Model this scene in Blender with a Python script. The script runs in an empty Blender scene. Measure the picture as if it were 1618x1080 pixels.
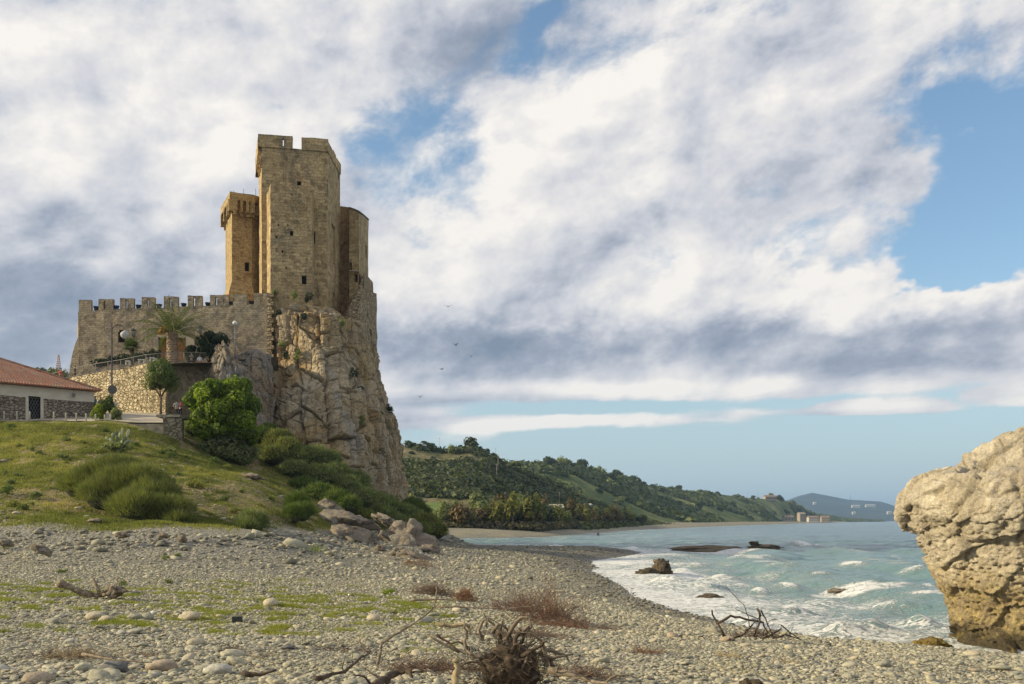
import bpy, bmesh, math, random
import numpy as np
from mathutils import Vector, Matrix
R = math.radians
SC = bpy.context.scene
COL = SC.collection
# ------------------------------------------------------------------ camera
EYE = 4.0; FOC = 1573.0; CX = 809.0; HZ = 822.0
cam = bpy.data.cameras.new('camera'); camo = bpy.data.objects.new('camera', cam)
COL.objects.link(camo); SC.camera = camo
camo.location = (0, 0, EYE); camo.rotation_euler = (R(90), 0, 0)
cam.sensor_width = 36; cam.lens = 35.0; cam.shift_y = 282/1618.0
cam.clip_start = 0.1; cam.clip_end = 60000
# ------------------------------------------------------------------ light
SUN_AZ = R(263)          # clockwise from +Y: the sun stands left of the view and a little behind
SUN_EL = R(23)
sd = Vector((math.sin(SUN_AZ)*math.cos(SUN_EL), math.cos(SUN_AZ)*math.cos(SUN_EL), math.sin(SUN_EL)))
sun = bpy.data.lights.new('sun', 'SUN'); suno = bpy.data.objects.new('sun', sun); COL.objects.link(suno)
sun.energy = 5.0; sun.angle = R(0.9); sun.color = (1.0, 0.84, 0.54)
suno.rotation_euler = sd.to_track_quat('Z', 'Y').to_euler(); suno.location = sd*300
vs = SC.view_settings
vs.view_transform = 'Standard'; vs.look = 'None'; vs.exposure = 0.30; vs.gamma = 1; vs.use_curve_mapping = False

def px_dir(px, py):
    v = Vector(((px-CX)/FOC, 1, (HZ-py)/FOC)); return v.normalized()

# ------------------------------------------------------------------ node helper
class NT:
    def __init__(s, nt): s.nt = nt; s.L = nt.links
    def n(s, t, **k):
        x = s.nt.nodes.new(t)
        for a, b in k.items(): setattr(x, a, b)
        return x
    def put(s, sock, v):
        if isinstance(v, bpy.types.NodeSocket): s.L.new(v, sock)
        elif isinstance(v, bpy.types.Node): s.L.new(v.outputs[0], sock)
        elif isinstance(v, tuple) and sock.type == 'RGBA' and len(v) == 3: sock.default_value = (*v, 1)
        else: sock.default_value = v
    def m(s, op, a, b=0.0, c=None, clamp=False):
        x = s.n('ShaderNodeMath', operation=op); x.use_clamp = clamp
        s.put(x.inputs[0], a); s.put(x.inputs[1], b)
        if c is not None: s.put(x.inputs[2], c)
        return x.outputs[0]
    def vm(s, op, a, b=(0, 0, 0), out=0):
        x = s.n('ShaderNodeVectorMath', operation=op); s.put(x.inputs[0], a)
        if op == 'SCALE': s.put(x.inputs['Scale'], b)
        else: s.put(x.inputs[1], b)
        return x.outputs[out]
    def mix(s, f, a, b, mode='MIX'):
        x = s.n('ShaderNodeMix', data_type='RGBA', blend_type=mode); x.clamp_factor = True
        s.put(x.inputs[0], f); s.put(x.inputs[6], a); s.put(x.inputs[7], b)
        return x.outputs[2]
    def noise(s, vec, scale, detail=4, rough=0.55, dist=0.0, out=0):
        x = s.n('ShaderNodeTexNoise'); s.put(x.inputs['Vector'], vec); s.put(x.inputs['Scale'], scale)
        s.put(x.inputs['Detail'], detail); s.put(x.inputs['Roughness'], rough); s.put(x.inputs['Distortion'], dist)
        return x.outputs[out]
    def vor(s, vec, scale, feature='F1', out='Distance', rand=1.0):
        x = s.n('ShaderNodeTexVoronoi', feature=feature); s.put(x.inputs['Vector'], vec); s.put(x.inputs['Scale'], scale)
        s.put(x.inputs['Randomness'], rand)
        return x.outputs[out]
    def ramp(s, f, a, b, smooth=True):
        x = s.n('ShaderNodeMapRange'); x.interpolation_type = 'SMOOTHSTEP' if smooth else 'LINEAR'
        s.put(x.inputs[0], f); s.put(x.inputs[1], a); s.put(x.inputs[2], b)
        return x.outputs[0]
    def map(s, vec, scale=(1, 1, 1), rot=(0, 0, 0), loc=(0, 0, 0)):
        x = s.n('ShaderNodeMapping'); s.put(x.inputs[0], vec)
        x.inputs['Location'].default_value = loc; x.inputs['Rotation'].default_value = rot; x.inputs['Scale'].default_value = scale
        return x.outputs[0]
    def attr(s, name, out='Fac'):
        x = s.n('ShaderNodeAttribute', attribute_name=name); return x.outputs[out]
    def colramp(s, f, stops):
        x = s.n('ShaderNodeValToRGB'); s.put(x.inputs[0], f); cr = x.color_ramp
        while len(cr.elements) < len(stops): cr.elements.new(0.5)
        for e, (p, c) in zip(cr.elements, stops): e.position = p; e.color = (*c, 1)
        return x.outputs[0]
    def bump(s, h, dist=0.05, strength=1.0, normal=None):
        x = s.n('ShaderNodeBump'); s.put(x.inputs['Height'], h); x.inputs['Distance'].default_value = dist
        x.inputs['Strength'].default_value = strength
        if normal is not None: s.put(x.inputs['Normal'], normal)
        return x.outputs[0]

# ------------------------------------------------------------------ world
W = bpy.data.worlds.new('World'); SC.world = W; W.use_nodes = True
def build_world():
    nt = W.node_tree; nt.nodes.clear(); n = NT(nt)
    out = n.n('ShaderNodeOutputWorld'); bg = n.n('ShaderNodeBackground'); n.L.new(bg.outputs[0], out.inputs[0])
    S = 0.10
    bg.inputs['Strength'].default_value = S
    sky = n.n('ShaderNodeTexSky', sky_type='NISHITA'); sky.sun_disc = False
    sky.sun_elevation = SUN_EL; sky.sun_rotation = SUN_AZ
    sky.air_density = 1.0; sky.dust_density = 1.6; sky.ozone_density = 1.2
    tc = n.n('ShaderNodeTexCoord').outputs['Generated']
    d = n.vm('NORMALIZE', tc)
    sep = n.n('ShaderNodeSeparateXYZ'); n.put(sep.inputs[0], d); X, Y, Z = sep.outputs
    zc = n.m('ADD', n.m('MAXIMUM', Z, 0.0), 0.42)
    cb = n.n('ShaderNodeCombineXYZ'); n.put(cb.inputs[0], n.m('MULTIPLY', X, 1.9)); n.put(cb.inputs[1], n.m('ADD', n.m('MULTIPLY', Z, 2.7), n.m('MULTIPLY', X, -0.35))); n.put(cb.inputs[2], n.m('MULTIPLY', Y, 1.3))
    P = cb.outputs[0]
    # streaks: flattened coordinates used for the low bands
    zs = n.m('ADD', n.m('MAXIMUM', Z, 0.0), 0.05)
    cs = n.n('ShaderNodeCombineXYZ'); n.put(cs.inputs[0], n.m('MULTIPLY', X, 2.6)); n.put(cs.inputs[1], n.m('ADD', n.m('MULTIPLY', Z, 17.0), n.m('MULTIPLY', X, -1.3))); n.put(cs.inputs[2], 1.7)
    PS = cs.outputs[0]
    # a soft spot in the sky round one direction, wider than high
    wob = n.vm('SCALE', n.vm('SUBTRACT', n.noise(P, 3.0, 5, 0.65, 0.0, out=1), (0.5, 0.5, 0.5)), 0.17); wob = n.vm('MULTIPLY', wob, n.mix(n.ramp(Z, 0.22, 0.12), (1.0, 1.0, 1.0), (1.0, 1.0, 0.13)))
    dw = n.vm('ADD', d, wob)
    def blob(px, py, rx, ry, w, acc):
        c = px_dir(px, py)
        v = n.vm('SUBTRACT', dw, tuple(c)); v = n.vm('MULTIPLY', v, (FOC/rx, FOC/rx, FOC/ry))
        l = n.vm('LENGTH', v, out=1)
        g = n.ramp(l, 1.45, 0.0)
        return n.m('MULTIPLY_ADD', g, w, acc)
    low = n.ramp(Z, 0.19, 0.06)
    mass = n.noise(P, 2.3, 5, 0.5, 0.2)
    puff = n.noise(P, 6.5, 9, 0.62, 0.15)
    strk = n.noise(PS, 1.5, 7, 0.55, 0.3)
    pf = n.m('ADD', n.m('MULTIPLY', puff, n.m('SUBTRACT', 1.0, n.m('MULTIPLY', low, 0.8))), n.m('MULTIPLY', strk, n.m('MULTIPLY', low, 0.8)))
    dens = n.m('ADD', n.m('MULTIPLY', mass, 0.48), n.m('MULTIPLY', pf, 0.52))
    cov = 0.13
    for b in [(680, 180, 80, 80, -0.15), (665, 310, 130, 70, -0.18), (830, 50, 40, 80, -0.14), (590, 200, 80, 60, -0.15), (440, 190, 40, 40, -0.10),
              (320, 30, 60, 50, -0.15), (1600, 300, 150, 170, -0.24), (1540, 150, 110, 70, -0.16), (1500, 420, 140, 50, -0.20), (1200, 320, 60, 40, -0.08),
              (1500, 600, 160, 22, -0.12), (1420, 700, 640, 72, -0.40), (900, 735, 500, 50, -0.26),
              (1300, 250, 220, 130, 0.12), (980, 300, 220, 160, 0.13), (300, 250, 450, 230, 0.14), (1150, 545, 620, 70, 0.25), (1500, 570, 300, 40, 0.2), (1450, 485, 240, 26, 0.2),
              (1290, 455, 130, 32, 0.17), (850, 668, 200, 14, 0.30), (1000, 612, 430, 16, 0.22), (1000, 642, 420, 12, -0.20), (1100, 790, 900, 34, -0.35), (1370, 645, 120, 13, 0.50), (1600, 622, 60, 13, 0.4), (180, 500, 500, 160, 0.2), (1460, 330, 60, 60, 0.20), (860, 560, 400, 60, 0.12)]:
        cov = blob(*b, cov)
    dd = n.m('ADD', n.m('ADD', dens, cov), n.m('MULTIPLY', n.m('SUBTRACT', strk, 0.5), n.m('MULTIPLY', n.ramp(Z, 0.17, 0.08), 0.55)))
    alpha = n.ramp(dd, 0.46, 0.64)
    # --- light on the clouds: thick parts are grey below, the sun side is bright
    puff2 = n.noise(n.vm('ADD', P, (-0.03, 0.035, 0.0)), 6.5, 9, 0.62, 0.15)
    mass2 = n.noise(n.vm('ADD', P, (-0.07, 0.09, 0.0)), 2.3, 5, 0.5, 0.2)
    strk2 = n.noise(n.vm('ADD', PS, (-0.05, 0.16, 0.0)), 1.5, 7, 0.55, 0.3)
    lit = n.m('ADD', n.m('MULTIPLY', n.m('SUBTRACT', mass, mass2), 2.0), n.m('MULTIPLY', n.m('SUBTRACT', puff, puff2), n.m('SUBTRACT', 0.95, n.m('MULTIPLY', low, 0.7))))
    lit = n.m('ADD', lit, n.m('MULTIPLY', n.m('SUBTRACT', strk2, strk), n.m('MULTIPLY', low, -1.5)))
    soft = n.noise(n.vm('ADD', P, (5.1, 2.2, 0)), 2.4, 6, 0.5, 0.2)
    b0 = n.m('ADD', n.m('MULTIPLY_ADD', soft, 0.65, 0.38), lit)
    for b in [(150, 400, 330, 110, -0.20), (60, 520, 330, 100, -0.38), (1000, 535, 560, 44, -0.44), (1400, 578, 400, 30, -0.42), (1150, 120, 260, 120, -0.06), (720, 560, 200, 50, -0.15), (950, 330, 330, 130, 0.10),
              (60, 250, 160, 100, 0.16), (350, 150, 250, 130, 0.06), (1300, 230, 120, 90, 0.14), (1450, 250, 60, 130, -0.16), (1350, 40, 300, 60, -0.12),
              (850, 668, 260, 24, 0.30), (1000, 612, 430, 16, 0.36), (1290, 450, 130, 30, 0.35), (1180, 90, 150, 60, -0.12), (760, 230, 50, 90, 0.25), (1000, 430, 240, 50, 0.10), (1480, 480, 240, 24, 0.36), (1370, 640, 120, 13, 0.2), (1460, 330, 60, 60, 0.20)]:
        b0 = blob(*b, b0)
    br = n.ramp(b0, 0.05, 1.0, smooth=False)
    ccol = n.colramp(br, [(0.0, (0.18, 0.225, 0.30)), (0.30, (0.295, 0.33, 0.405)), (0.60, (0.52, 0.53, 0.57)), (1.0, (0.80, 0.765, 0.72))])
    ccol = n.vm('SCALE', ccol, 1.0/S)
    skyc = n.vm('MULTIPLY', sky.outputs[0], (1.25, 1.42, 1.46))
    # thin milky veil low over the horizon
    hz = n.ramp(Z, 0.30, -0.02)
    hz = n.m('MULTIPLY', n.m('POWER', hz, 1.5), 0.85)
    skyc = n.mix(hz, skyc, tuple(v/S for v in (0.45, 0.56, 0.62)))
    full = n.mix(alpha, skyc, ccol)
    full = n.mix(n.ramp(Z, -0.002, -0.02), full, tuple(v/S for v in (0.30, 0.33, 0.33)))
    n.put(bg.inputs['Color'], full)
build_world()

# ------------------------------------------------------------------ numpy noise
def _h(ix, iy, iz, seed):
    with np.errstate(over='ignore'):
        h = (ix.astype(np.int64)*374761393 + iy.astype(np.int64)*668265263 + iz.astype(np.int64)*2147483647 + seed*1274126177).astype(np.uint32)
        h = (h ^ (h >> np.uint32(13)))*np.uint32(1274126177)
        h = (h ^ (h >> np.uint32(16)))*np.uint32(2246822519)
        h = h ^ (h >> np.uint32(15))
    return h.astype(np.float64)/4294967296.0
def vnoise(p, seed=0):
    f = np.floor(p); i = f.astype(np.int64); t = p-f; t = t*t*(3-2*t)
    r = 0
    for dx in (0, 1):
        wx = t[:, 0] if dx else 1-t[:, 0]
        for dy in (0, 1):
            wy = t[:, 1] if dy else 1-t[:, 1]
            for dz in (0, 1):
                wz = t[:, 2] if dz else 1-t[:, 2]
                r = r + wx*wy*wz*_h(i[:, 0]+dx, i[:, 1]+dy, i[:, 2]+dz, seed)
    return r*2-1
def fbm(p, octv=4, seed=0, gain=0.5, lac=2.03):
    p = np.asarray(p, float); a = 1.0; s = 0; r = 0
    for k in range(octv):
        r = r + a*vnoise(p, seed+k*17); s += a; a *= gain; p = p*lac+11.3
    return r/s
def fbm2(x, y, sc, octv=4, seed=0):
    return fbm(np.stack([x*sc, y*sc, np.zeros_like(x)+0.5], 1), octv, seed)
def blocks(p, seed=0, tilt=0.8, boxy=False):
    """fractured rock: a random level and a tilted face per cell; returns level, distance to the crack, cell random"""
    p = np.asarray(p, float); f = np.floor(p).astype(np.int64)
    d1 = np.full(len(p), 9.0); d2 = np.full(len(p), 9.0); lev = np.zeros(len(p)); rid = np.zeros(len(p))
    for dx in (-1, 0, 1):
        for dy in (-1, 0, 1):
            for dz in (-1, 0, 1):
                a, b, c = f[:, 0]+dx, f[:, 1]+dy, f[:, 2]+dz
                fx = a+0.1+0.8*_h(a, b, c, seed); fy = b+0.1+0.8*_h(a, b, c, seed+1); fz = c+0.1+0.8*_h(a, b, c, seed+2)
                ex, ey, ez = p[:, 0]-fx, p[:, 1]-fy, p[:, 2]-fz
                d = np.maximum(np.maximum(np.abs(ex), np.abs(ey)), np.abs(ez))*1.15 if boxy else np.sqrt(ex*ex+ey*ey+ez*ez)
                l = _h(a, b, c, seed+3)-0.5
                tt = tilt*(ex*(_h(a, b, c, seed+4)-.5)+ey*(_h(a, b, c, seed+5)-.5)+ez*(_h(a, b, c, seed+6)-.5))
                n = d < d1
                d2 = np.where(n, d1, np.minimum(d2, d)); lev = np.where(n, l+tt, lev); rid = np.where(n, _h(a, b, c, seed+7), rid)
                d1 = np.where(n, d, d1)
    return lev, d2-d1, rid
def sstep(a, b, x):
    t = np.clip((x-a)/(b-a), 0, 1); return t*t*(3-2*t)

# ------------------------------------------------------------------ object helpers
def tag(o, label=None, cat=None, group=None, kind=None):
    if label: o['label'] = label
    if cat: o['category'] = cat
    if group: o['group'] = group
    if kind: o['kind'] = kind
    return o
def empty(name, loc=(0, 0, 0), rz=0):
    o = bpy.data.objects.new(name, None); COL.objects.link(o); o.location = loc; o.rotation_euler = (0, 0, rz)
    o.empty_display_size = 0.3
    return o
def mesh_np(name, V, F, mat=None, parent=None, smooth=True, attrs=None, uv=None, loc=None):
    """F: list of index arrays (each k-gon array) or one array"""
    if not isinstance(F, list): F = [F]
    F = [np.asarray(f, np.int32) for f in F if len(f)]
    V = np.asarray(V, np.float32)
    if loc is not None: V = V-np.asarray(loc, np.float32)
    me = bpy.data.meshes.new(name); me.vertices.add(len(V)); me.vertices.foreach_set('co', V.ravel())
    li = np.concatenate([f.ravel() for f in F]); cnt = np.concatenate([np.full(len(f), f.shape[1], np.int32) for f in F])
    st = np.concatenate([[0], np.cumsum(cnt)[:-1]]).astype(np.int32)
    me.loops.add(len(li)); me.loops.foreach_set('vertex_index', li)
    me.polygons.add(len(cnt)); me.polygons.foreach_set('loop_start', st)
    me.polygons.foreach_set('use_smooth', np.full(len(cnt), smooth, bool))
    for k, v in (attrs or {}).items():
        a = me.attributes.new(k, 'FLOAT', 'POINT'); a.data.foreach_set('value', np.asarray(v, np.float32))
    if uv is not None:
        u = me.uv_layers.new(name='UVMap'); u.data.foreach_set('uv', np.asarray(uv, np.float32).ravel())
    me.update(calc_edges=True)
    if mat: me.materials.append(mat)
    o = bpy.data.objects.new(name, me); COL.objects.link(o)
    if parent: o.parent = parent
    if loc is not None: o.location = loc
    return o
def gridF(nr, nc, wrap=False):
    r = np.arange(nr-1)[:, None]; c = np.arange(nc if wrap else nc-1)[None, :]; c1 = (c+1) % nc
    return np.stack([r*nc+c, r*nc+c1, (r+1)*nc+c1, (r+1)*nc+c], -1).reshape(-1, 4)

class MB:
    """collects simple shapes into one mesh"""
    def __init__(s): s.V = []; s.F = []; s.UV = []; s.sm = []; s.hasuv = False
    def add(s, V, F, uv=None, smooth=False):
        o = len(s.V); s.V += [tuple(v) for v in V]
        for k, f in enumerate(F):
            s.F.append([i+o for i in f]); s.sm.append(smooth)
            s.UV.append(uv[k] if uv else [(V[i][0]+V[i][1], V[i][2]) for i in f])
        return s
    def box(s, c, d, rz=0, rx=0, ry=0, taper=1.0):
        M = Matrix.Translation(c) @ Matrix.Rotation(rz, 4, 'Z') @ Matrix.Rotation(ry, 4, 'Y') @ Matrix.Rotation(rx, 4, 'X')
        V = []
        for z in (-.5, .5):
            t = taper if z > 0 else 1
            for x, y in ((-.5, -.5), (.5, -.5), (.5, .5), (-.5, .5)): V.append(M @ Vector((x*d[0]*t, y*d[1]*t, z*d[2])))
        return s.add(V, [[3, 2, 1, 0], [4, 5, 6, 7], [0, 1, 5, 4], [1, 2, 6, 5], [2, 3, 7, 6], [3, 0, 4, 7]])
    def tube(s, pts, rad, k=8, cap=True, smooth=True):
        pts = [Vector(p) for p in pts]; n = len(pts)
        if not isinstance(rad, (list, tuple)): rad = [rad]*n
        V = []; F = []; prev = None
        for i, p in enumerate(pts):
            t = (pts[min(i+1, n-1)]-pts[max(i-1, 0)]).normalized()
            if prev is None:
                a = t.orthogonal().normalized()
            else:
                a = (prev-t*prev.dot(t)); a = a.normalized() if a.length > 1e-6 else t.orthogonal().normalized()
            prev = a; b = t.cross(a)
            for j in range(k):
                w = 2*math.pi*j/k; V.append(p+(a*math.cos(w)+b*math.sin(w))*rad[i])
        for i in range(n-1):
            for j in range(k):
                j1 = (j+1) % k; F.append([i*k+j, i*k+j1, (i+1)*k+j1, (i+1)*k+j])
        if cap: F.append(list(range(k))[::-1]); F.append([(n-1)*k+j for j in range(k)])
        return s.add(V, F, smooth=smooth)
    def lathe(s, prof, c=(0, 0, 0), k=16, smooth=True, axis='Z'):
        V = []; F = []
        for r, z in prof:
            for j in range(k):
                w = 2*math.pi*j/k
                q = (r*math.cos(w), r*math.sin(w), z)
                if axis == 'Y': q = (q[0], q[2], q[1])
                V.append((q[0]+c[0], q[1]+c[1], q[2]+c[2]))
        for i in range(len(prof)-1):
            for j in range(k):
                j1 = (j+1) % k; F.append([i*k+j, i*k+j1, (i+1)*k+j1, (i+1)*k+j])
        return s.add(V, F, smooth=smooth)
    def build(s, name, mat, parent=None, loc=None):
        me = bpy.data.meshes.new(name)
        V = s.V if loc is None else [(v[0]-loc[0], v[1]-loc[1], v[2]-loc[2]) for v in s.V]
        me.from_pydata([tuple(v) for v in V], [], s.F)
        me.polygons.foreach_set('use_smooth', s.sm)
        u = me.uv_layers.new(name='UVMap'); u.data.foreach_set('uv', [c for f in s.UV for q in f for c in q])
        me.update()
        if mat: me.materials.append(mat)
        o = bpy.data.objects.new(name, me); COL.objects.link(o)
        if parent: o.parent = parent
        if loc is not None: o.location = loc
        return o
def XY(px, Y): return ((px-CX)/FOC*Y, Y)
def ZZ(py, Y): return EYE+(HZ-py)/FOC*Y
def P3(px, py, Y): return ((px-CX)/FOC*Y, Y, EYE+(HZ-py)/FOC*Y)
def copy_tree(o, parent=None):
    c = o.copy(); COL.objects.link(c)
    if parent: c.parent = parent
    for ch in list(o.children): copy_tree(ch, c)
    return c
# ------------------------------------------------------------------ materials
def newmat(name):
    m = bpy.data.materials.new(name); m.use_nodes = True; nt = m.node_tree; nt.nodes.clear(); n = NT(nt)
    out = n.n('ShaderNodeOutputMaterial'); b = n.n('ShaderNodeBsdfPrincipled'); n.L.new(b.outputs[0], out.inputs[0])
    n.b = b; n.out = out; n.obj = n.n('ShaderNodeTexCoord').outputs['Object']; n.pos = n.n('ShaderNodeNewGeometry').outputs['Position']
    return m, n
def plain(name, col, rough=0.7, var=0.25, scale=8.0, metal=0.0, bump=0.0, spec=0.3):
    m, n = newmat(name); v = n.noise(n.obj, scale, 5, 0.6)
    k = n.ramp(v, 0.3, 0.7)
    n.put(n.b.inputs['Base Color'], n.mix(k, tuple(c*(1-var) for c in col), tuple(min(1, c*(1+var)) for c in col)))
    n.b.inputs['Roughness'].default_value = rough; n.b.inputs['Metallic'].default_value = metal
    n.b.inputs['Specular IOR Level'].default_value = spec
    if bump: n.put(n.b.inputs['Normal'], n.bump(v, bump))
    return m
def rockmat(name, base, ochre, grey, dark, scale=1.0, bump=0.15, streak=0.6, pale=(0.55, 0.5, 0.42), fine=9.0, grn=0.0, bsize=0.25):
    m, n = newmat(name)
    a = n.noise(n.pos, 0.16*scale, 5, 0.6, 0.8); b = n.noise(n.map(n.pos, (1, 1, 0.35)), 0.35*scale, 6, 0.6, 0.6)
    c = n.mix(n.ramp(a, 0.42, 0.62), base, ochre)
    c = n.mix(n.ramp(b, 0.50, 0.68), c, grey)
    c = n.mix(n.m('MULTIPLY', n.ramp(n.noise(n.pos, 0.9*scale, 6, 0.65, 0.3), 0.56, 0.72), 0.7), c, pale)
    st = n.noise(n.map(n.pos, (1.3, 1.3, 0.12)), 0.9*scale, 6, 0.6, 0.4)
    c = n.mix(n.m('MULTIPLY', n.ramp(st, 0.55, 0.75), streak), c, dark)
    rid = n.attr('rid'); c = n.mix(n.m('MULTIPLY', n.ramp(rid, 0.0, 1.0, False), 0.40), c, n.vm('MULTIPLY', c, (0.62, 0.56, 0.5)))
    f1 = n.noise(n.pos, fine*scale, 8, 0.7)
    c = n.mix(n.m('MULTIPLY', n.ramp(f1, 0.35, 0.7), 0.4), n.vm('MULTIPLY', c, (0.72, 0.7, 0.68)), n.vm('MULTIPLY', c, (1.35, 1.33, 1.3)))
    cr = n.attr('crack'); c = n.mix(n.m('MULTIPLY', n.ramp(cr, 0.16, 0.0), 0.45), c, dark)
    if grn > 0:
        g = n.ramp(n.noise(n.pos, 0.6*scale, 6, 0.7, 0.5), 0.60, 0.70)
        c = n.mix(n.m('MULTIPLY', g, grn), c, (0.07, 0.09, 0.03))
    n.put(n.b.inputs['Base Color'], c); n.b.inputs['Roughness'].default_value = 0.9; n.b.inputs['Specular IOR Level'].default_value = 0.2
    vo = n.vor(n.map(n.pos, (1, 1, 0.6)), 1.6*scale, 'DISTANCE_TO_EDGE')
    h = n.m('ADD', n.m('MULTIPLY', f1, 1.0), n.m('MULTIPLY', n.ramp(vo, 0.0, 0.10), 0.5))
    n.put(n.b.inputs['Normal'], n.bump(n.m('ADD', h, n.noise(n.pos, 2.2*scale, 8, 0.65)), bsize, 0.9))
    return m

# ------------------------------------------------------------------ ground plan
SHORE = [(60, -40), (38, -5), (24, 13), (18, 25), (14, 29.2), (12, 30.6), (10.4, 33.5), (8.9, 37), (7.7, 44), (7.0, 50), (7.2, 58), (7.0, 68), (6.6, 76), (7.6, 84), (8.2, 95),
         (11.5, 103), (14.5, 112), (16.8, 121), (16.5, 128), (12.5, 136), (4, 148), (-5, 156), (-11, 162), (-13.5, 175), (-15.5, 195), (-15.5, 208), (-10, 216),
         (-2, 221), (6, 226), (19, 274), (48, 393), (106, 572), (224, 900), (491, 1573), (1500, 4200)]
LAND = SHORE + [(-3000, 4200), (-3000, -300), (60, -300)]
def shore_dist(x, y):
    P = np.array(SHORE, float); d = np.full(x.shape, 1e9)
    for i in range(len(P)-1):
        a, b = P[i], P[i+1]; ab = b-a; L = (ab**2).sum()
        t = np.clip(((x-a[0])*ab[0]+(y-a[1])*ab[1])/L, 0, 1)
        d = np.minimum(d, (x-a[0]-t*ab[0])**2+(y-a[1]-t*ab[1])**2)
    ins = np.zeros(x.shape, bool); Q = LAND; n = len(Q)
    for i in range(n):
        x1, y1 = Q[i]; x2, y2 = Q[(i+1) % n]
        if y1 == y2: continue
        c = ((y1 > y) != (y2 > y)) & (x < (x2-x1)*(y-y1)/(y2-y1)+x1); ins ^= c
    return np.where(ins, 1, -1)*np.sqrt(d)
TP = [(-300, 884, 44), (-200, 884, 44), (0, 884, 44), (200, 882, 44), (400, 880, 46), (-300, 830, 50), (-100, 829, 50), (50, 829, 50), (150, 833, 50), (300, 841, 50), (420, 856, 50), (480, 872, 50),
      (0, 790, 60), (150, 798, 60), (300, 815, 60), (420, 838, 58), (500, 862, 60), (600, 872, 62),
      (-300, 748, 70), (0, 745, 70), (150, 750, 70), (300, 765, 70), (420, 790, 70), (500, 832, 70), (600, 862, 72), (690, 866, 75),
      (0, 702, 80), (150, 703, 80), (250, 714, 80), (330, 737, 80), (400, 757, 80), (470, 790, 80), (540, 822, 80), (620, 852, 80), (700, 868, 80),
      (-300, 670, 88), (0, 670, 88), (150, 671, 88), (200, 674, 88), (250, 689, 88), (300, 712, 88), (350, 731, 90), (400, 744, 92), (450, 762, 92), (520, 797, 92), (600, 835, 95), (680, 858, 95),
      (-300, 666, 94), (0, 666, 94), (150, 665, 94), (230, 666, 94), (-300, 658, 104), (0, 658, 104), (120, 656, 104), (240, 655, 104), (285, 656, 104), (330, 705, 100), (375, 705, 101), (410, 700, 104), (440, 697, 106), (480, 722, 106), (540, 762, 108), (600, 802, 110), (660, 837, 115), (720, 856, 120),
      (0, 645, 115), (120, 645, 115), (360, 688, 113), (430, 690, 114), (520, 740, 114), (600, 790, 118), (640, 802, 135), (665, 825, 138), (700, 851, 142),
      (640, 795, 150), (690, 845, 162), (660, 845, 175), (690, 852, 190), (600, 838, 205), (-300, 640, 130), (0, 640, 130), (300, 620, 135), (500, 700, 155), (0, 650, 170), (300, 700, 180), (0, 720, 230), (400, 810, 220)]
TW = [(-40, 5, 0), (-20, 5, 0), (0, 5, 0), (12, 5, 0), (25, 0, -1), (-40, 25, .3), (-25, 25, .3), (0, 25, 0), (12, 22, -1), (-30, 36, 1.2), (-15, 38, 1), (-3, 48, 0.4), (4, 45, -1), (12, 45, -2), (3, 62, 0), (14, 65, -2), (3, 85, 0.2), (15, 90, -2), (5, 110, 0), (18, 130, -2), (-4, 150, -.5), (5, 170, -3), (-8, 185, -1.5), (5, 210, -2), (30, 30, -3), (35, 100, -4), (30, 200, -4), (-10, 235, 0), (-60, 250, 6), (-130, 250, 15), (-120, 50, 6)]
_C = np.array([[*XY(a, Y), ZZ(b, Y)] for a, b, Y in TP]+[list(t) for t in TW])
def _tps(r2): return np.where(r2 > 0, r2*np.log(np.maximum(r2, 1e-9)), 0)*0.5
def tps_fit(C, lam=2.0):
    n = len(C); S = 50.0; q = C[:, :2]/S
    K = _tps(((q[:, None]-q[None])**2).sum(-1))+np.eye(n)*lam*1e-3
    A = np.zeros((n+3, n+3)); A[:n, :n] = K; A[:n, n] = 1; A[:n, n+1:] = q; A[n, :n] = 1; A[n+1:, :n] = q.T
    w = np.linalg.solve(A, np.concatenate([C[:, 2], [0, 0, 0]]))
    def ev(x, y):
        x = x/S; y = y/S; r = w[n]+w[n+1]*x+w[n+2]*y
        for i in range(n): r = r+w[i]*_tps((x-q[i, 0])**2+(y-q[i, 1])**2)
        return r
    return ev
HILL = tps_fit(_C)
def ground(x, y, detail=True):
    """height, and masks: hill-over-beach, distance to the water line"""
    x = np.asarray(x, float).ravel(); y = np.asarray(y, float).ravel()
    d = shore_dist(x, y)
    b = 2.65*(1-np.exp(-np.maximum(d, 0)/15.0))+np.where(d < 0, np.maximum(d*0.12, -3), 0)
    cap = np.where(y > 60, np.maximum(EYE-40/FOC*y-0.05, 0.35), 9)+np.where(y > 175, (y-175)*0.05, 0)
    cap = cap+np.clip((-x-12)*0.1, 0, 3)
    b = np.where(d > 0, np.minimum(b, cap*np.clip(d/6, 0, 1)), b)
    if detail:
        b = b+np.clip(d/6, 0, 1)*(0.10*fbm2(x, y, 0.12, 3, 3)+0.05*fbm2(x, y, 0.5, 3, 5))
    w = sstep(215, 185, y)*sstep(-220, -150, x)
    h = np.full(x.shape, -9.0); k = (y < 216) & (x < 60); 
    if k.any(): h[k] = HILL(x[k], y[k])
    over = h-b
    if detail: h = h+np.clip(over*0.5, 0, 1)*(0.45*fbm2(x, y, 0.15, 4, 8)+0.26*fbm2(x, y, 0.6, 5, 9))
    s = 0.35; mx = np.maximum(b, h)+s*np.exp(-np.abs(b-h)/s)*0.5
    z = b+(mx-b)*w
    z = np.where(over < -2, b, z)
    return z, over*w, d
def gz(x, y): return float(ground(np.array([x]), np.array([y]))[0][0])

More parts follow.
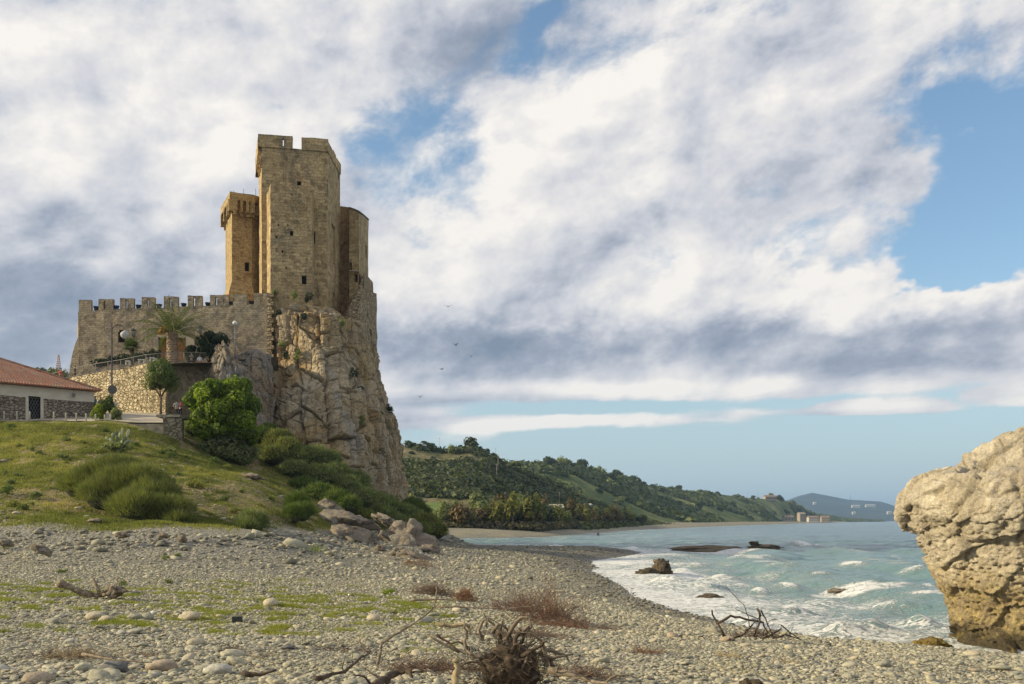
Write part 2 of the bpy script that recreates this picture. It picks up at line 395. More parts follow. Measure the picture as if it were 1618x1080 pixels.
def bareof(x, y):
    r = 0.06+0.30*np.exp(-((x+30)/8)**2-((y-62)/9)**2)+0.38*np.exp(-((x+16.5)/5)**2-((y-64)/9)**2)-.06
    return sstep(-0.02, 0.22, fbm2(x, y, 0.2, 5, 95)+0.5*fbm2(x, y, 1.1, 3, 96)+r)
def build_ground():
    rs = np.concatenate([2.2*np.exp(np.linspace(0, math.log(240/2.2), 620)), 240*np.exp(np.linspace(0.02, math.log(4000/240), 120))])
    az = np.tan(np.linspace(R(-44), R(38), 640))
    Yg, A = np.meshgrid(rs, az, indexing='ij'); Xg = A*Yg
    x, y = Xg.ravel(), Yg.ravel()
    z, over, d = ground(x, y)
    # cobbly relief
    z = z+np.where(y < 130, 1, 0)*0.02*fbm2(x, y, 3.0, 3, 12)
    gr = sstep(1.15, 1.85, over+0.5*fbm2(x, y, 0.3, 4, 21)+0.3*fbm2(x, y, 1.5, 3, 22))
    gr = gr*np.where(x > -26, sstep(0.55, 1.3, over-0.3), 1)
    bg = sstep(0.08, 0.45, fbm2(x, y*1.0, 0.22, 4, 31)+0.35*fbm2(x, y, 1.2, 3, 32)-0.30*np.abs((y-25)/7)**1.5+0.42)*(x < 0.5)*(d > 9)*(over < 0.6)
    wet = sstep(3.2, 0.6, d+0.8*fbm2(x, y, 0.4, 3, 41))
    mesh_np('ground', np.stack([x, y, z], 1), gridF(len(rs), 640), ground_mat(), attrs={'bare': bareof(x, y), 'grass': gr, 'beachgrass': bg, 'wet': wet, 'scree': sstep(0.1, 0.7, over)*(1-gr)})['kind'] = 'structure'
    # the seabed and inland plain: one sheet under everything
    f = MB(); f.add([(-14000, -3000, -3.2), (26000, -3000, -3.2), (26000, 30000, -3.2), (-14000, 30000, -3.2)], [[0, 1, 2, 3]])
    tag(f.build('seabed', plain('seabed', (0.12, 0.15, 0.13), 0.9)), kind='structure')
def ground_mat():
    m, n = newmat('ground')
    p = n.pos
    v1 = n.vor(p, 9.0, out='Color'); v2 = n.vor(p, 3.6, out='Color'); e1 = n.vor(p, 9.0, out='Distance'); e2 = n.vor(p, 3.6)
    sx = n.n('ShaderNodeSeparateXYZ'); n.put(sx.inputs[0], v1); sy = n.n('ShaderNodeSeparateXYZ'); n.put(sy.inputs[0], v2)
    g = n.colramp(sx.outputs[0], [(0, (0.12, 0.115, 0.09)), (0.4, (0.23, 0.22, 0.165)), (0.75, (0.32, 0.30, 0.22)), (1, (0.50, 0.48, 0.40))])
    g2 = n.colramp(sy.outputs[1], [(0, (0.13, 0.12, 0.10)), (0.5, (0.26, 0.245, 0.18)), (1, (0.45, 0.43, 0.36))])
    g = n.mix(0.45, g, g2)
    g = n.mix(n.m('MULTIPLY', n.ramp(e1, 0.35, 0.75), 0.5), g, (0.07, 0.06, 0.045))
    big = n.noise(p, 0.12, 5, 0.6); g = n.mix(n.ramp(big, 0.35, 0.65), n.vm('MULTIPLY', g, (0.85, 0.85, 0.88)), n.vm('MULTIPLY', g, (1.12, 1.08, 0.98)))
    # darker fine shingle of the far spit
    sp = n.n('ShaderNodeSeparateXYZ'); n.put(sp.inputs[0], p)
    far = n.ramp(n.m('ADD', sp.outputs[1], n.m('MULTIPLY', n.noise(p, 0.15, 3), 30)), 75, 92)
    far = n.m('MULTIPLY', far, n.ramp(sp.outputs[1], 200, 170))
    g = n.mix(n.m('MULTIPLY', far, 0.6), g, (0.125, 0.12, 0.105))
    g = n.mix(n.m('MULTIPLY', n.attr('wet'), 0.62), g, n.vm('MULTIPLY', g, (0.35, 0.33, 0.30)))
    g = n.mix(n.m('MULTIPLY', n.attr('scree'), 0.6), g, (0.20, 0.19, 0.165))
    # grass
    f0 = n.noise(p, 0.35, 6, 0.65, 0.4); f1 = n.noise(p, 1.7, 6, 0.7, 0.2); f2 = n.noise(p, 9.0, 5, 0.7)
    gc = n.colramp(n.m('ADD', n.m('MULTIPLY', f1, 0.6), n.m('MULTIPLY', f2, 0.4)), [(0.34, (0.05, 0.07, 0.016)), (0.43, (0.13, 0.15, 0.03)), (0.50, (0.22, 0.205, 0.055)), (0.57, (0.29, 0.23, 0.11))])
    dirt = n.mix(f2, (0.20, 0.14, 0.08), (0.42, 0.32, 0.19))
    gc = n.mix(n.m('MULTIPLY', n.attr('bare'), n.ramp(f1, 0.38, 0.5)), gc, dirt)
    st = n.vor(p, 2.6); gc = n.mix(n.m('MULTIPLY', n.ramp(st, 0.13, 0.08), n.ramp(f0, 0.5, 0.6)), gc, (0.42, 0.38, 0.30))
    bgc = n.mix(f2, (0.14, 0.17, 0.03), (0.30, 0.27, 0.07))
    gm = n.attr('grass'); bm = n.m('MULTIPLY', n.attr('beachgrass'), 0.55)
    c = n.mix(gm, n.mix(bm, g, bgc), gc)
    n.put(n.b.inputs['Base Color'], c)
    n.put(n.b.inputs['Roughness'], n.m('SUBTRACT', 0.9, n.m('MULTIPLY', n.attr('wet'), 0.5))); n.b.inputs['Specular IOR Level'].default_value = 0.25
    hs = n.m('ADD', n.m('MULTIPLY', n.m('SUBTRACT', 1.0, e1), 0.6), n.m('MULTIPLY', n.m('SUBTRACT', 1.0, e2), 1.0))
    hg = n.m('MULTIPLY', f2, 1.6); hh = n.m('ADD', n.m('MULTIPLY', hs, n.m('SUBTRACT', 1.0, gm)), n.m('MULTIPLY', n.m('ADD', hg, f1), gm))
    n.put(n.b.inputs['Normal'], n.bump(hh, 0.12, 0.9))
    return m
build_ground()

# ------------------------------------------------------------------ sea
CAPS = [(1180, 1000, 60, 2.4), (1120, 930, 40, 2.2), (1345, 893, 40, 1.6), (1230, 900, 50, 1.6), (1420, 885, 26, 1.4), (1160, 882, 40, 1.2), (1060, 925, 60, 2.4), (1330, 1010, 70, 2.6), (1290, 915, 50, 1.5), (1142, 916, 52, 3.2), (1085, 906, 40, 2.5), (1270, 864, 24, 3.0), (1292, 869, 16, 2.6), (1245, 927, 40, 2.2), (1310, 950, 60, 2.0), (1400, 958, 60, 2.0), (1380, 1003, 70, 3.0), (1455, 985, 50, 2.5), (1250, 975, 60, 1.6), (1200, 934, 30, 1.6), (1000, 870, 30, 1.4), (1100, 893, 40, 1.4), (1470, 930, 30, 2.0), (1440, 905, 40, 1.2), (880, 866, 60, 1.2)]
def build_sea():
    rows = np.concatenate([20*np.exp(np.linspace(0, math.log(260/20), 560)), 260*np.exp(np.linspace(0.012, math.log(30000/260), 240))])
    az = np.tan(np.linspace(R(-20), R(52), 700)); Yg, A = np.meshgrid(rows, az, indexing='ij'); x = (A*Yg).ravel(); y = Yg.ravel()
    d = -shore_dist(x, y)
    near = sstep(500, 80, y)
    wx = x+4*fbm2(x, y, 0.04, 3, 51); 
    dd = d+3.5*fbm2(x, y, 0.05, 3, 55)+1.0*fbm2(x, y, 0.25, 3, 56)
    # swell rolls in parallel to the shore
    ph = dd*2*math.pi/11.0+1.2*fbm2(x, y, 0.03, 2, 57); sw = np.sin(ph); sw = np.sign(sw)*np.abs(sw)**0.8
    amp = 0.40*near*(0.4+0.6*sstep(0, 14, d))*(0.5+0.9*(fbm2(x, y, 0.035, 3, 58)+0.5))
    h = amp*np.maximum(sw, -0.5)*sstep(-2, 3, d)
    fade = sstep(2500, 300, y)
    h = h+fade*(0.22*fbm2(x*0.8+y*0.2, y*1.6, 0.16, 4, 61)+0.07*fbm2(x, y*1.8, 0.9, 3, 62)*near)
    sharp = np.abs(fbm2(x*0.7, y*1.5, 0.33, 3, 63)); h = h+near*0.16*(0.5-sharp*1.6)
    h = h+sstep(30, 400, y)*fade*0.35*fbm2(x, y*2.2, 0.06, 3, 64)
    h = h*sstep(-1.5, 2.5, d)+0.14*sstep(3, 0, d)
    # white water: the surf zone by the shore, crests and single breakers
    n1 = fbm2(x, y, 0.11, 4, 71); n2 = fbm2(x, y*1.3, 0.5, 4, 72)
    dn = np.where(y > 100, d*1.7, d)
    foam = sstep(22, -4.0, dn+12*n1+6*n2)*0.86
    foam = foam*np.where(y > 150, 0.55, 1)
    foam = np.maximum(foam, 0.8*sstep(0.55, 1.0, sw)*sstep(50, 10, d)*sstep(-0.1, 0.35, n1+0.4*n2)*near)
    foam = np.maximum(foam, 0.5*sstep(40, 14, d)*sstep(0.0, 0.4, n1)*near)
    foam = np.where((d < 1.2) & (y > 25) & (y < 150), np.maximum(foam, 0.75), foam)
    for px, py, w, th in CAPS:
        Y = EYE*FOC/(py-HZ); X = (px-CX)/FOC*Y; sxm = w/FOC*Y*0.6; sym = th*Y*Y/(EYE*FOC)*1.3
        g = np.exp(-((x-X)/sxm)**2*1.2-((y-Y-0.15*(x-X))/sym)**2)
        foam = np.maximum(foam, g*1.15*(0.75+0.6*n2)); h = h+g*min(0.5, 0.16+th*0.09)*(1+0.9*n2)
    for X, Y, r in [(10.6, 72, 3.4), (9.9, 48.6, 1.9), (19, 55, 1.6), (27, 131, 6.5)]:      # rocks with white water round them
        rr = np.sqrt((x-X)**2+((y-Y)*0.8)**2); foam = np.maximum(foam, sstep(r*1.9, r*0.9, rr+1.2*n2)*0.85)
    shal = sstep(120, 8, d+22*n1+0.16*np.maximum(y-60, 0)); 
    band = sstep(0.0, 0.5, fbm2(x*0.25, y, 0.03, 3, 75)); shal = np.clip(shal+0.45*band*sstep(230, 90, y), 0, 1)
    V = np.stack([x, y, h], 1); o = mesh_np('sea', V, gridF(len(rows), 700), sea_mat(), attrs={'foam': foam, 'shallow': shal}); o['kind'] = 'structure'
def sea_mat():
    m, n = newmat('sea water'); p = n.pos
    fo = n.attr('foam'); sh = n.attr('shallow')
    f1 = n.noise(n.map(p, (1, 1.5, 1)), 1.1, 7, 0.62, 1.6); f2 = n.noise(n.map(p, (1, 1.6, 1)), 4.5, 6, 0.65, 0.9)
    lace = n.m('ABSOLUTE', n.m('SUBTRACT', f1, 0.5)); lace = n.ramp(lace, 0.09, 0.0)
    k = n.m('ADD', n.m('MULTIPLY', fo, 1.15), n.m('ADD', n.m('MULTIPLY', lace, 0.5), n.m('MULTIPLY', n.m('SUBTRACT', f2, 0.5), 1.5)))
    mask = n.m('MULTIPLY', n.ramp(k, 0.66, 1.12), n.ramp(fo, 0.02, 0.25))
    deep = n.mix(n.noise(n.map(p, (0.3, 1, 1)), 0.05, 4, 0.6), (0.022, 0.066, 0.092), (0.045, 0.115, 0.14))
    wat = n.mix(sh, deep, (0.095, 0.19, 0.19))
    milk = n.mix(n.m('MULTIPLY', fo, 0.6), wat, (0.30, 0.43, 0.42))
    n.put(n.b.inputs['Base Color'], n.mix(mask, milk, (0.80, 0.81, 0.80)))
    n.put(n.b.inputs['Roughness'], n.m('MULTIPLY_ADD', mask, 0.6, 0.16)); n.b.inputs['IOR'].default_value = 1.33
    r1 = n.noise(n.map(p, (1, 1.7, 1)), 2.2, 6, 0.65, 0.4); r2 = n.noise(n.map(p, (1, 1.8, 1)), 0.35, 6, 0.6, 0.3)
    hh = n.m('ADD', n.m('MULTIPLY', r1, 0.10), n.m('MULTIPLY', r2, 0.9)); hh = n.m('ADD', hh, n.m('MULTIPLY', mask, n.m('MULTIPLY_ADD', f2, 0.25, 0.06)))
    n.put(n.b.inputs['Normal'], n.bump(hh, 0.6, 1.0))
    return m
build_sea()

# ------------------------------------------------------------------ far hills
def hill(name, px0, px1, n, base, ridge, back, seed, mat, nr=90, prof=1.25, rough=1.0):
    """base / ridge: lists of (px, py, Y); the surface climbs from base to ridge and falls away behind"""
    px = np.linspace(px0, px1, n); t = np.linspace(0, 1+back, nr)[:, None]
    f = lambda L, k: np.interp(px, [a[0] for a in L], [a[k] for a in L])
    Yb, Yr = f(base, 2), f(ridge, 2); zb = EYE+(HZ-f(base, 1))/FOC*Yb; zr = EYE+(HZ-f(ridge, 1))/FOC*Yr
    Y = Yb+(Yr-Yb)*t; X = (px-CX)/FOC*Y
    tt = np.clip(t, 0, 1); u = np.where(t <= 1, tt**prof*(1-0.25*np.sin(tt*math.pi)**2*0), 1-0.9*((t-1)/max(back, .01))**1.5)
    Z = zb+(zr-zb)*u
    nz = fbm2(X.ravel(), Y.ravel(), 0.012*rough, 5, seed).reshape(X.shape); nz2 = -np.abs(fbm2(X.ravel(), Y.ravel(), 0.02*rough, 4, seed+4)).reshape(X.shape)
    H = (zr-zb)
    Z = Z+(nz*0.16+nz2*0.14)*H*np.clip(np.sin(np.clip(t, 0, 1)*math.pi), 0, 1)**0.7
    V = np.stack([X.ravel(), np.broadcast_to(Y, X.shape).ravel(), Z.ravel()], 1)
    o = mesh_np(name, V, gridF(nr, n), mat); o['kind'] = 'structure'
    return V.reshape(nr, n, 3), t.ravel(), px
def hillmat(name, cols, sc=1.0):
    m, n = newmat(name); p = n.pos
    a = n.noise(p, 0.03*sc, 7, 0.65, 0.5); b = n.noise(p, 0.25*sc, 6, 0.7)
    c = n.colramp(n.m('ADD', n.m('MULTIPLY', a, 0.65), n.m('MULTIPLY', b, 0.35)), [(0.36, cols[0]), (0.47, cols[1]), (0.55, cols[2]), (0.64, cols[3])])
    n.put(n.b.inputs['Base Color'], c); n.b.inputs['Roughness'].default_value = 0.95; n.b.inputs['Specular IOR Level'].default_value = 0.1
    n.put(n.b.inputs['Normal'], n.bump(b, 2.0/sc, 0.8)); return m
hm1 = hillmat('scrub hillside', [(0.035, 0.045, 0.02), (0.075, 0.085, 0.035), (0.17, 0.15, 0.075), (0.33, 0.27, 0.17)])
hm2 = hillmat('terraced hillside', [(0.04, 0.055, 0.02), (0.09, 0.12, 0.035), (0.20, 0.215, 0.075), (0.28, 0.25, 0.12)], 0.7)
hm3 = hillmat('blue mountain', [(0.015, 0.022, 0.016), (0.025, 0.034, 0.022), (0.04, 0.048, 0.03), (0.10, 0.095, 0.07)], 0.12)
H2 = hill('hillside', 760, 1400, 260,
          [(760, 840, 320), (850, 841, 330), (1000, 832, 560), (1100, 830, 760), (1200, 827, 1150), (1300, 825, 2000), (1400, 823.5, 3300)],
          [(760, 735, 760), (860, 735, 800), (910, 738, 850), (960, 752, 950), (1010, 762, 1050), (1040, 770, 1150), (1090, 778, 1250), (1120, 778, 1300), (1180, 786, 1500), (1240, 790, 1700), (1262, 800, 1900), (1285, 812, 2300), (1330, 819, 2900), (1400, 822.5, 3900)],
          0.6, 301, hm2, rough=0.5)
H1 = hill('hill', 500, 1080, 300,
          [(500, 850, 232), (700, 846, 236), (850, 845, 262), (920, 840, 310), (1000, 836, 440), (1080, 833, 620)],
          [(500, 705, 430), (640, 704, 440), (670, 708, 440), (700, 712, 445), (745, 707, 450), (775, 718, 460), (800, 735, 470), (840, 748, 500), (870, 762, 520), (910, 782, 560), (960, 800, 600), (1010, 818, 640), (1080, 831, 700)],
          0.6, 331, hm1)
H4 = hill('hill', -420, 330, 120, [(-420, 700, 190), (330, 700, 190)],
          [(-420, 575, 330), (0, 585, 330), (60, 586, 330), (110, 590, 330), (200, 640, 330), (330, 760, 330)], 0.6, 351, hm1)
H3 = hill('mountain', 1150, 1560, 200, [(1150, 822.6, 5200), (1560, 822.6, 5200)],
          [(1150, 812, 7200), (1235, 793, 7200), (1262, 783, 7200), (1283, 778, 7200), (1305, 782, 7200), (1340, 789, 7200), (1375, 791, 7200), (1392, 792, 7200), (1420, 801, 7200), (1470, 815, 7200), (1510, 821, 7200), (1560, 822.8, 7200)],
          0.4, 371, hm3, rough=0.06)
def hill_pt(H, px, t):
    V, ts, ps = H; i = np.clip(np.searchsorted(ts, t), 1, len(ts)-1); j = np.clip(np.searchsorted(ps, px), 1, len(ps)-1)
    a = (t-ts[i-1])/(ts[i]-ts[i-1]); b = (px-ps[j-1])/(ps[j]-ps[j-1])
    a = np.clip(a, 0, 1); b = np.clip(b, 0, 1)
    if np.ndim(a): a = a[..., None]; b = b[..., None]
    return (V[i-1, j-1]*(1-a)+V[i, j-1]*a)*(1-b)+(V[i-1, j]*(1-a)+V[i, j]*a)*b
# the air: pale haze over the whole scene
def haze():
    b = MB(); b.box((2500, 7400, 134), (24000, 23000, 278))
    o = b.build('haze', None); m = bpy.data.materials.new('haze'); m.use_nodes = True; nt = m.node_tree; nt.nodes.clear()
    out = nt.nodes.new('ShaderNodeOutputMaterial'); v = nt.nodes.new('ShaderNodeVolumePrincipled')
    v.inputs['Color'].default_value = (0.42, 0.66, 1.0, 1); v.inputs['Density'].default_value = HAZE
    v.inputs['Anisotropy'].default_value = 0.2
    nt.links.new(v.outputs[0], out.inputs['Volume']); o.data.materials.append(m); o['kind'] = 'stuff'
HAZE = 0.00010
haze()
# ------------------------------------------------------------------ the cliff
CLIFF_M = rockmat('cliff limestone', (0.56, 0.475, 0.33), (0.52, 0.38, 0.19), (0.46, 0.435, 0.38), (0.17, 0.135, 0.095), 1.0, streak=0.4, grn=0.3, bsize=0.16)
SLAB_M = rockmat('pale limestone', (0.44, 0.41, 0.36), (0.38, 0.30, 0.20), (0.33, 0.32, 0.31), (0.15, 0.14, 0.12), 1.0, streak=0.6, grn=0.1, bsize=0.22)
BOULD_M = rockmat('boulder limestone', (0.34, 0.305, 0.25), (0.33, 0.28, 0.21), (0.29, 0.28, 0.25), (0.15, 0.12, 0.09), 2.2, streak=0.3, bsize=0.08)
DARKR_M = rockmat('wet sea rock', (0.16, 0.13, 0.09), (0.12, 0.10, 0.07), (0.10, 0.09, 0.07), (0.03, 0.025, 0.02), 2.0, streak=0.4, bsize=0.10)
def loft_rock(name, levels, mat, nu=360, nv=240, seed=1, amp=(0.9, 0.35, 0.15), cell=(3.2, 1.2), top=None, closed=True, stretch=1.6, crackd=0.35, ledges=0.0, loc=None, parent=None, boxy=False, slabs=None, smooth=True):
    """levels: [(z, [(x,y)...])] same number of points, counter-clockwise seen from above or open left to right; top: list of (shrink, dz)"""
    K = len(levels[0][1]); zs = np.array([l[0] for l in levels]); L = np.array([l[1] for l in levels], float)
    seg = np.linalg.norm(np.diff(np.concatenate([L, L[:, :1]], 1) if closed else L, axis=1), axis=2).mean(0)
    cum = np.concatenate([[0], np.cumsum(seg)]); uu = np.linspace(0, cum[-1], nu, endpoint=not closed)
    LL = np.concatenate([L, L[:, :1]], 1) if closed else L
    i = np.clip(np.searchsorted(cum, uu, side='right')-1, 0, len(seg)-1); t = ((uu-cum[i])/seg[i])[None, :, None]
    ring = LL[:, i]*(1-t)+LL[:, i+1]*t                         # levels x nu x 2
    zz = np.linspace(zs[0], zs[-1], nv); j = np.clip(np.searchsorted(zs, zz, side='right')-1, 0, len(zs)-2); s = ((zz-zs[j])/(zs[j+1]-zs[j]))[:, None, None]
    G = ring[j]*(1-s)+ring[j+1]*s; Z = np.broadcast_to(zz[:, None], G.shape[:2]).copy()
    if top:
        c = G[-1].mean(0); extra = []; ez = []
        for sh, dz in top: extra.append(c+(G[-1]-c)*sh); ez.append(np.full(nu, zs[-1]+dz))
        G = np.concatenate([G, np.array(extra)]); Z = np.concatenate([Z, np.array(ez)])
    P = np.concatenate([G, Z[..., None]], -1); nvv = P.shape[0]
    du = np.roll(P, -1, 1)-np.roll(P, 1, 1) if closed else np.gradient(P, axis=1)
    dv = np.gradient(P, axis=0); N = np.cross(du, dv); N /= np.maximum(np.linalg.norm(N, axis=2, keepdims=True), 1e-6)
    Q = P.reshape(-1, 3); N = N.reshape(-1, 3)
    for _ in range(1):
        w = Q*np.array([1, 1, 1/stretch]); wq = w+0.35*np.stack([fbm(w*0.6, 3, seed+k) for k in (1, 2, 3)], 1)
        if boxy: a_ = R(17); wq = np.stack([wq[:, 0]*math.cos(a_)+wq[:, 1]*math.sin(a_), -wq[:, 0]*math.sin(a_)+wq[:, 1]*math.cos(a_), wq[:, 2]+0.10*wq[:, 0]], 1)
        l1, c1, r1 = blocks(wq/cell[0], seed+10, 1.1, boxy); l2, c2, r2 = blocks(wq/cell[1]+5, seed+30, 1.0, boxy)
    f = fbm(Q*1.1, 5, seed+50, 0.55)
    D = amp[0]*l1*1.4+amp[1]*l2*1.3+amp[2]*f-crackd*np.exp(-(c1/0.05)**2)-crackd*0.35*np.exp(-(c2/0.06)**2)
    if ledges:
        q = Q[:, 2]*0.42+0.10*Q[:, 0]+0.5*fbm(Q*0.15, 3, seed+60); saw = q-np.floor(q); D = D+ledges*(saw-0.5)-ledges*0.8*np.exp(-((saw-0.98)/0.04)**2)
        q = Q[:, 2]*0.13-0.10*Q[:, 0]+0.9*fbm(Q*0.1, 3, seed+61); saw = q-np.floor(q); D = D+2*ledges*(saw-0.5)-ledges*1.6*np.exp(-((saw-0.98)/0.03)**2)
    if slabs:
        U_ = np.broadcast_to(uu[None, :], Z.shape).ravel(); zq = Q[:, 2]
        for k_, (w_, h_, a_) in enumerate(slabs):
            uq = U_/w_+0.16*zq/h_*(1 if k_ != 1 else -.6)+0.22*fbm(Q*0.25+k_*9, 3, seed+70+k_); iu = np.floor(uq); fu = uq-iu; z0 = np.zeros_like(iu)
            ph = _h(iu.astype(np.int64), z0.astype(np.int64)+k_, z0.astype(np.int64), seed+80); vq = zq/h_+ph+0.13*fbm(Q*0.35+20, 3, seed+90+k_)+(fu-.5)*(ph-.5)*1.1; iv = np.floor(vq); fv = vq-iv
            q_ = iu.astype(np.int64), iv.astype(np.int64), z0.astype(np.int64)+k_; lev = _h(*q_, seed+81)-.5; tu = (_h(*q_, seed+82)-.5)*(fu-.5)*1.5; tv = (_h(*q_, seed+83)-.35)*(fv-.5)*1.2
            e_ = np.minimum(np.minimum(fu, 1-fu)*w_, np.minimum(fv, 1-fv)*h_); D = D+a_*(lev+tu+tv)-a_*.45*np.exp(-(e_/(.08+.015*w_))**2); c1 = np.minimum(c1, e_*(.9+.3*k_)); r1 = .6*r1+.4*_h(*q_, seed+85)
    V = Q+N*D[:, None]
    rows = nvv; F = [gridF(rows, nu, closed)]
    if top: F.append(np.arange((rows-1)*nu, rows*nu)[None, :]) if False else None
    F = [f_ for f_ in F if f_ is not None]
    if top:
        V = np.concatenate([V, V[-nu:].mean(0, keepdims=True)]); k = len(V)-1; a = np.arange((rows-1)*nu, rows*nu); F.append(np.stack([a, np.roll(a, -1), np.full(nu, k)], 1))
        c1 = np.append(c1, 1); r1 = np.append(r1, .5); c2 = np.append(c2, 1); r2 = np.append(r2, .5)
    return mesh_np(name, V, F, mat, parent, attrs={'crack': np.minimum(c1*1.3, c2*2.2), 'rid': (r1+r2)/2}, loc=loc, smooth=smooth)
def lv(z, *pts): return (z, [XY(a, Y) for a, Y in pts])
# going round from the back left corner along the side towards the camera, then right, then back
cliff = loft_rock('cliff', [
    lv(2.0, (400, 150), (404, 113.5), (450, 110.5), (505, 109), (560, 113), (602, 121), (634, 134), (645, 143), (640, 158), (560, 165)),
    lv(8.0, (400, 150), (408, 114), (450, 111.5), (508, 110.5), (562, 114), (600, 122), (632, 134), (641, 142), (634, 158), (560, 165)),
    lv(14.5, (402, 150), (414, 116), (455, 113.5), (510, 112.5), (560, 115.5), (596, 122), (622, 132), (632, 140), (620, 158), (560, 165)),
    lv(18.5, (404, 150), (424, 117), (460, 115), (510, 114), (556, 117), (588, 123), (612, 132), (618, 139), (606, 156), (560, 162)),
    lv(22.0, (406, 150), (432, 120), (462, 117.5), (508, 117), (552, 119.5), (580, 125), (597, 134), (602, 140), (590, 156), (560, 160)),
    lv(25.5, (410, 150), (437, 121), (466, 119), (508, 118.6), (548, 121), (574, 126), (592, 135), (595, 141), (585, 156), (555, 160)),
    lv(29.0, (412, 150), (439, 121.8), (468, 120), (508, 119.8), (545, 122.2), (570, 127), (588, 137), (592, 143), (583, 156), (555, 160)),
    ], CLIFF_M, 760, 420, 11, (0.0, 0.06, 0.12), (4.6, 1.5), top=[(0.96, 0.1), (0.86, 0.3), (0.7, 0.4), (0.4, 0.4)], ledges=0.10, crackd=0.10, stretch=1.7, slabs=((3.4, 5.2, 1.05), (2.1, 1.9, .42), (0.8, 0.8, .15)), smooth=False)
tag(cliff, 'tall ochre and grey fractured cliff carrying the castle above the beach', 'cliff')
cap = loft_rock('rock_knoll', [
    lv(27.5, (428, 128), (436, 122.2), (462, 120.6), (500, 120.4), (528, 121.6), (546, 123.5), (550, 130), (490, 134)),
    lv(29.2, (430, 128), (437, 122.4), (462, 121), (500, 120.8), (527, 122), (543, 124), (546, 130), (490, 134)),
    lv(30.1, (430, 128), (438, 122.7), (462, 121.4), (498, 121.4), (522, 122.6), (532, 125), (536, 130), (490, 134))],
    CLIFF_M, 240, 70, 23, (0.1, 0.06, 0.10), (2.2, 0.9), top=[(0.9, 0.2), (0.6, 0.3), (0.2, 0.4)], crackd=0.1, slabs=((2.4, 1.8, .35), (.9, .8, .15)), smooth=False)
tag(cap, 'rounded ochre rock knoll directly under the castle keep', 'rock')
slab = loft_rock('rock_outcrop', [
    lv(12.0, (318, 112), (322, 107), (350, 104.5), (392, 105), (425, 109), (432, 116), (400, 122), (340, 120)),
    lv(17.0, (322, 112), (326, 108), (352, 106), (390, 107), (424, 111), (430, 117), (400, 122), (340, 120)),
    lv(20.5, (330, 112), (332, 109), (352, 107.3), (388, 109), (420, 113), (428, 118), (400, 122), (345, 118)),
    lv(22.0, (337, 112), (338, 110), (352, 108.6), (366, 110), (372, 112), (374, 114), (362, 116), (345, 115)),
    lv(23.4, (345, 112), (345, 111), (350, 110.4), (354, 111), (356, 112), (356, 113), (352, 114), (347, 113))],
    SLAB_M, 320, 200, 37, (0.30, 0.18, 0.14), (2.6, 1.0), top=[(0.5, 0.15)], crackd=0.15, stretch=2.4, slabs=((1.7, 6.0, .55), (.7, 2.4, .22)), smooth=False)
tag(slab, 'pale grey pointed limestone slab leaning against the cliff beside the terrace', 'rock')
slab2 = loft_rock('rock_outcrop', [
    lv(14.0, (372, 116), (374, 110.5), (400, 110), (430, 113), (436, 118), (425, 124)),
    lv(19.5, (374, 117), (376, 112), (402, 111.8), (430, 114.6), (436, 119), (425, 124)),
    lv(23.1, (376, 118), (380, 114.5), (404, 114), (428, 116.5), (436, 120.5), (425, 124))],
    SLAB_M, 200, 140, 41, (0.25, 0.15, 0.12), (2.2, 0.9), top=[(0.9, 0.3), (0.5, 0.3)], crackd=0.1, stretch=2.2, slabs=((1.5, 5.0, .5), (.6, 2.0, .2)), smooth=False)
tag(slab2, 'grey streaked limestone face between pointed slab and cliff foot', 'rock')

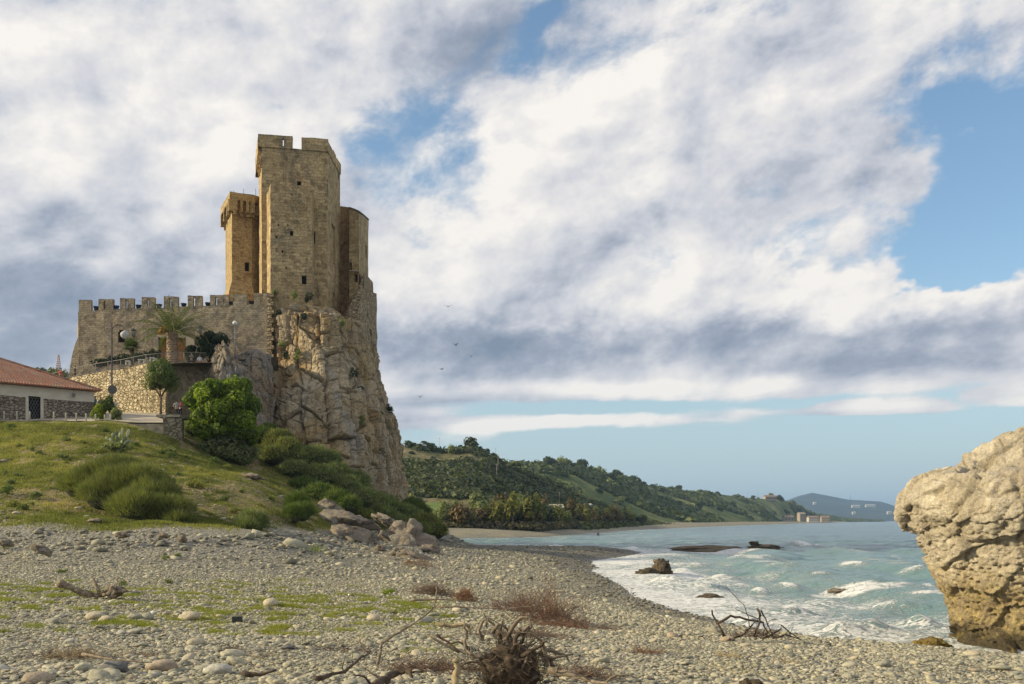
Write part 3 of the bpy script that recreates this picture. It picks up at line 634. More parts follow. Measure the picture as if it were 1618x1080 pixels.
# ------------------------------------------------------------------ masonry
def masonry(name, c1, c2, mort, stain, bw=0.85, bh=0.40, amt=0.5, irregular=0.22, bump=0.06, ochre=None, rubble=None):
    m, n = newmat(name)
    uv = n.n('ShaderNodeUVMap', uv_map='UVMap').outputs[0]
    w = n.vm('SCALE', n.vm('SUBTRACT', n.noise(n.pos, 1.3, 3, out=1), (.5, .5, .5)), irregular)
    q = n.vm('ADD', uv, w)
    b = n.n('ShaderNodeTexBrick'); n.put(b.inputs['Vector'], q); b.inputs['Scale'].default_value = 1.0
    b.inputs['Brick Width'].default_value = bw; b.inputs['Row Height'].default_value = bh; b.inputs['Mortar Size'].default_value = 0.012
    b.inputs['Mortar Smooth'].default_value = 0.4; b.inputs['Bias'].default_value = -0.1
    n.put(b.inputs['Color1'], c1); n.put(b.inputs['Color2'], c2); n.put(b.inputs['Mortar'], mort)
    c = b.outputs['Color']; bfac = n.m('SUBTRACT', 1.0, b.outputs['Fac'])
    if rubble:
        qq = n.map(q, (1/rubble[0], 1/rubble[1], 1)); ed = n.vor(qq, 1.0, 'DISTANCE_TO_EDGE', rand=0.8); cc_ = n.vor(qq, 1.0, out='Color', rand=0.8)
        sc_ = n.n('ShaderNodeSeparateXYZ'); n.put(sc_.inputs[0], cc_); bfac = n.ramp(ed, 0.0, 0.14)
        c = n.mix(bfac, mort, n.mix(sc_.outputs[0], c1, n.mix(sc_.outputs[1], c2, tuple(v*1.25 for v in c1))))
    blot = n.noise(n.map(n.pos, (1, 1, 0.7)), 0.30, 6, 0.65, 0.6); fine = n.noise(n.pos, 5.0, 7, 0.7)
    if ochre: c = n.mix(n.m('MULTIPLY', n.ramp(n.noise(n.pos, 0.22, 5, 0.6, 0.5), 0.45, 0.62), 0.7), c, ochre)
    c = n.mix(n.m('MULTIPLY', n.ramp(blot, 0.50, 0.72), amt), c, stain)
    st = n.noise(n.map(n.pos, (1.6, 1.6, 0.1)), 0.8, 6, 0.65, 0.3)
    c = n.mix(n.m('MULTIPLY', n.ramp(st, 0.56, 0.74), amt), c, stain)
    c = n.mix(n.ramp(fine, 0.3, 0.72), n.vm('MULTIPLY', c, (0.62, 0.60, 0.58)), n.vm('MULTIPLY', c, (1.32, 1.30, 1.27)))
    v = n.vor(n.pos, 2.2, out='Color'); vs_ = n.n('ShaderNodeSeparateXYZ'); n.put(vs_.inputs[0], v)
    c = n.mix(n.m('MULTIPLY', n.ramp(vs_.outputs[0], 0.72, 0.8, False), 0.45), c, n.vm('MULTIPLY', c, (0.45, 0.42, 0.40)))
    n.put(n.b.inputs['Base Color'], c); n.b.inputs['Roughness'].default_value = 0.92; n.b.inputs['Specular IOR Level'].default_value = 0.15
    h = n.m('ADD', n.m('MULTIPLY', bfac, 0.9 if rubble else 0.5), n.m('MULTIPLY', fine, 0.9))
    h = n.m('ADD', h, n.noise(n.pos, 1.5, 5, 0.6)); n.put(n.b.inputs['Normal'], n.bump(h, bump, 1.0))
    return m
M_KEEP = masonry('keep masonry', (0.57, 0.435, 0.245), (0.33, 0.25, 0.14), (0.33, 0.27, 0.175), (0.19, 0.155, 0.11), amt=0.9, ochre=(0.42, 0.31, 0.165))
M_OCHRE = masonry('ochre masonry', (0.46, 0.355, 0.19), (0.33, 0.245, 0.13), (0.27, 0.18, 0.09), (0.19, 0.12, 0.06), bw=0.5, bh=0.26, amt=0.6)
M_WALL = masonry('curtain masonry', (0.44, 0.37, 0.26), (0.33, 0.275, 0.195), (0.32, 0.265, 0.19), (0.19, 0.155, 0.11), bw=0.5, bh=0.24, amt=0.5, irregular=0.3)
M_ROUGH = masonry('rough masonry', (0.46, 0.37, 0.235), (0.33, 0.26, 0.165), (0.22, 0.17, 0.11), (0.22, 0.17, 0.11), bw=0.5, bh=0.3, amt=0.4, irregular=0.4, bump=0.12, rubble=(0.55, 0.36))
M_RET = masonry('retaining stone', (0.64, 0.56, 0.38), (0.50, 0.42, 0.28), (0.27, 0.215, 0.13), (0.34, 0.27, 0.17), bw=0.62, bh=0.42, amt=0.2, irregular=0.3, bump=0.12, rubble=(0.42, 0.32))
M_HOUSE = masonry('house stone', (0.34, 0.29, 0.23), (0.24, 0.205, 0.165), (0.15, 0.125, 0.10), (0.14, 0.12, 0.10), bw=0.45, bh=0.26, amt=0.3, irregular=0.3, bump=0.1, rubble=(0.42, 0.24))
M_DARK = plain('dark opening', (0.012, 0.010, 0.008), 0.9)
M_PALE = plain('pale plaster', (0.38, 0.32, 0.235), 0.9, 0.12, 1.5, bump=0.03)
M_CAPST = plain('worn coping', (0.17, 0.15, 0.115), 0.95, 0.35, 3.0, bump=0.1)

def wall(mb, p0, p1, z0, z1, holes=(), depth=0.55, step=1.0, jit=0.06, u0=0.0, jtop=0.12):
    """a wall face from p0 to p1 (left to right seen from outside); z0/z1 a number or (left, right); holes (u0,u1,z0,z1) with reveals"""
    p0 = Vector((p0[0], p0[1])); p1 = Vector((p1[0], p1[1])); L = (p1-p0).length; t = (p1-p0)/L; nrm = Vector((t.y, -t.x))
    za = z0 if isinstance(z0, (tuple, list)) else (z0, z0); zb = z1 if isinstance(z1, (tuple, list)) else (z1, z1)
    us = {0.0, L}; k = max(1, int(round(L/step)))
    for i in range(1, k): us.add(L*i/k)
    zlo, zhi = min(za), max(zb); zs = set(); kz = max(1, int(round((zhi-zlo)/step)))
    for i in range(kz+1): zs.add(i/kz)
    for h in holes: us.add(h[0]); us.add(h[1]); zs.add((h[2]-zlo)/(zhi-zlo)); zs.add((h[3]-zlo)/(zhi-zlo))
    def clean(s, lock):
        s = sorted(s); out = []
        for v in s:
            if out and abs(v-out[-1]) < 1e-3: continue
            out.append(v)
        return out
    us = clean(us, None); zs = clean(zs, None)
    hu = {round(v, 3) for h in holes for v in h[:2]}; hz = {round((v-zlo)/(zhi-zlo), 3) for h in holes for v in h[2:4]}
    V = []; T = []
    for a in us:
        f = a/L; lo = za[0]+(za[1]-za[0])*f; hi = zb[0]+(zb[1]-zb[0])*f
        for b in zs:
            zl = zlo+(zhi-zlo)*b; hh_ = max([h[3] for h in holes], default=None) if holes else None
            z = zl if (za[0] == za[1] and zb[0] == zb[1]) else ((lo+(hi-lo)*b) if hh_ is None else (zl if zl <= hh_ else hh_+(hi-hh_)*(zl-hh_)/(zhi-hh_)))
            q = p0+t*a; pos = Vector((q.x, q.y, z)); V.append(pos); T.append((a, b))
    A = np.array([v[:] for v in V]); j1 = fbm(A*0.9, 2, 5); j2 = fbm(A*1.3, 2, 9); j3 = fbm(A*0.9+40, 2, 13)
    VV = []; UV = []
    for i, v in enumerate(V):
        a, b = T[i]; q = v.copy(); e = 0.0 if (a < 1e-4 or a > L-1e-4) else 1.0
        q.x += nrm.x*jit*j1[i]*1.5; q.y += nrm.y*jit*j1[i]*1.5
        if round(b, 3) not in hz or b > 0.999: q.z += (jtop if b > 0.999 else jit)*j2[i]*1.4
        VV.append(q); UV.append((u0+a, v.z))
    F = []; FU = []; nz = len(zs)
    for i in range(len(us)-1):
        for j in range(nz-1):
            um = (us[i]+us[i+1])/2; zm = zlo+(zhi-zlo)*(zs[j]+zs[j+1])/2
            if any(h[0] < um < h[1] and h[2] < zm < h[3] for h in holes): continue
            f = [i*nz+j, (i+1)*nz+j, (i+1)*nz+j+1, i*nz+j+1]; F.append(f); FU.append([UV[q] for q in f])
    mb.add(VV, F, FU)
    for h in holes:
        c = []
        for d in (0, depth):
            for (a, z) in ((h[0], h[2]), (h[1], h[2]), (h[1], h[3]), (h[0], h[3])):
                q = p0+t*a-nrm*(d-(0.03 if d == 0 else 0)); c.append(Vector((q.x, q.y, z)))
        fs = [[0, 1, 5, 4], [1, 2, 6, 5], [2, 3, 7, 6], [3, 0, 4, 7]]
        mb.add(c, fs, [[(u0+h[0], h[2]), (u0+h[1], h[2]), (u0+h[1]+.5, h[3]), (u0+h[0], h[3])]]*4)
    return u0+L
def opening(parent, p0, p1, h, depth=0.5, mat=None, name='window'):
    p0 = Vector((p0[0], p0[1])); p1 = Vector((p1[0], p1[1])); L = (p1-p0).length; t = (p1-p0)/L; nrm = Vector((t.y, -t.x))
    q = p0+t*(h[0]+h[1])/2-nrm*(depth+0.02); mb = MB(); mb.box((q.x, q.y, (h[2]+h[3])/2), (h[1]-h[0]+0.1, 0.06, h[3]-h[2]+0.1), rz=math.atan2(t.y, t.x))
    return mb.build(name, mat or M_DARK, parent)
def uof(p0, p1, px):
    """distance along the wall p0-p1 where a pixel column crosses it"""
    k = (px-CX)/FOC; x0, y0 = p0; dx, dy = p1[0]-x0, p1[1]-y0
    s = (k*y0-x0)/(dx-k*dy); return s*math.hypot(dx, dy)
def yof(p0, p1, px):
    u = uof(p0, p1, px)/math.hypot(p1[0]-p0[0], p1[1]-p0[1]); return p0[1]+(p1[1]-p0[1])*u
def hole_px(p0, p1, x0, x1, y0, y1):
    Y = yof(p0, p1, (x0+x1)/2); return (uof(p0, p1, x0), uof(p0, p1, x1), ZZ(y1, Y), ZZ(y0, Y))
def topcap(mb, pts, z):
    zz = z if isinstance(z, (list, tuple)) else [z]*len(pts)
    mb.add([(p[0], p[1], q) for p, q in zip(pts, zz)], [list(range(len(pts)))])
castle = empty('castle', (*XY(470, 126), 29.0)); CL = Vector(castle.location)
tag(castle, 'medieval sandstone castle with tall battlemented keep on top of the cliff', 'castle')
def cbuild(mb, name, mat, parent):
    o = mb.build(name, mat, parent)
    return o
def fix_tree(root):
    """parts were built in world space: shift direct children so they sit right under the moved empty"""
    for ch in root.children: ch.location = Vector(ch.location)-Vector(root.location)
# --- keep
kA, kB, kC, kD, kE = XY(409, 132.5), XY(413.6, 124), XY(517, 125.5), XY(537.5, 134), XY(500, 139)
def K(px0, px1, py0, py1): return hole_px(kB, kC, px0, px1, py0, py1)
keep_h = [K(469.5, 476, 286, 292.5), K(493.4, 498, 365.5, 384), K(448, 451.5, 340, 344)]
mb = MB(); ztop = 50.6
u = wall(mb, kA, kB, 26, ztop-0.8); u = wall(mb, kB, kC, 26, ztop, keep_h, u0=u)
kr = [hole_px(kC, kD, 524, 529.5, 356, 416), hole_px(kC, kD, 525, 528, 395, 415), hole_px(kC, kD, 526, 529, 462, 484), hole_px(kC, kD, 534.5, 536, 276, 282)]
kr = [kr[0], kr[2], kr[3]]
u = wall(mb, kC, kD, 24, ztop, kr, depth=0.25, u0=u); u = wall(mb, kD, kE, 26, ztop, u0=u); wall(mb, kE, kA, 26, ztop, u0=u)
topcap(mb, [kA, kB, kC, kD, kE], ztop-0.05)
keep = cbuild(mb, 'keep', M_KEEP, castle); tag(keep, 'tallest tower of the castle with a gapped battlement')
for h in keep_h: opening(keep, kB, kC, h)
for i, h in enumerate(kr): opening(keep, kC, kD, h, depth=0.22, mat=M_KEEP if i == 0 else M_DARK, name='blind_arch' if i == 0 else 'window')
def merlon(parent, p0, p1, u0, u1, z0, z1, th=0.8, slit=None, mat=M_KEEP, out=0.12, slope=0.0, name='merlon'):
    p0 = Vector((p0[0], p0[1])); p1 = Vector((p1[0], p1[1])); t = (p1-p0).normalized(); nrm = Vector((t.y, -t.x)); a = p0+nrm*out; mb = MB()
    def blk(ua, ub, za, zb):
        q0 = a+t*ua; q1 = a+t*ub; r0 = q0-nrm*th; r1 = q1-nrm*th
        wall(mb, q0, q1, za, zb, jit=0.05, jtop=0.08, step=0.7, u0=ua); wall(mb, q1, r1, za, zb, jit=0.05, jtop=0.08, step=0.7, u0=ub)
        wall(mb, r1, r0, za, zb, jit=0.05, jtop=0.08, step=0.7); wall(mb, r0, q0, za, zb, jit=0.05, jtop=0.08, step=0.7)
        topcap(mb, [q0, q1, r1, r0], zb-0.02)
    if slit:
        s0, s1, za, zb = slit
        blk(u0, s0, z0, z1); blk(s1, u1, z0, z1); blk(s0+0.001, s1-0.001, zb, z1-0.02)
        if za > z0+0.1: blk(s0+.001, s1-.001, z0, za)
    else: blk(u0, u1, z0, z1)
    o = mb.build(name, mat, parent)
    return o
zt = 52.1; Lf = math.dist(kB, kC)
merlon(keep, kB, kC, -0.45, uof(kB, kC, 462.3), ztop-0.1, zt, slit=(uof(kB, kC, 446.6), uof(kB, kC, 448.4), ztop+0.2, zt-0.3), th=0.9)
merlon(keep, kB, kC, uof(kB, kC, 476.5), Lf+0.15, ztop-0.1, zt-0.05, th=0.9)
Ls = math.dist(kC, kD)
for a, b, dz in ((0.0, 0.30, -0.25), (0.38, 0.60, -0.2), (0.68, 1.0, -0.25)): merlon(keep, kC, kD, Ls*a+0.02, Ls*b, ztop-0.1, zt+dz, th=0.8, out=0.1)
La = math.dist(kA, kB)
merlon(keep, kA, kB, 0, La-1.0, ztop-1.0, zt-0.1, th=0.8, out=0.45)
for k in range(3):
    mb = MB(); q = Vector(kB)+(Vector(kA)-Vector(kB)).normalized()*(0.6+k*1.6); nn = Vector((kB[1]-kA[1], -(kB[0]-kA[0]))).normalized()
    for j, r in enumerate((0.15, 0.3, 0.45)): mb.box((q.x+nn.x*r/2, q.y+nn.y*r/2, 48.4+j*0.45), (r+0.2, 0.5, 0.46), rz=math.atan2(nn.y, nn.x))
    mb.build('corbel', M_KEEP, keep)
# --- fore tower
fA, fB, fC, fD = XY(417.5, 126), XY(427.5, 121.4), XY(493.5, 122.4), XY(497, 126)
def H(*a): return hole_px(fB, fC, *a)
fh = [H(458.5, 463, 364.5, 372), H(477, 484, 435, 448.5), H(459.8, 462, 306, 309), H(438.6, 441, 353.5, 356.5), H(435.5, 438, 372.5, 375.5), H(445, 447.5, 395, 398.5), H(451, 453, 421, 424), H(454, 456, 354, 357)]
mb = MB(); u = wall(mb, fA, fB, 27, (44.2, 45.1)); u = wall(mb, fB, fC, 27, (45.1, 44.6), fh, u0=u); wall(mb, fC, fD, 27, 44.6, u0=u)
topcap(mb, [fA, fB, fC, fD], [44.2, 45.0, 44.5, 44.6])
fore = cbuild(mb, 'fore_tower', M_KEEP, castle)
for h in fh: opening(fore, fB, fC, h)
# a taller strip right of it, flush with the keep
mb = MB(); g0, g1 = XY(494.2, 122.6), XY(500, 122.8)
# --- ochre polygonal tower on the left
oA, oB, oC, oD, oE = XY(356.5, 136.5), XY(366.5, 130.6), XY(398, 131.6), XY(413, 133.5), XY(402, 140)
oh = [hole_px(oB, oC, 387, 393.8, 414, 428.2)]
mb = MB(); zo = ZZ(336, 131); zt2 = ZZ(307.5, 131)
u = wall(mb, oA, oB, 26, zo); u = wall(mb, oB, oC, 26, zo, oh, u0=u); u = wall(mb, oC, oD, 26, zo, u0=u); wall(mb, oD, oE, 26, zo); wall(mb, oE, oA, 26, zo)
ot = cbuild(mb, 'round_tower', M_OCHRE, castle); tag(ot, 'orange toned polygonal tower with arched machicolation')
for h in oh: opening(ot, oB, oC, h)
# machicolation: piers under little arches, then the parapet
cc = Vector(XY(385, 135.3))
def outw(p, d): v = Vector(p)-cc; return tuple(Vector(p)+v.normalized()*d)
ring = [oA, oB, oC, oD, oE]; rin = [tuple(p) for p in ring]; rout = [outw(p, 0.85) for p in ring]
mb = MB()
topcap(mb, rin, zo-0.02)
for i in range(3):
    a, b = Vector(rout[i]), Vector(rout[i+1]); L = (b-a).length; n_ = (3, 4, 2)[i]
    t = (b-a).normalized(); nn = Vector((t.y, -t.x)); za, zm, zb2 = zo-0.1, ZZ(319, 131), zt2
    for k in range(n_+1):
        q = a+t*(L*k/n_)-nn*0.47
        mb.box((q.x, q.y, (za+zm)/2), (0.34, 0.95, zm-za), rz=math.atan2(t.y, t.x)); q2 = q-nn*0.15
        mb.box((q2.x, q2.y, za-0.15), (0.34, 0.34, 0.5), rz=math.atan2(t.y, t.x))
    for k in range(n_):                                  # arch heads
        for s in (-1, 1):
            q = a+t*(L*(k+0.5)/n_+s*L/n_*0.33)-nn*0.28; mb.box((q.x, q.y, zm-0.1), (0.2, 0.5, 0.22), rz=math.atan2(t.y, t.x), ry=s*0.6)
mach = mb.build('machicolation', M_OCHRE, ot)
mb = MB()
for i in range(3): wall(mb, rout[i], rout[i+1], ZZ(319, 131), zt2, jit=0.04, step=0.8, u0=i*4)
topcap(mb, rout, zt2-0.03); mb.add([(p[0], p[1], ZZ(319, 131)) for p in rout], [list(range(5))[::-1]]); mb.build('parapet', M_OCHRE, ot)
mb = MB(); hw = [outw(p, 0.02) for p in ring]; M0 = MB()
i0 = [outw(oA, 0.9), outw(oB, 1.1), outw(oC, 1.0)]; zf0, zf1 = 29.5, ZZ(444, 131)
for p, q, zz0, zz1 in ((0, 1, ZZ(464, 131), zf1), (1, 2, ZZ(464, 131), zf1)):
    mb.add([(*i0[p], zz0), (*i0[q], zz0), (*rin[q], zz1), (*rin[p], zz1)], [[0, 1, 2, 3]], [[(0, 0), (4, 0), (4, 2), (0, 2)]])
    mb.add([(*i0[p], 27), (*i0[q], 27), (*i0[q], zz0), (*i0[p], zz0)], [[0, 1, 2, 3]], [[(0, 0), (4, 0), (4, 3), (0, 3)]])
mb.build('battered_base', M_OCHRE, ot)
for px, dy in ((369.5, 7), (385, 9.5), (404, 9.5)):
    x, y, z = P3(px, 307.5, 134); mb = MB(); mb.tube([(x, y, z-0.4), (x, y, z+dy/FOC*134)], 0.035, 5); mb.build('antenna', plain('antenna metal', (0.15, 0.15, 0.15), 0.5), ot)
# --- right hand towers
rA, rB, rC, rD, rE = XY(536, 137.5), XY(551, 136), XY(568, 135), XY(582, 144), XY(560, 150)
rA0 = XY(551.5, 132.8); rB0 = XY(567, 132.3)
rh = [hole_px(rA0, rB0, 551.5, 556, 414.5, 427), hole_px(rA0, rB0, 559.6, 565.2, 433, 446), hole_px(rA0, rB0, 553, 563.5, 474, 489)]
r2 = [hole_px(rB0, rD, 577.3, 579.4, 388, 407)]
mb = MB()
u = wall(mb, rA, rB, 25, (ZZ(325, 137.5), ZZ(327, 136))); u = wall(mb, XY(551.5, 136.5), rA0, 25, 45.9, u0=u)
u = wall(mb, rA0, rB0, 25, (ZZ(328.5, 132.8), ZZ(334.5, 132.3)), rh, u0=u); u = wall(mb, rB0, rD, 23, (ZZ(334.5, 132.3), ZZ(347, 144)), r2, u0=u); wall(mb, rD, rE, 23, ZZ(347, 144)); wall(mb, rE, rA, 23, ZZ(347, 144))
topcap(mb, [rA, rB, rA0, rB0, rD, rE], [ZZ(325, 137.5), ZZ(327, 136), ZZ(328.5, 132.8), ZZ(334.5, 132.3), ZZ(347, 144), ZZ(347, 144)])
rt = cbuild(mb, 'east_tower', M_KEEP, castle); tag(rt, 'lower round shouldered tower at the right')
for h in rh[:2]: opening(rt, rA0, rB0, h)
opening(rt, rA0, rB0, rh[2], depth=0.2, mat=M_OCHRE, name='blocked_window')
opening(rt, rB0, rD, r2[0])
mb = MB(); mb.box((*XY(559.5, 132.2), ZZ(429, 132.5)), (1.2, 0.5, 0.12)); mb.build('window_ledge', M_PALE, rt)
mb = MB()                                             # coping of flat slabs
for (p, q, z1_, z2_) in ((rA0, rB0, ZZ(328.5, 132.8), ZZ(334.5, 132.3)), (rB0, rD, ZZ(334.5, 132.3), ZZ(347, 144))):
    a = Vector((*p, z1_)); b = Vector((*q, z2_)); mb.tube([a+Vector((0, 0, 0.05)), (a+b)/2+Vector((0, 0, 0.1)), b+Vector((0, 0, 0.05))], 0.13, 6)
mb.build('coping', M_CAPST, rt)
bA, bB, bC = XY(566, 132.0), XY(575, 132.0), XY(589.5, 143)
mb = MB(); u = wall(mb, bA, bB, 22, (ZZ(452, 131.5), ZZ(430, 131))); u = wall(mb, bB, bC, 20, (ZZ(424, 131), ZZ(446, 143)), u0=u); wall(mb, bC, XY(585, 146), 20, ZZ(446, 143)); topcap(mb, [bA, bB, bC, XY(580, 144)], [ZZ(452, 131.5), ZZ(428, 131), ZZ(446, 143), ZZ(440, 144)])
bt = cbuild(mb, 'buttress', M_ROUGH, castle)
cA, cB, cC, cD = XY(544, 126.5), XY(569, 126.4), XY(595.3, 141), XY(590, 147)
ch = [hole_px(cB, cC, 571, 574, 512, 525), hole_px(cB, cC, 584, 587, 520, 531), hole_px(cB, cC, 579.5, 581.5, 494, 500)]
mb = MB(); u = wall(mb, cA, cB, 20.5, (ZZ(500, 127), ZZ(452, 126.4)), jit=0.16); u = wall(mb, cB, cC, 16, (ZZ(452, 126.4), ZZ(464, 141)), ch, u0=u, jit=0.14); wall(mb, cC, cD, 16, ZZ(464, 141)); wall(mb, XY(543, 133), cA, 20.5, ZZ(500, 127))
topcap(mb, [cA, cB, cC, cD, XY(555, 140)], [ZZ(500, 127), ZZ(452, 126.4), ZZ(464, 141), ZZ(464, 147), ZZ(470, 140)])
ct = cbuild(mb, 'lower_bastion', M_ROUGH, castle)
for h in ch: opening(ct, cB, cC, h)
# --- curtain wall
wA, wB, wC = XY(124.5, 119.3), XY(427.5, 120.6), XY(437, 124)
def WY(px): return 119.3+(px-124.5)/303*1.3
def WC(px): return ZZ(490, 119.3)+(ZZ(479.5, 120.6)-ZZ(490, 119.3))*(px-124.5)/303
def WM(px): return ZZ(473.5, 119.3)+(ZZ(462.5, 120.6)-ZZ(473.5, 119.3))*(px-124.5)/303
wh = [hole_px(wA, wB, 186.5, 197.5, 524, 540.5), hole_px(wA, wB, 188.5, 195.5, 521, 524), hole_px(wA, wB, 251, 262.5, 533, 570), hole_px(wA, wB, 276, 293, 533, 570)]
mb = MB(); u = wall(mb, wA, wB, 19.5, (WC(124.5), WC(427.5)), wh, jit=0.07, depth=0.6); u = wall(mb, wB, wC, 19, WM(427)-0.4, u0=u, jit=0.15); wall(mb, XY(122.5, 127), wA, 19.5, WC(124))
p2 = XY(123.5, 120.5); p3 = XY(427, 121.8)
mb.add([(*wA, WC(124)-0.05), (*wB, WC(427)-0.05), (*p3, WC(427)-0.05), (*p2, WC(124)-0.05)], [[0, 1, 2, 3]]); wall(mb, p3, p2, 26, (WC(427), WC(124)))
cw = cbuild(mb, 'curtain_wall', M_WALL, castle); tag(cw, 'long battlemented curtain wall facing the terrace')
opening(cw, wA, wB, wh[0], 0.5); opening(cw, wA, wB, wh[1], 0.5)
M_ORW = plain('orange varnished wood', (0.34, 0.17, 0.055), 0.7, 0.4, 3.0)
opening(cw, wA, wB, wh[2], 0.25, M_ORW, 'door'); opening(cw, wA, wB, wh[3], 0.25, M_ORW, 'door')
for a, b, s in ((124.5, 144.5, 140), (155.5, 179, 165.3), (189.5, 211.8, 200), (224, 245, 233.6), (258.8, 281.8, 269.5), (296.5, 319.5, 307), (332, 352.5, 342)):
    sl = (uof(wA, wB, s-1.6), uof(wA, wB, s+1.0), WC(s)+0.05, WM(s)-0.25) if a > 130 else None
    merlon(cw, wA, wB, uof(wA, wB, a), uof(wA, wB, b), WC(a)-0.2, WM((a+b)/2), th=0.45, out=0.0, slit=sl, mat=M_WALL)
for a, b, s in ((352.8, 361.8, None), (368.0, 390.5, None), (401.5, 427.6, 413.6)):
    sl = (uof(wA, wB, s-1.6), uof(wA, wB, s+1.2), WC(s)-0.1, WM(s)-0.2) if s else None
    merlon(cw, wA, wB, uof(wA, wB, a), uof(wA, wB, b), WC(a)-0.2, WM((a+b)/2), th=0.45, out=0.0, slit=sl, mat=M_WALL)
mb = MB()                                              # the battered left end, catching the sun
for (pa, za), (pb, zb2) in zip([(108, 597), (110.5, 580), (114, 560), (119, 542)], [(110.5, 580), (114, 560), (119, 542), (124.5, 530)]):
    a0, a1 = P3(pa, za, 119.3), P3(pb, zb2, 119.3); dk = 9.0
    mb.add([a0, (XY(124.6, 119.3)[0], 119.3, a0[2]), (XY(124.6, 119.3)[0], 119.3, a1[2]), a1], [[0, 1, 2, 3]])
    mb.add([(a0[0]-1.0, a0[1]+dk, a0[2]), a0, a1, (a1[0]-1.0, a1[1]+dk, a1[2])], [[0, 1, 2, 3]], [[(0, a0[2]), (dk, a0[2]), (dk, a1[2]), (0, a1[2])]])
mb.build('battered_end', M_WALL, cw)
mb = MB()                                              # pale doorway block with a drain pipe
a = Vector(XY(245, 126)); 
for x0, x1, y0, y1, d in ((244, 250.5, 533, 570, .35), (293.5, 307, 531, 570, .35), (250.5, 293.5, 530, 533, .45)):
    X0, X1 = XY(x0, 119.6)[0], XY(x1, 119.6)[0]; mb.box(((X0+X1)/2, 119.87, (ZZ(y0, 119.6)+ZZ(y1, 119.6))/2), (X1-X0, 0.5, ZZ(y0, 119.6)-ZZ(y1, 119.6)))
mb.build('doorway_surround', M_PALE, cw)
mb = MB(); x, y, z = P3(250.8, 532, 119.3); mb.tube([(x, y, z), (x, y, ZZ(571, 119.3))], 0.11, 8); mb.build('drain_pipe', plain('dark pipe', (0.03, 0.025, 0.02), 0.5), cw)
mb = MB(); x, y, z = P3(283, 535, 119.4); mb.box((x+0.5, y, z-1.0), (2.0, 0.12, 0.35), ry=0.75); mb.build('awning_bar', plain('rust red wood', (0.25, 0.07, 0.04), 0.7), cw)
# quoins at the corner by the cliff
mb = MB()
for k in range(22): mb.box((wB[0]-0.12+0.1*(k % 2), wB[1]+0.1, 20.2+k*0.53), (0.55+0.25*(k % 2), 0.5, 0.46))
mb.build('quoins', M_ROUGH, cw)
fix_tree(castle)

# ------------------------------------------------------------------ terrace, ramp and retaining wall
TT = [(60, 610, 112.5), (110, 597, 110.8), (150, 589, 109.4), (190, 583, 107.8), (230, 575, 106.2), (262, 572.5, 105.2), (290, 571, 107), (326, 572, 109.5)]
mb = MB(); top = [P3(*t) for t in TT]
for i in range(len(top)-1):
    a, b = top[i], top[i+1]
    if TT[i][0] >= 262: continue
    wall(mb, a[:2], b[:2], 13.5, (a[2], b[2]), u0=i*3.1, jit=0.1, step=0.7, jtop=0.12)
a, b = P3(262, 572.5, 105.2), P3(268, 571, 107.5); wall(mb, a[:2], (XY(268, 108.5)), 13.5, a[2]-0.1, u0=40, jit=0.1)
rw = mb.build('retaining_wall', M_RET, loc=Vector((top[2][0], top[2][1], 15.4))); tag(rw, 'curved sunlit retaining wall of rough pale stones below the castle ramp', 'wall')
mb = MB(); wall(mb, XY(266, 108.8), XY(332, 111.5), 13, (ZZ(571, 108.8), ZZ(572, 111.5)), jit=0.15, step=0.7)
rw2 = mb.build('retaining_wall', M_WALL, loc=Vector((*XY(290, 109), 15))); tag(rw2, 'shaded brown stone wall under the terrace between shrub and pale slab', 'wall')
# ramp and terrace surface
V = []; cols = [60, 110, 150, 190, 230, 262, 290, 330, 380, 440]
fr = {60: (610, 112.5), 110: (597, 110.8), 150: (589, 109.4), 190: (583, 107.8), 230: (575, 106.2), 262: (572.5, 105.2), 290: (571, 107), 330: (571, 109.5), 380: (566, 113), 440: (562, 118)}
for px in cols:
    py, Y = fr[px]; x, y, z = P3(px, py, Y); zb = {60: 19, 110: 20.2, 150: 21.2, 190: 21.2, 230: 21.4}.get(px, 21.3)
    for k in range(6):
        f = k/5; YY = Y+(120.5-Y)*f; V.append((XY(px, YY)[0] if px > 60 else x-3*f, YY, z-0.12+(zb-z)*min(1, f*2)))
tag(mesh_np('terrace', V, gridF(len(cols), 6), plain('terrace paving', (0.17, 0.145, 0.11), 0.9, 0.2, 2.0)), kind='structure')

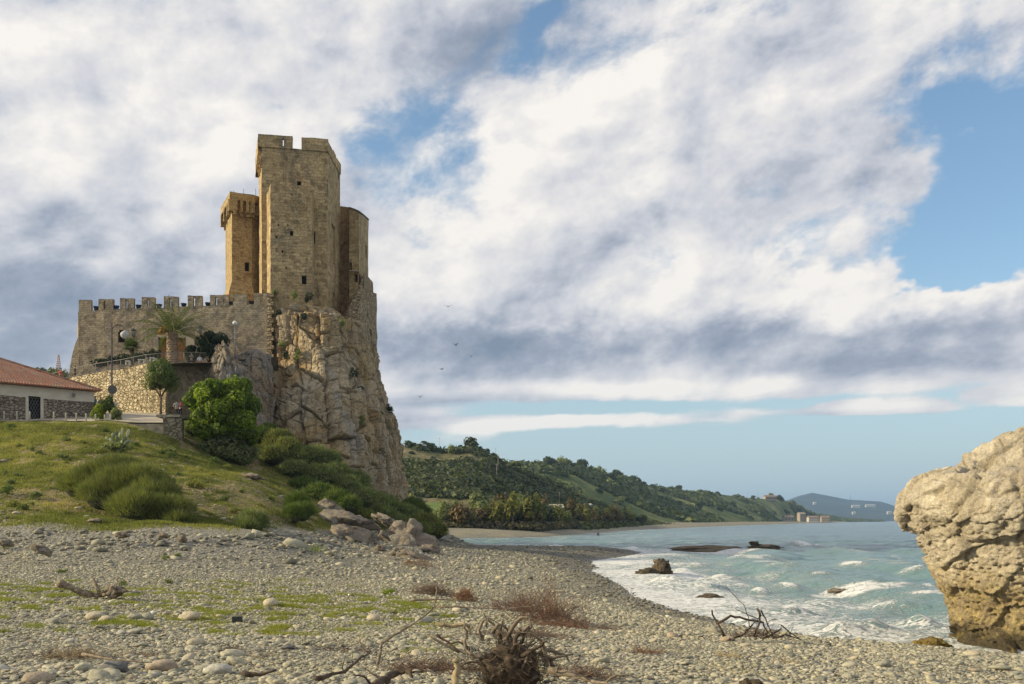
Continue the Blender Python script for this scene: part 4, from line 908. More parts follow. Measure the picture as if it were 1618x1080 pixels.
# ------------------------------------------------------------------ anvil rock at the right
def anvil():
    Y0 = 31.0; cx = XY(1672, Y0)[0]+.62
    prof = [(1046, 1490), (1025, 1495), (1006, 1504), (983, 1504), (960, 1497), (924, 1474), (897, 1465), (870, 1453), (847, 1444), (831, 1427), (815, 1415), (796, 1412), (773, 1421), (755, 1438), (747, 1469), (744, 1493), (728, 1516), (710, 1536), (701, 1557), (685, 1574), (677, 1598), (673, 1630), (671, 1655)]
    zs = np.array([ZZ(a, Y0) for a, b in prof]); r = np.array([cx-XY(b, Y0)[0] for a, b in prof])
    zs[0] = -0.6; r = r-0.40
    nu, nv = 620, 400
    # go along the profile by arc length so that the flat top gets its share
    s = np.concatenate([[0], np.cumsum(np.hypot(np.diff(zs), np.diff(r)))]); q = np.linspace(0, s[-1], nv)
    z = np.interp(q, s, zs); rr = np.interp(q, s, r)
    for _ in range(3): rr[1:-1] = (rr[:-2]+2*rr[1:-1]+rr[2:])/4; z[1:-1] = (z[:-2]+2*z[1:-1]+z[2:])/4
    w = np.linspace(0, 2*math.pi, nu, endpoint=False)
    W_, ZZ_ = np.meshgrid(w, z); RR = np.broadcast_to(rr[:, None], W_.shape)
    # lopsided plan: full on the camera's left (pi), shallower to the back
    k = 1+0.07*np.sin(2*W_+0.8)+0.05*np.sin(3*W_+2)*(ZZ_/7)
    kx = np.where(np.cos(W_) < 0, 1.0, 0.95)
    X = cx+RR*np.cos(W_)*kx; Yv = Y0+0.85*RR*np.sin(W_)*k
    P = np.stack([X, Yv, ZZ_], -1); du = np.roll(P, -1, 1)-np.roll(P, 1, 1); dv = np.gradient(P, axis=0); N = np.cross(du, dv); N /= np.maximum(np.linalg.norm(N, axis=2, keepdims=True), 1e-6)
    Q = P.reshape(-1, 3); N = N.reshape(-1, 3); wq = Q+0.25*np.stack([fbm(Q*0.9, 3, 400+i) for i in range(3)], 1)
    wr = np.stack([wq[:, 0]*.8+wq[:, 2]*.6, wq[:, 1], -wq[:, 0]*.6+wq[:, 2]*.8], 1); l1, c1, r1 = blocks(wr*np.array([0.42, 0.5, 0.9]), 411, 2.6); l2, c2, r2 = blocks(wr*np.array([1.2, 1.4, 2.2])+3, 421, 2.2); l3, c3, r3 = blocks(wq*4.3+7, 431, 1.0)
    zq = Q[:, 2]; up = sstep(1.4, 4.6, zq)
    rid = 1-np.abs(fbm(Q*1.6, 4, 440))*2
    D = up*(0.17*l1+0.085*l2+0.045*l3-0.09*np.exp(-(c1/0.035)**2)-0.06*np.exp(-(c2/0.05)**2)+0.09*rid)+(1-up)*(0.20*l1+0.06*l2+0.05*l3)
    D += 0.07*fbm(Q*2.4, 5, 450, 0.6)+0.035*fbm(Q*7, 4, 452, 0.6)
    # wave-worn holes low down
    lo = sstep(3.6, 2.4, zq+0.6*fbm(Q*0.6, 3, 455)); _, cc1, pr = blocks(Q*np.array([5.5, 5.5, 6.5])+0.4*np.stack([fbm(Q*3, 2, 460+i) for i in range(3)], 1), 461)
    pit = np.clip(1-blocks_f1(Q*np.array([6.0, 6.0, 7.0])+0.3*fbm(Q*3, 2, 466)[:, None], 467)/0.42, 0, 1)
    D -= lo*0.20*pit**0.7*(0.35+0.65*sstep(0.35, 0.65, pr)); D += lo*0.05*fbm(Q*5, 3, 470)
    D *= sstep(-0.6, 0.2, zq)*0.5+0.5
    V = Q+N*D[:, None]
    V = np.concatenate([V, [[cx, Y0, V[-1, 2]+0.02]]]); k0 = len(V)-1; a = np.arange((nv-1)*nu, nv*nu)
    crack = np.append(np.where(up > 0.5, np.minimum(c1, c2*1.8), 1)-0*lo, 1); crack = np.minimum(crack, np.append(1-lo*pit, 1))
    m = rock_anvil_mat()
    o = mesh_np('sea_stack', V, [gridF(nv, nu, True), np.stack([a, np.roll(a, -1), np.full(nu, k0)], 1)], m, attrs={'crack': crack, 'rid': np.append(r1, .5)}, loc=(cx, Y0, 0))
    tag(o, 'huge pale anvil shaped rock with pitted undercut base at the water edge', 'rock')
def blocks_f1(p, seed):
    p = np.asarray(p, float); f = np.floor(p).astype(np.int64); d1 = np.full(len(p), 9.0)
    for dx in (-1, 0, 1):
        for dy in (-1, 0, 1):
            for dz in (-1, 0, 1):
                a, b, c = f[:, 0]+dx, f[:, 1]+dy, f[:, 2]+dz
                d1 = np.minimum(d1, (p[:, 0]-a-_h(a, b, c, seed))**2+(p[:, 1]-b-_h(a, b, c, seed+1))**2+(p[:, 2]-c-_h(a, b, c, seed+2))**2)
    return np.sqrt(d1)
def rock_anvil_mat():
    m, n = newmat('sandstone sea stack'); p = n.pos
    s = n.n('ShaderNodeSeparateXYZ'); n.put(s.inputs[0], p); z = n.m('ADD', s.outputs[2], n.m('MULTIPLY', n.noise(p, 0.8, 4), 1.6))
    a = n.noise(p, 1.2, 6, 0.65, 0.4); f = n.noise(p, 14, 8, 0.72); c = n.mix(n.ramp(a, 0.38, 0.62), (0.50, 0.435, 0.325), (0.66, 0.60, 0.48))
    c = n.mix(n.m('MULTIPLY', n.ramp(n.noise(p, 0.6, 5, 0.6), 0.52, 0.66), 0.5), c, (0.42, 0.36, 0.29))
    low = n.ramp(z, 4.0, 2.4); yl = n.ramp(n.noise(p, 3.2, 6, 0.7), 0.45, 0.62)
    lowc = n.mix(yl, (0.25, 0.19, 0.10), (0.42, 0.33, 0.13)); c = n.mix(n.m('MULTIPLY', low, 0.85), c, lowc)
    c = n.mix(n.m('MULTIPLY', n.ramp(n.attr('crack'), 0.45, 0.05), n.m('MULTIPLY_ADD', low, 0.5, 0.25)), c, (0.05, 0.038, 0.025))
    wet = n.ramp(z, 1.9, 1.2); c = n.mix(n.m('MULTIPLY', wet, 0.88), c, n.mix(n.ramp(n.noise(p, 2, 5, 0.7), 0.55, 0.62), (0.035, 0.03, 0.02), (0.16, 0.12, 0.03)))
    c = n.mix(n.ramp(f, 0.3, 0.7), n.vm('MULTIPLY', c, (0.72, 0.7, 0.66)), n.vm('MULTIPLY', c, (1.25, 1.24, 1.22)))
    n.put(n.b.inputs['Base Color'], c); n.put(n.b.inputs['Roughness'], n.m('MULTIPLY_ADD', wet, -0.55, 0.9)); n.b.inputs['Specular IOR Level'].default_value = 0.25
    h = n.m('ADD', f, n.m('MULTIPLY', n.noise(p, 5, 7, 0.7), 1.5)); h = n.m('ADD', h, n.m('MULTIPLY', n.ramp(n.vor(p, 5.5, 'DISTANCE_TO_EDGE'), 0, 0.1), 0.12))
    n.put(n.b.inputs['Normal'], n.bump(h, 0.07, 1.0)); return m
anvil()

# ------------------------------------------------------------------ boulders
_ico = {}
def ico(sub):
    if sub not in _ico:
        b = bmesh.new(); bmesh.ops.create_icosphere(b, subdivisions=sub, radius=1.0); b.verts.ensure_lookup_table()
        _ico[sub] = (np.array([v.co[:] for v in b.verts]), np.array([[v.index for v in f.verts] for f in b.faces])); b.free()
    return _ico[sub]
def boulder(name, px, py, Y, w, h, seed, label, mat=None, dep=None, rz=0.0, tilt=0.0, sub=5, cat='rock', rough=1.0, group=None, sink=0.25, z=None):
    """w, h in photo pixels at distance Y; the rock stands on the ground or water there"""
    V, F = ico(sub); s = Y/FOC; W_ = w*s/2; Hh = h*s/2; D_ = (dep or w*0.7)*s/2; x, y = XY(px, Y)
    Q = V*1.0; Q = np.sign(Q)*np.abs(Q)**0.82; Q = Q/np.linalg.norm(Q, axis=1)[:, None]*np.maximum(1, 1)
    l1, c1, r1 = blocks(Q*1.25+seed*3.1, seed, 1.6); l2, c2, r2 = blocks(Q*2.9+seed, seed+3, 1.2)
    d = 0.42*l1+0.14*l2+0.10*fbm(Q*2+seed, 4, seed)*rough-0.05*np.exp(-(c1/.05)**2)+0.03*fbm(Q*9, 3, seed+1)*rough
    P = Q*(1+d[:, None])*np.array([W_, D_, Hh])
    ct, st = math.cos(tilt), math.sin(tilt); P = np.stack([P[:, 0]*ct+P[:, 2]*st, P[:, 1], -P[:, 0]*st+P[:, 2]*ct], 1)
    c_, s_ = math.cos(rz), math.sin(rz); P = np.stack([P[:, 0]*c_-P[:, 1]*s_, P[:, 0]*s_+P[:, 1]*c_, P[:, 2]], 1)
    zb = ZZ(py, Y) if z is None else z                        # middle of the rock
    o = mesh_np(name, P+np.array([x, y, zb]), F, mat or BOULD_M, attrs={'crack': np.minimum(c1*1.5, c2*2), 'rid': r1}, loc=(x, y, zb))
    return tag(o, label, cat, group)
REEF_M = rockmat('brown reef', (0.30, 0.25, 0.18), (0.26, 0.21, 0.14), (0.20, 0.18, 0.14), (0.05, 0.04, 0.03), 2.0, streak=0.4, bsize=0.10)
BO = [
 (640, 868, 76, 100, 74, 1, 'large pinkish grey boulder with sloping back at the seaward end of the pile', 0.35),
 (565, 860, 70, 92, 44, 2, 'long slanting tawny boulder leaning down the middle of the pile', 0.5),
 (545, 832, 76, 84, 44, 3, 'grey layered boulder on top of the pile under the bushes', 0.2),
 (520, 812, 82, 54, 40, 4, 'weathered grey boulder half buried at the head of the pile', 0.4),
 (508, 870, 64, 76, 34, 5, 'low pale boulder with flat top at the foot of the slope', 0.1),
 (533, 880, 58, 34, 18, 6, 'smooth olive rounded boulder lying in front of the pile', 0.0),
 (563, 883, 57, 20, 12, 7, 'small blue grey rounded boulder beside the olive one', 0.0),
 (612, 892, 56, 46, 22, 8, 'whitish knobbly boulder in front of the large pinkish one', 0.1),
 (630, 872, 60, 26, 16, 9, 'yellow lichened boulder wedged against the large pinkish one', 0.0),
 (600, 868, 63, 18, 12, 10, 'small pale blue boulder between the two big boulders', 0.0),
 (660, 885, 60, 60, 26, 11, 'brown pink boulder sloping down to the shingle', 0.4),
 (683, 872, 70, 30, 22, 12, 'tilted brown boulder at the edge of the cove', 0.5),
 (480, 848, 70, 40, 28, 13, 'buff boulder sticking out of the earth slope', 0.4),
 (400, 753, 79, 34, 10, 14, 'flat pale stone slab lying on the grass slope below the leafy tree', 0.15),
 (610, 822, 86, 44, 16, 15, 'pale ledge of rock poking through the bushes', 0.4),
 (672, 862, 84, 30, 12, 16, 'mossy boulder behind the seaward end of the pile', 0.4),
 (598, 905, 52, 30, 12, 17, 'low grey stone at the front right of the boulder pile', 0.1),
 (590, 877, 60, 24, 14, 18, 'greenish grey boulder in the gap of the pile', 0.2),
 (8, 730, 74, 42, 9, 19, 'flat grey stone set into the grass at the far left', 0.0),
 (66, 868, 40, 30, 12, 20, 'pale flat stone lying across the shingle bank', 0.5),
 (151, 822, 51, 22, 7, 21, 'pale stone at the foot of the grass beside the broom bush', 0.0),
 (288, 851, 47, 14, 11, 22, 'round pale stone below the big broom bush', 0.0),
 (193, 845, 46, 20, 9, 23, 'brown oval stone on the crest of the shingle bank', 0.1),
 (258, 846, 46.5, 16, 9, 24, 'pinkish stone right of the oval stone on the bank', 0.1),
 (10, 858, 42, 22, 12, 25, 'buff stone at the far left of the shingle bank', 0.1)]
for px, py, Y, w, h, sd_, lb, tl in BO:
    boulder('boulder', px, py, Y, w, h, 500+sd_*7, lb, tilt=tl, dep=w*0.8, sub=5 if w > 40 else 4, rough=0.6 if 'smooth' in lb or 'round' in lb else 1.0)
boulder('sea_rock', 1046, 893, 71, 30, 36, 801, 'jagged dark rock standing in the surf near the point', DARKR_M, dep=30, z=0.4)
boulder('sea_rock', 1020, 902, 70, 36, 20, 803, 'low knobbly dark rock joined to the left side of the jagged one', DARKR_M, dep=24, z=0.1)
boulder('sea_rock', 1122, 949, 49.5, 48, 17, 805, 'rounded olive brown rock washed by foam in the middle of the surf', DARKR_M, dep=40, z=0.05)
boulder('sea_rock', 1128, 868, 131, 104, 12, 807, 'long low brown reef lying offshore', REEF_M, dep=30, z=0.15, tilt=-0.015)
boulder('sea_rock', 1210, 864, 135, 54, 10, 809, 'short flat reef at the right end of the long offshore one', REEF_M, dep=24, z=0.35)
boulder('sea_rock', 1191, 859, 134, 15, 6, 811, 'small black rock on top of the offshore reefs', DARKR_M, dep=12, z=0.95)
boulder('sea_rock', 1325, 932, 56, 36, 8, 813, 'small tan rock breaking the surface in open water', BOULD_M, dep=26, z=0.03)
boulder('sea_rock', 1328, 987, 38, 12, 5, 815, 'tiny tan rock in the foam near the shore', BOULD_M, dep=12, z=0.05)
boulder('sea_rock', 990, 905, 66, 16, 4, 817, 'flat dark rock awash left of the jagged rock', DARKR_M, dep=16, z=0.05)
boulder('shore_rock', 1470, 1020, 29.2, 52, 26, 819, 'brown rock with yellow lichen beside the anvil rock', rockmat('lichen rock', (0.20, 0.16, 0.11), (0.30, 0.22, 0.05), (0.15, 0.125, 0.10), (0.05, 0.04, 0.03), 3.0, streak=0.2, bsize=0.05), dep=50, z=0.28)
boulder('shore_rock', 1230, 1072, 10.6, 48, 40, 821, 'big grey green block among the cobbles at the front edge', None, dep=44, z=gz(*XY(1230, 10.6))+0.04)
boulder('shore_rock', 1190, 1046, 12.2, 34, 26, 823, 'dark brown pyramid shaped stone behind the grey green block', DARKR_M, dep=34, z=gz(*XY(1190, 12.2))+0.04)
# ------------------------------------------------------------------ placing things on the ground by looking along a pixel
def gp(px, py, y0=8.0, y1=200.0):
    Y = np.exp(np.linspace(math.log(y0), math.log(y1), 400)); x = (px-CX)/FOC*Y; z, _, _ = ground(x, Y)
    p = HZ-(z-EYE)/FOC*0-(z-EYE)*FOC/Y; i = np.argmax(p < py) if (p < py).any() else len(Y)-1
    i = max(i, 1); a, b = p[i-1], p[i]; t = 0 if a == b else np.clip((a-py)/(a-b), 0, 1); yy = Y[i-1]+(Y[i]-Y[i-1])*t
    return ((px-CX)/FOC*yy, float(yy), gz((px-CX)/FOC*yy, yy))
# ------------------------------------------------------------------ road, kerb wall, pier
def road():
    V = []; cols = np.linspace(-320, 262, 40); rows = np.linspace(90.2, 106.5, 12)
    for Y in rows:
        for px in cols:
            x, y = XY(px, Y); g = gz(x, y); V.append((x, y, max(g, ROADZ(Y))+0.06))
    tag(mesh_np('road', V, gridF(12, 40), plain('pale road', (0.36, 0.315, 0.25), 0.9, 0.15, 0.8, bump=0.02)), kind='structure')
def ROADZ(Y): return ZZ(668.5, 90)+(Y-90)*0.165
road()
M_CONC = plain('weathered concrete', (0.20, 0.185, 0.15), 0.9, 0.35, 2.5, bump=0.05)
mb = MB()
a, b = XY(-300, 89.6), XY(263, 89.9)
wall(mb, a, b, 9.5, (ROADZ(90)+0.02, ROADZ(90)-0.05), jit=0.03, step=1.5, jtop=0.05); n0 = (0, 0.45)
mb.add([(a[0], a[1], ROADZ(90)+0.02), (b[0], b[1], ROADZ(90)-.02), (b[0], b[1]+.5, ROADZ(90)-.02), (a[0], a[1]+.5, ROADZ(90)+0.02)], [[0, 1, 2, 3]])
q = XY(232, 89.3); q2 = XY(262, 89.4); wall(mb, q, q2, 8, ZZ(681, 89.4), jit=0.03); mb.add([(*q, ZZ(681, 89.4)), (*q2, ZZ(681, 89.4)), (q2[0], 90, ZZ(681, 89.4)), (q[0], 90, ZZ(681, 89.4))], [[0, 1, 2, 3]])
tag(mb.build('kerb_wall', M_CONC, loc=Vector((-40, 89.7, 12))), 'low grey concrete wall along the road edge above the grass', 'wall')
mb = MB(); A, B, C_, D = XY(257.5, 89.0), XY(288, 89.6), XY(291, 92), XY(258, 92)
wall(mb, A, B, 8.5, ZZ(658.5, 89.3), jit=0.06, step=0.6); wall(mb, B, C_, 8.5, ZZ(658.5, 89.3), jit=0.06, step=.6); wall(mb, D, A, 8.5, ZZ(658.5, 89.3), jit=.06, step=.6)
tp = mb.build('pier', masonry('pier stone', (0.33, 0.29, 0.21), (0.25, 0.22, 0.16), (0.15, 0.13, 0.09), (0.12, 0.12, 0.08), irregular=0.3, rubble=(0.6, 0.4)), loc=Vector((*XY(273, 90.5), 12)))
tag(tp, 'square stone pier at the road end beside the leafy tree', 'pier')
mb = MB(); c = XY(274, 90.6); mb.box((c[0], c[1], ZZ(656.8, 89.3)), (2.1, 2.9, 0.22)); o = mb.build('coping', M_CONC, tp); o.location = -Vector(tp.location)
# white posts along the kerb
M_POST = plain('white painted post', (0.55, 0.53, 0.48), 0.6, 0.15, 6)
for i, (px, pt) in enumerate([(6.5, 649), (26.7, 649.5), (47, 650), (85, 651), (104, 651.8), (120.7, 652.5), (136, 653), (151, 654), (165.5, 655), (174.5, 655)]):
    x, y = XY(px, 89.85); mb = MB(); h = ZZ(pt, 89.85)-ROADZ(90); mb.lathe([(0.0, 0), (0.07, 0), (0.065, h-0.08), (0.07, h-0.07), (0.06, h-0.01), (0.0, h)], k=8)
    o = mb.build('post', M_POST); o.location = (x, y, ROADZ(90)+0.01)
    tag(o, 'short white post standing on the kerb wall in front of the stone house' if px < 146 else 'short white post on the kerb wall in front of the yellow green shrub', 'post', 'white posts along the kerb wall')
# ------------------------------------------------------------------ house
M_TILE = None
def tilemat():
    m, n = newmat('clay roof tiles'); uv = n.n('ShaderNodeUVMap', uv_map='UVMap').outputs[0]
    b = n.n('ShaderNodeTexBrick'); n.put(b.inputs['Vector'], uv); b.offset = 0.0; b.inputs['Scale'].default_value = 1; b.inputs['Brick Width'].default_value = 0.26; b.inputs['Row Height'].default_value = 0.36
    b.inputs['Mortar Size'].default_value = 0.012; b.inputs['Bias'].default_value = -0.1
    n.put(b.inputs['Color1'], (0.48, 0.22, 0.13)); n.put(b.inputs['Color2'], (0.33, 0.165, 0.105)); n.put(b.inputs['Mortar'], (0.16, 0.07, 0.045))
    c = n.mix(n.ramp(n.noise(n.pos, 1.2, 6, 0.7), 0.45, 0.7), b.outputs['Color'], (0.36, 0.27, 0.19))
    n.put(n.b.inputs['Base Color'], c); n.b.inputs['Roughness'].default_value = 0.9
    n.put(n.b.inputs['Normal'], n.bump(n.m('SUBTRACT', 1, b.outputs['Fac']), 0.05, 0.8)); return m
M_TILE = tilemat()
hA, hB = XY(-190, 86.8), XY(149, 99.0)
def hx(px): return XY(px, yof(hA, hB, px))
tt_ = (Vector(hB)-Vector(hA)).normalized(); nn_ = Vector((tt_.y, -tt_.x)); hC = tuple(Vector(hB)-nn_*9.5); hD = tuple(Vector(hA)-nn_*9.5)
house = empty('house', (*hx(60), ROADZ(94))); tag(house, 'single storey stone house with hipped red tile roof and lattice gate', 'house')
ze = ZZ(619.5, 99.0)+0.05; zp = ZZ(635.3, 99.0); zb0 = 11.5
dr = (uof(hA, hB, 44.8), uof(hA, hB, 64.2), zb0, ZZ(626, yof(hA, hB, 55)))
mb = MB(); wall(mb, hA, hB, zb0, zp, [(dr[0]-0.25, dr[1]+0.2, zb0, zp)], jit=0.02, jtop=0.0, depth=0.1); wall(mb, hB, hC, zb0, zp, jit=0.02, jtop=0)
mb.build('stone_wall', M_HOUSE, house)
mb = MB(); wall(mb, hA, hB, zp-.02, ze, [(dr[0], dr[1], zp-.02, dr[3])], jit=0.0, jtop=0.0, step=2, depth=0.3); wall(mb, hB, hC, zp-.02, ze, jit=0, jtop=0, step=2)
for s in (dr[0]-0.13, dr[1]+0.12):
    q = Vector(hA)+tt_*s+nn_*0.0; mb.box((q.x, q.y, (zb0+zp)/2), (0.26, 0.16, zp-zb0-0.01), rz=math.atan2(tt_.y, tt_.x))
M_PLAS = plain('cream plaster', (0.52, 0.48, 0.40), 0.9, 0.08, 1.2, bump=0.01); mb.build('plaster_band', M_PLAS, house)
q = Vector(hA)+tt_*(dr[0]+dr[1])/2-nn_*0.35; mb = MB(); mb.box((q.x, q.y, (zb0+dr[3])/2), (dr[1]-dr[0]+.2, 0.05, dr[3]-zb0+.2), rz=math.atan2(tt_.y, tt_.x)); door = mb.build('door', M_DARK, house)
mb = MB(); M_IRON = plain('grey iron', (0.16, 0.16, 0.17), 0.5, 0.1)
W2 = dr[1]-dr[0]; za = dr[3]-3.0
for k in range(-9, 12):
    for sgn in (-1, 1):
        pts = []
        for t in np.linspace(0, 3.0, 25):
            u = k*0.26+sgn*t*0.5+(1.0 if sgn < 0 else -0.4)
            if 0 <= u <= W2: pts.append((Vector(hA)+tt_*(dr[0]+u)-nn_*0.22, za+t))
        if len(pts) > 1: mb.tube([(p.x, p.y, z) for p, z in (pts[0], pts[-1])], 0.022, 4)
mb.build('lattice', M_IRON, door)
# hipped roof: front slope, right hip, back slope with barrel tiles
oh_ = 0.55; e0 = Vector((*(Vector(hA)+nn_*oh_-tt_*2), ze+0.1)); e1 = Vector((*(Vector(hB)+nn_*oh_+tt_*oh_), ze+0.1)); e2 = Vector((*(Vector(hC)-nn_*oh_+tt_*oh_), ze+0.1)); e3 = Vector((*(Vector(hD)-nn_*oh_-tt_*2), ze+0.1))
rid_h = 3.35; mid = (e1+e2)/2; r1_ = mid-Vector((*tt_, 0))*9.2; r1_.z = ze+rid_h; r0_ = (e0+e3)/2; r0_.z = ze+rid_h
def slope(a, b, c, d, name='roof_slope'):
    """a-b eave, d-c ridge; the tiles run up the slope as real half-round rows"""
    L = (b-a).length; nU = int(L/0.045); nV = 28; u = np.linspace(0, 1, nU); v = np.linspace(0, 1, nV)
    U, Vv = np.meshgrid(u, v); a_, b_, c_, d_ = [np.array(q[:]) for q in (a, b, c, d)]
    P = (a_*(1-U[..., None])+b_*U[..., None])*(1-Vv[..., None])+(d_*(1-U[..., None])+c_*U[..., None])*Vv[..., None]
    t = (b_-a_)/L; s = ((P-a_)*t).sum(-1); up = np.cross(t, (d_-a_)); up = up/np.linalg.norm(up); up = up*np.sign(up[2]); w = np.linalg.norm(P-a_-s[..., None]*t, axis=-1)
    P = P+up*((0.055*np.abs(np.sin(s*math.pi/0.26))+0.02*((w/0.36) % 1.0)*-1)[..., None])
    F = gridF(nV, nU); uv = np.stack([s.ravel(), w.ravel()], 1)[F.ravel()]
    return mesh_np(name, P.reshape(-1, 3), F, M_TILE, roof, uv=uv, smooth=True)
mb = MB(); mb.add([e0, e1, e2, e3], [[3, 2, 1, 0]]); V_ = [e0, e1, e2, e3]
for k in range(int((e1-e0).length/0.26)):
    p = e0+(e1-e0).normalized()*(0.13+k*0.26); mb.tube([p+Vector((nn_.x*0.05, nn_.y*.05, 0)), p-Vector((nn_.x*0.5, nn_.y*.5, -0.2))], 0.10, 6)
roof = mb.build('roof', M_TILE, house)
slope(e0, e1, r1_, r0_); slope(e1, e2, r1_, r1_); slope(e2, e3, r0_, r1_)
mb = MB(); mb.tube([e1+Vector((0, 0, .05)), r1_+Vector((0, 0, .05)), r0_+Vector((0, 0, .05))], 0.11, 8); mb.build('ridge_tiles', M_TILE, roof)
fix_tree(house)
x, y, z = P3(117, 624, yof(hA, hB, 117)-0.2); mb = MB(); mb.box((0, 0.1, 0.05), (0.14, 0.2, 0.2)); mb.lathe([(0, -.22), (.09, -.2), (.12, 0.02), (.10, .16), (.03, .24), (0, .25)], (0, -0.12, 0), 10)
o = mb.build('wall_light', M_IRON); o.location = (x, y, z); tag(o, 'small dark outdoor light fixed on the plaster band of the house', 'lamp')
# ------------------------------------------------------------------ lamps and sign
M_BLACK = plain('dark lamp paint', (0.035, 0.03, 0.045), 0.45, 0.2, 8)
def glassmat(name, col, rough=0.15):
    m, n = newmat(name); n.b.inputs['Base Color'].default_value = (*col, 1); n.b.inputs['Roughness'].default_value = rough; n.b.inputs['Specular IOR Level'].default_value = 0.6
    n.b.inputs['Transmission Weight'].default_value = 0.25; n.b.inputs['Alpha'].default_value = 1.0; return m
M_GLOBE = glassmat('lamp globe', (0.62, 0.62, 0.60))
Yl = 95.0; x, y = XY(176.8, Yl); zg = ROADZ(Yl); s = Yl/FOC
lamp = empty('street_lamp', (x, y, zg)); tag(lamp, 'tall dark street lamp with hooked arm and hanging glass globe', 'street lamp')
mb = MB(); ht = ZZ(510, Yl)-zg; mb.tube([(0, 0, 0), (0, 0, 0.9), (0, 0, 0.95), (0, 0, ht)], [0.14, 0.13, 0.085, 0.06], 10); mb.build('pole', M_BLACK, lamp)
mb = MB(); pts = []; zc0 = ZZ(522, Yl)-zg
for k in range(15):
    w = math.pi*(1-k/14*0.92); pts.append((0.62+0.60*math.cos(w)-0.0, 0, zc0+0.55*math.sin(w)+0.0))
pts = [(0.02, 0, zc0-0.35)]+pts; mb.tube(pts, 0.035, 8); mb.build('arm', M_BLACK, lamp)
gx, gz0 = 1.22, ZZ(528.3, Yl)-zg
mb = MB(); mb.lathe([(0, -.40), (.16, -.36), (.30, -.25), (.385, -.1), (.40, 0.0)], (gx, 0, gz0), 20); mb.build('globe', M_GLOBE, lamp)
mb = MB(); mb.lathe([(.41, -0.02), (.41, .02), (.36, .14), (.26, .26), (.12, .34), (.05, .42), (0, .44)], (gx, 0, gz0), 20); mb.build('lamp_cap', plain('lamp cap', (.34, .34, .34), .4, .2), lamp)
x, y, z = P3(177.6, 615.2, Yl-0.16); mb = MB(); mb.lathe([(0, -0.02), (.43, -0.02), (.44, 0), (.43, .02), (0, .02)], k=28, axis='Y', smooth=False)
o = mb.build('road_sign', plain('dark grey sign back', (.05, .05, .055), .5, .2)); o.location = (x, y, z); tag(o, 'round dark road sign seen from behind on the street lamp pole', 'sign')
mb = MB(); mb.box((0, 0.03, .1), (.5, .03, .05)); mb.box((0, 0.03, -.1), (.5, .03, .05)); mb.build('bracket', M_IRON, o)
x, y, z = P3(371.5, 560, 111.8); gl = empty('globe_lamp', (x, y, z-0.5)); tag(gl, 'slim post lamp with white round globe beside the pointed slab', 'lamp')
hh = ZZ(514, 111.8)-z+.5; mb = MB(); mb.tube([(0, 0, 0), (0, 0, hh)], [.07, .05], 8); mb.tube([(0, 0, hh-.1), (0, 0, hh)], [.05, .12], 8); mb.build('pole', plain('grey post', (.22, .21, .24), .5, .2), gl)
mb = MB(); mb.lathe([(.29*math.sin(w), -.29*math.cos(w)) for w in np.linspace(0.01, math.pi-.01, 12)], (0, 0, hh+.24), 16); mb.build('globe', plain('opal globe', (.55, .55, .52), .3, .05), gl)
for px, py, lb in ((211, 526, 'black wall lantern on the curtain wall above the fan palm'), (316.5, 521, 'black wall lantern on the curtain wall right of the tall palm')):
    Yw = WY(px)-0.45; x, y, z = P3(px, py, Yw); ln = empty('wall_lantern', (x, y, z)); tag(ln, lb, 'lantern')
    mb = MB(); mb.lathe([(0, .62), (.08, .55), (.34, .36), (.36, .3), (0.3, .29)], k=6, smooth=False); mb.lathe([(.12, -.38), (.16, -.34), (.1, -.45), (0, -.5)], k=6, smooth=False)
    for k in range(6):
        w = math.pi*k/3; mb.tube([(.27*math.cos(w), .27*math.sin(w), .3), (.15*math.cos(w), .15*math.sin(w), -.35)], .02, 4)
    mb.tube([(0, 0, -.4), (0, .35, -.6), (0, .5, -.3)], .03, 5); mb.build('frame', M_BLACK, ln)
    mb = MB(); mb.lathe([(.25, .29), (.14, -.34)], k=6, smooth=False); mb.build('pane', plain('lantern glass', (.22, .24, .24), .15, .1), ln)
# planters in the crenels
M_POT = plain('dark glazed pot', (.045, .045, .06), .35, .3, 4); M_POTB = plain('blue glazed pot', (.03, .05, .20), .3, .3, 4)
PL = [(152.3, 'leftmost planter on the curtain wall, with dark bushy plant'), (184, 'blue glazed planter, second from left on the curtain wall'), (219, 'dark planter, third from left on the curtain wall'), (251.5, 'dark planter on the wall straight above the tall palm crown'), (290.5, 'dark planter between the fifth and sixth merlons of the curtain wall'), (328.5, 'dark planter between the sixth and seventh merlons of the curtain wall'), (364.5, 'dark pot in front of the left foot of the ochre tower'), (397.5, 'dark pot in front of the right foot of the ochre tower')]
for i, (px, lb) in enumerate(PL):
    Yw = WY(px)+0.45; x, y = XY(px, Yw); o = empty('planter', (x, y, WC(px)-.02)); tag(o, lb, 'planter', 'planters on the curtain wall')
    mb = MB(); mb.lathe([(0, 0), (.19, 0), (.24, .1), (.33, .42), (.37, .44), (.36, .5), (.30, .5), (.29, .44), (0, .43)], k=14); mb.build('pot', M_POTB if i == 1 else M_POT, o)
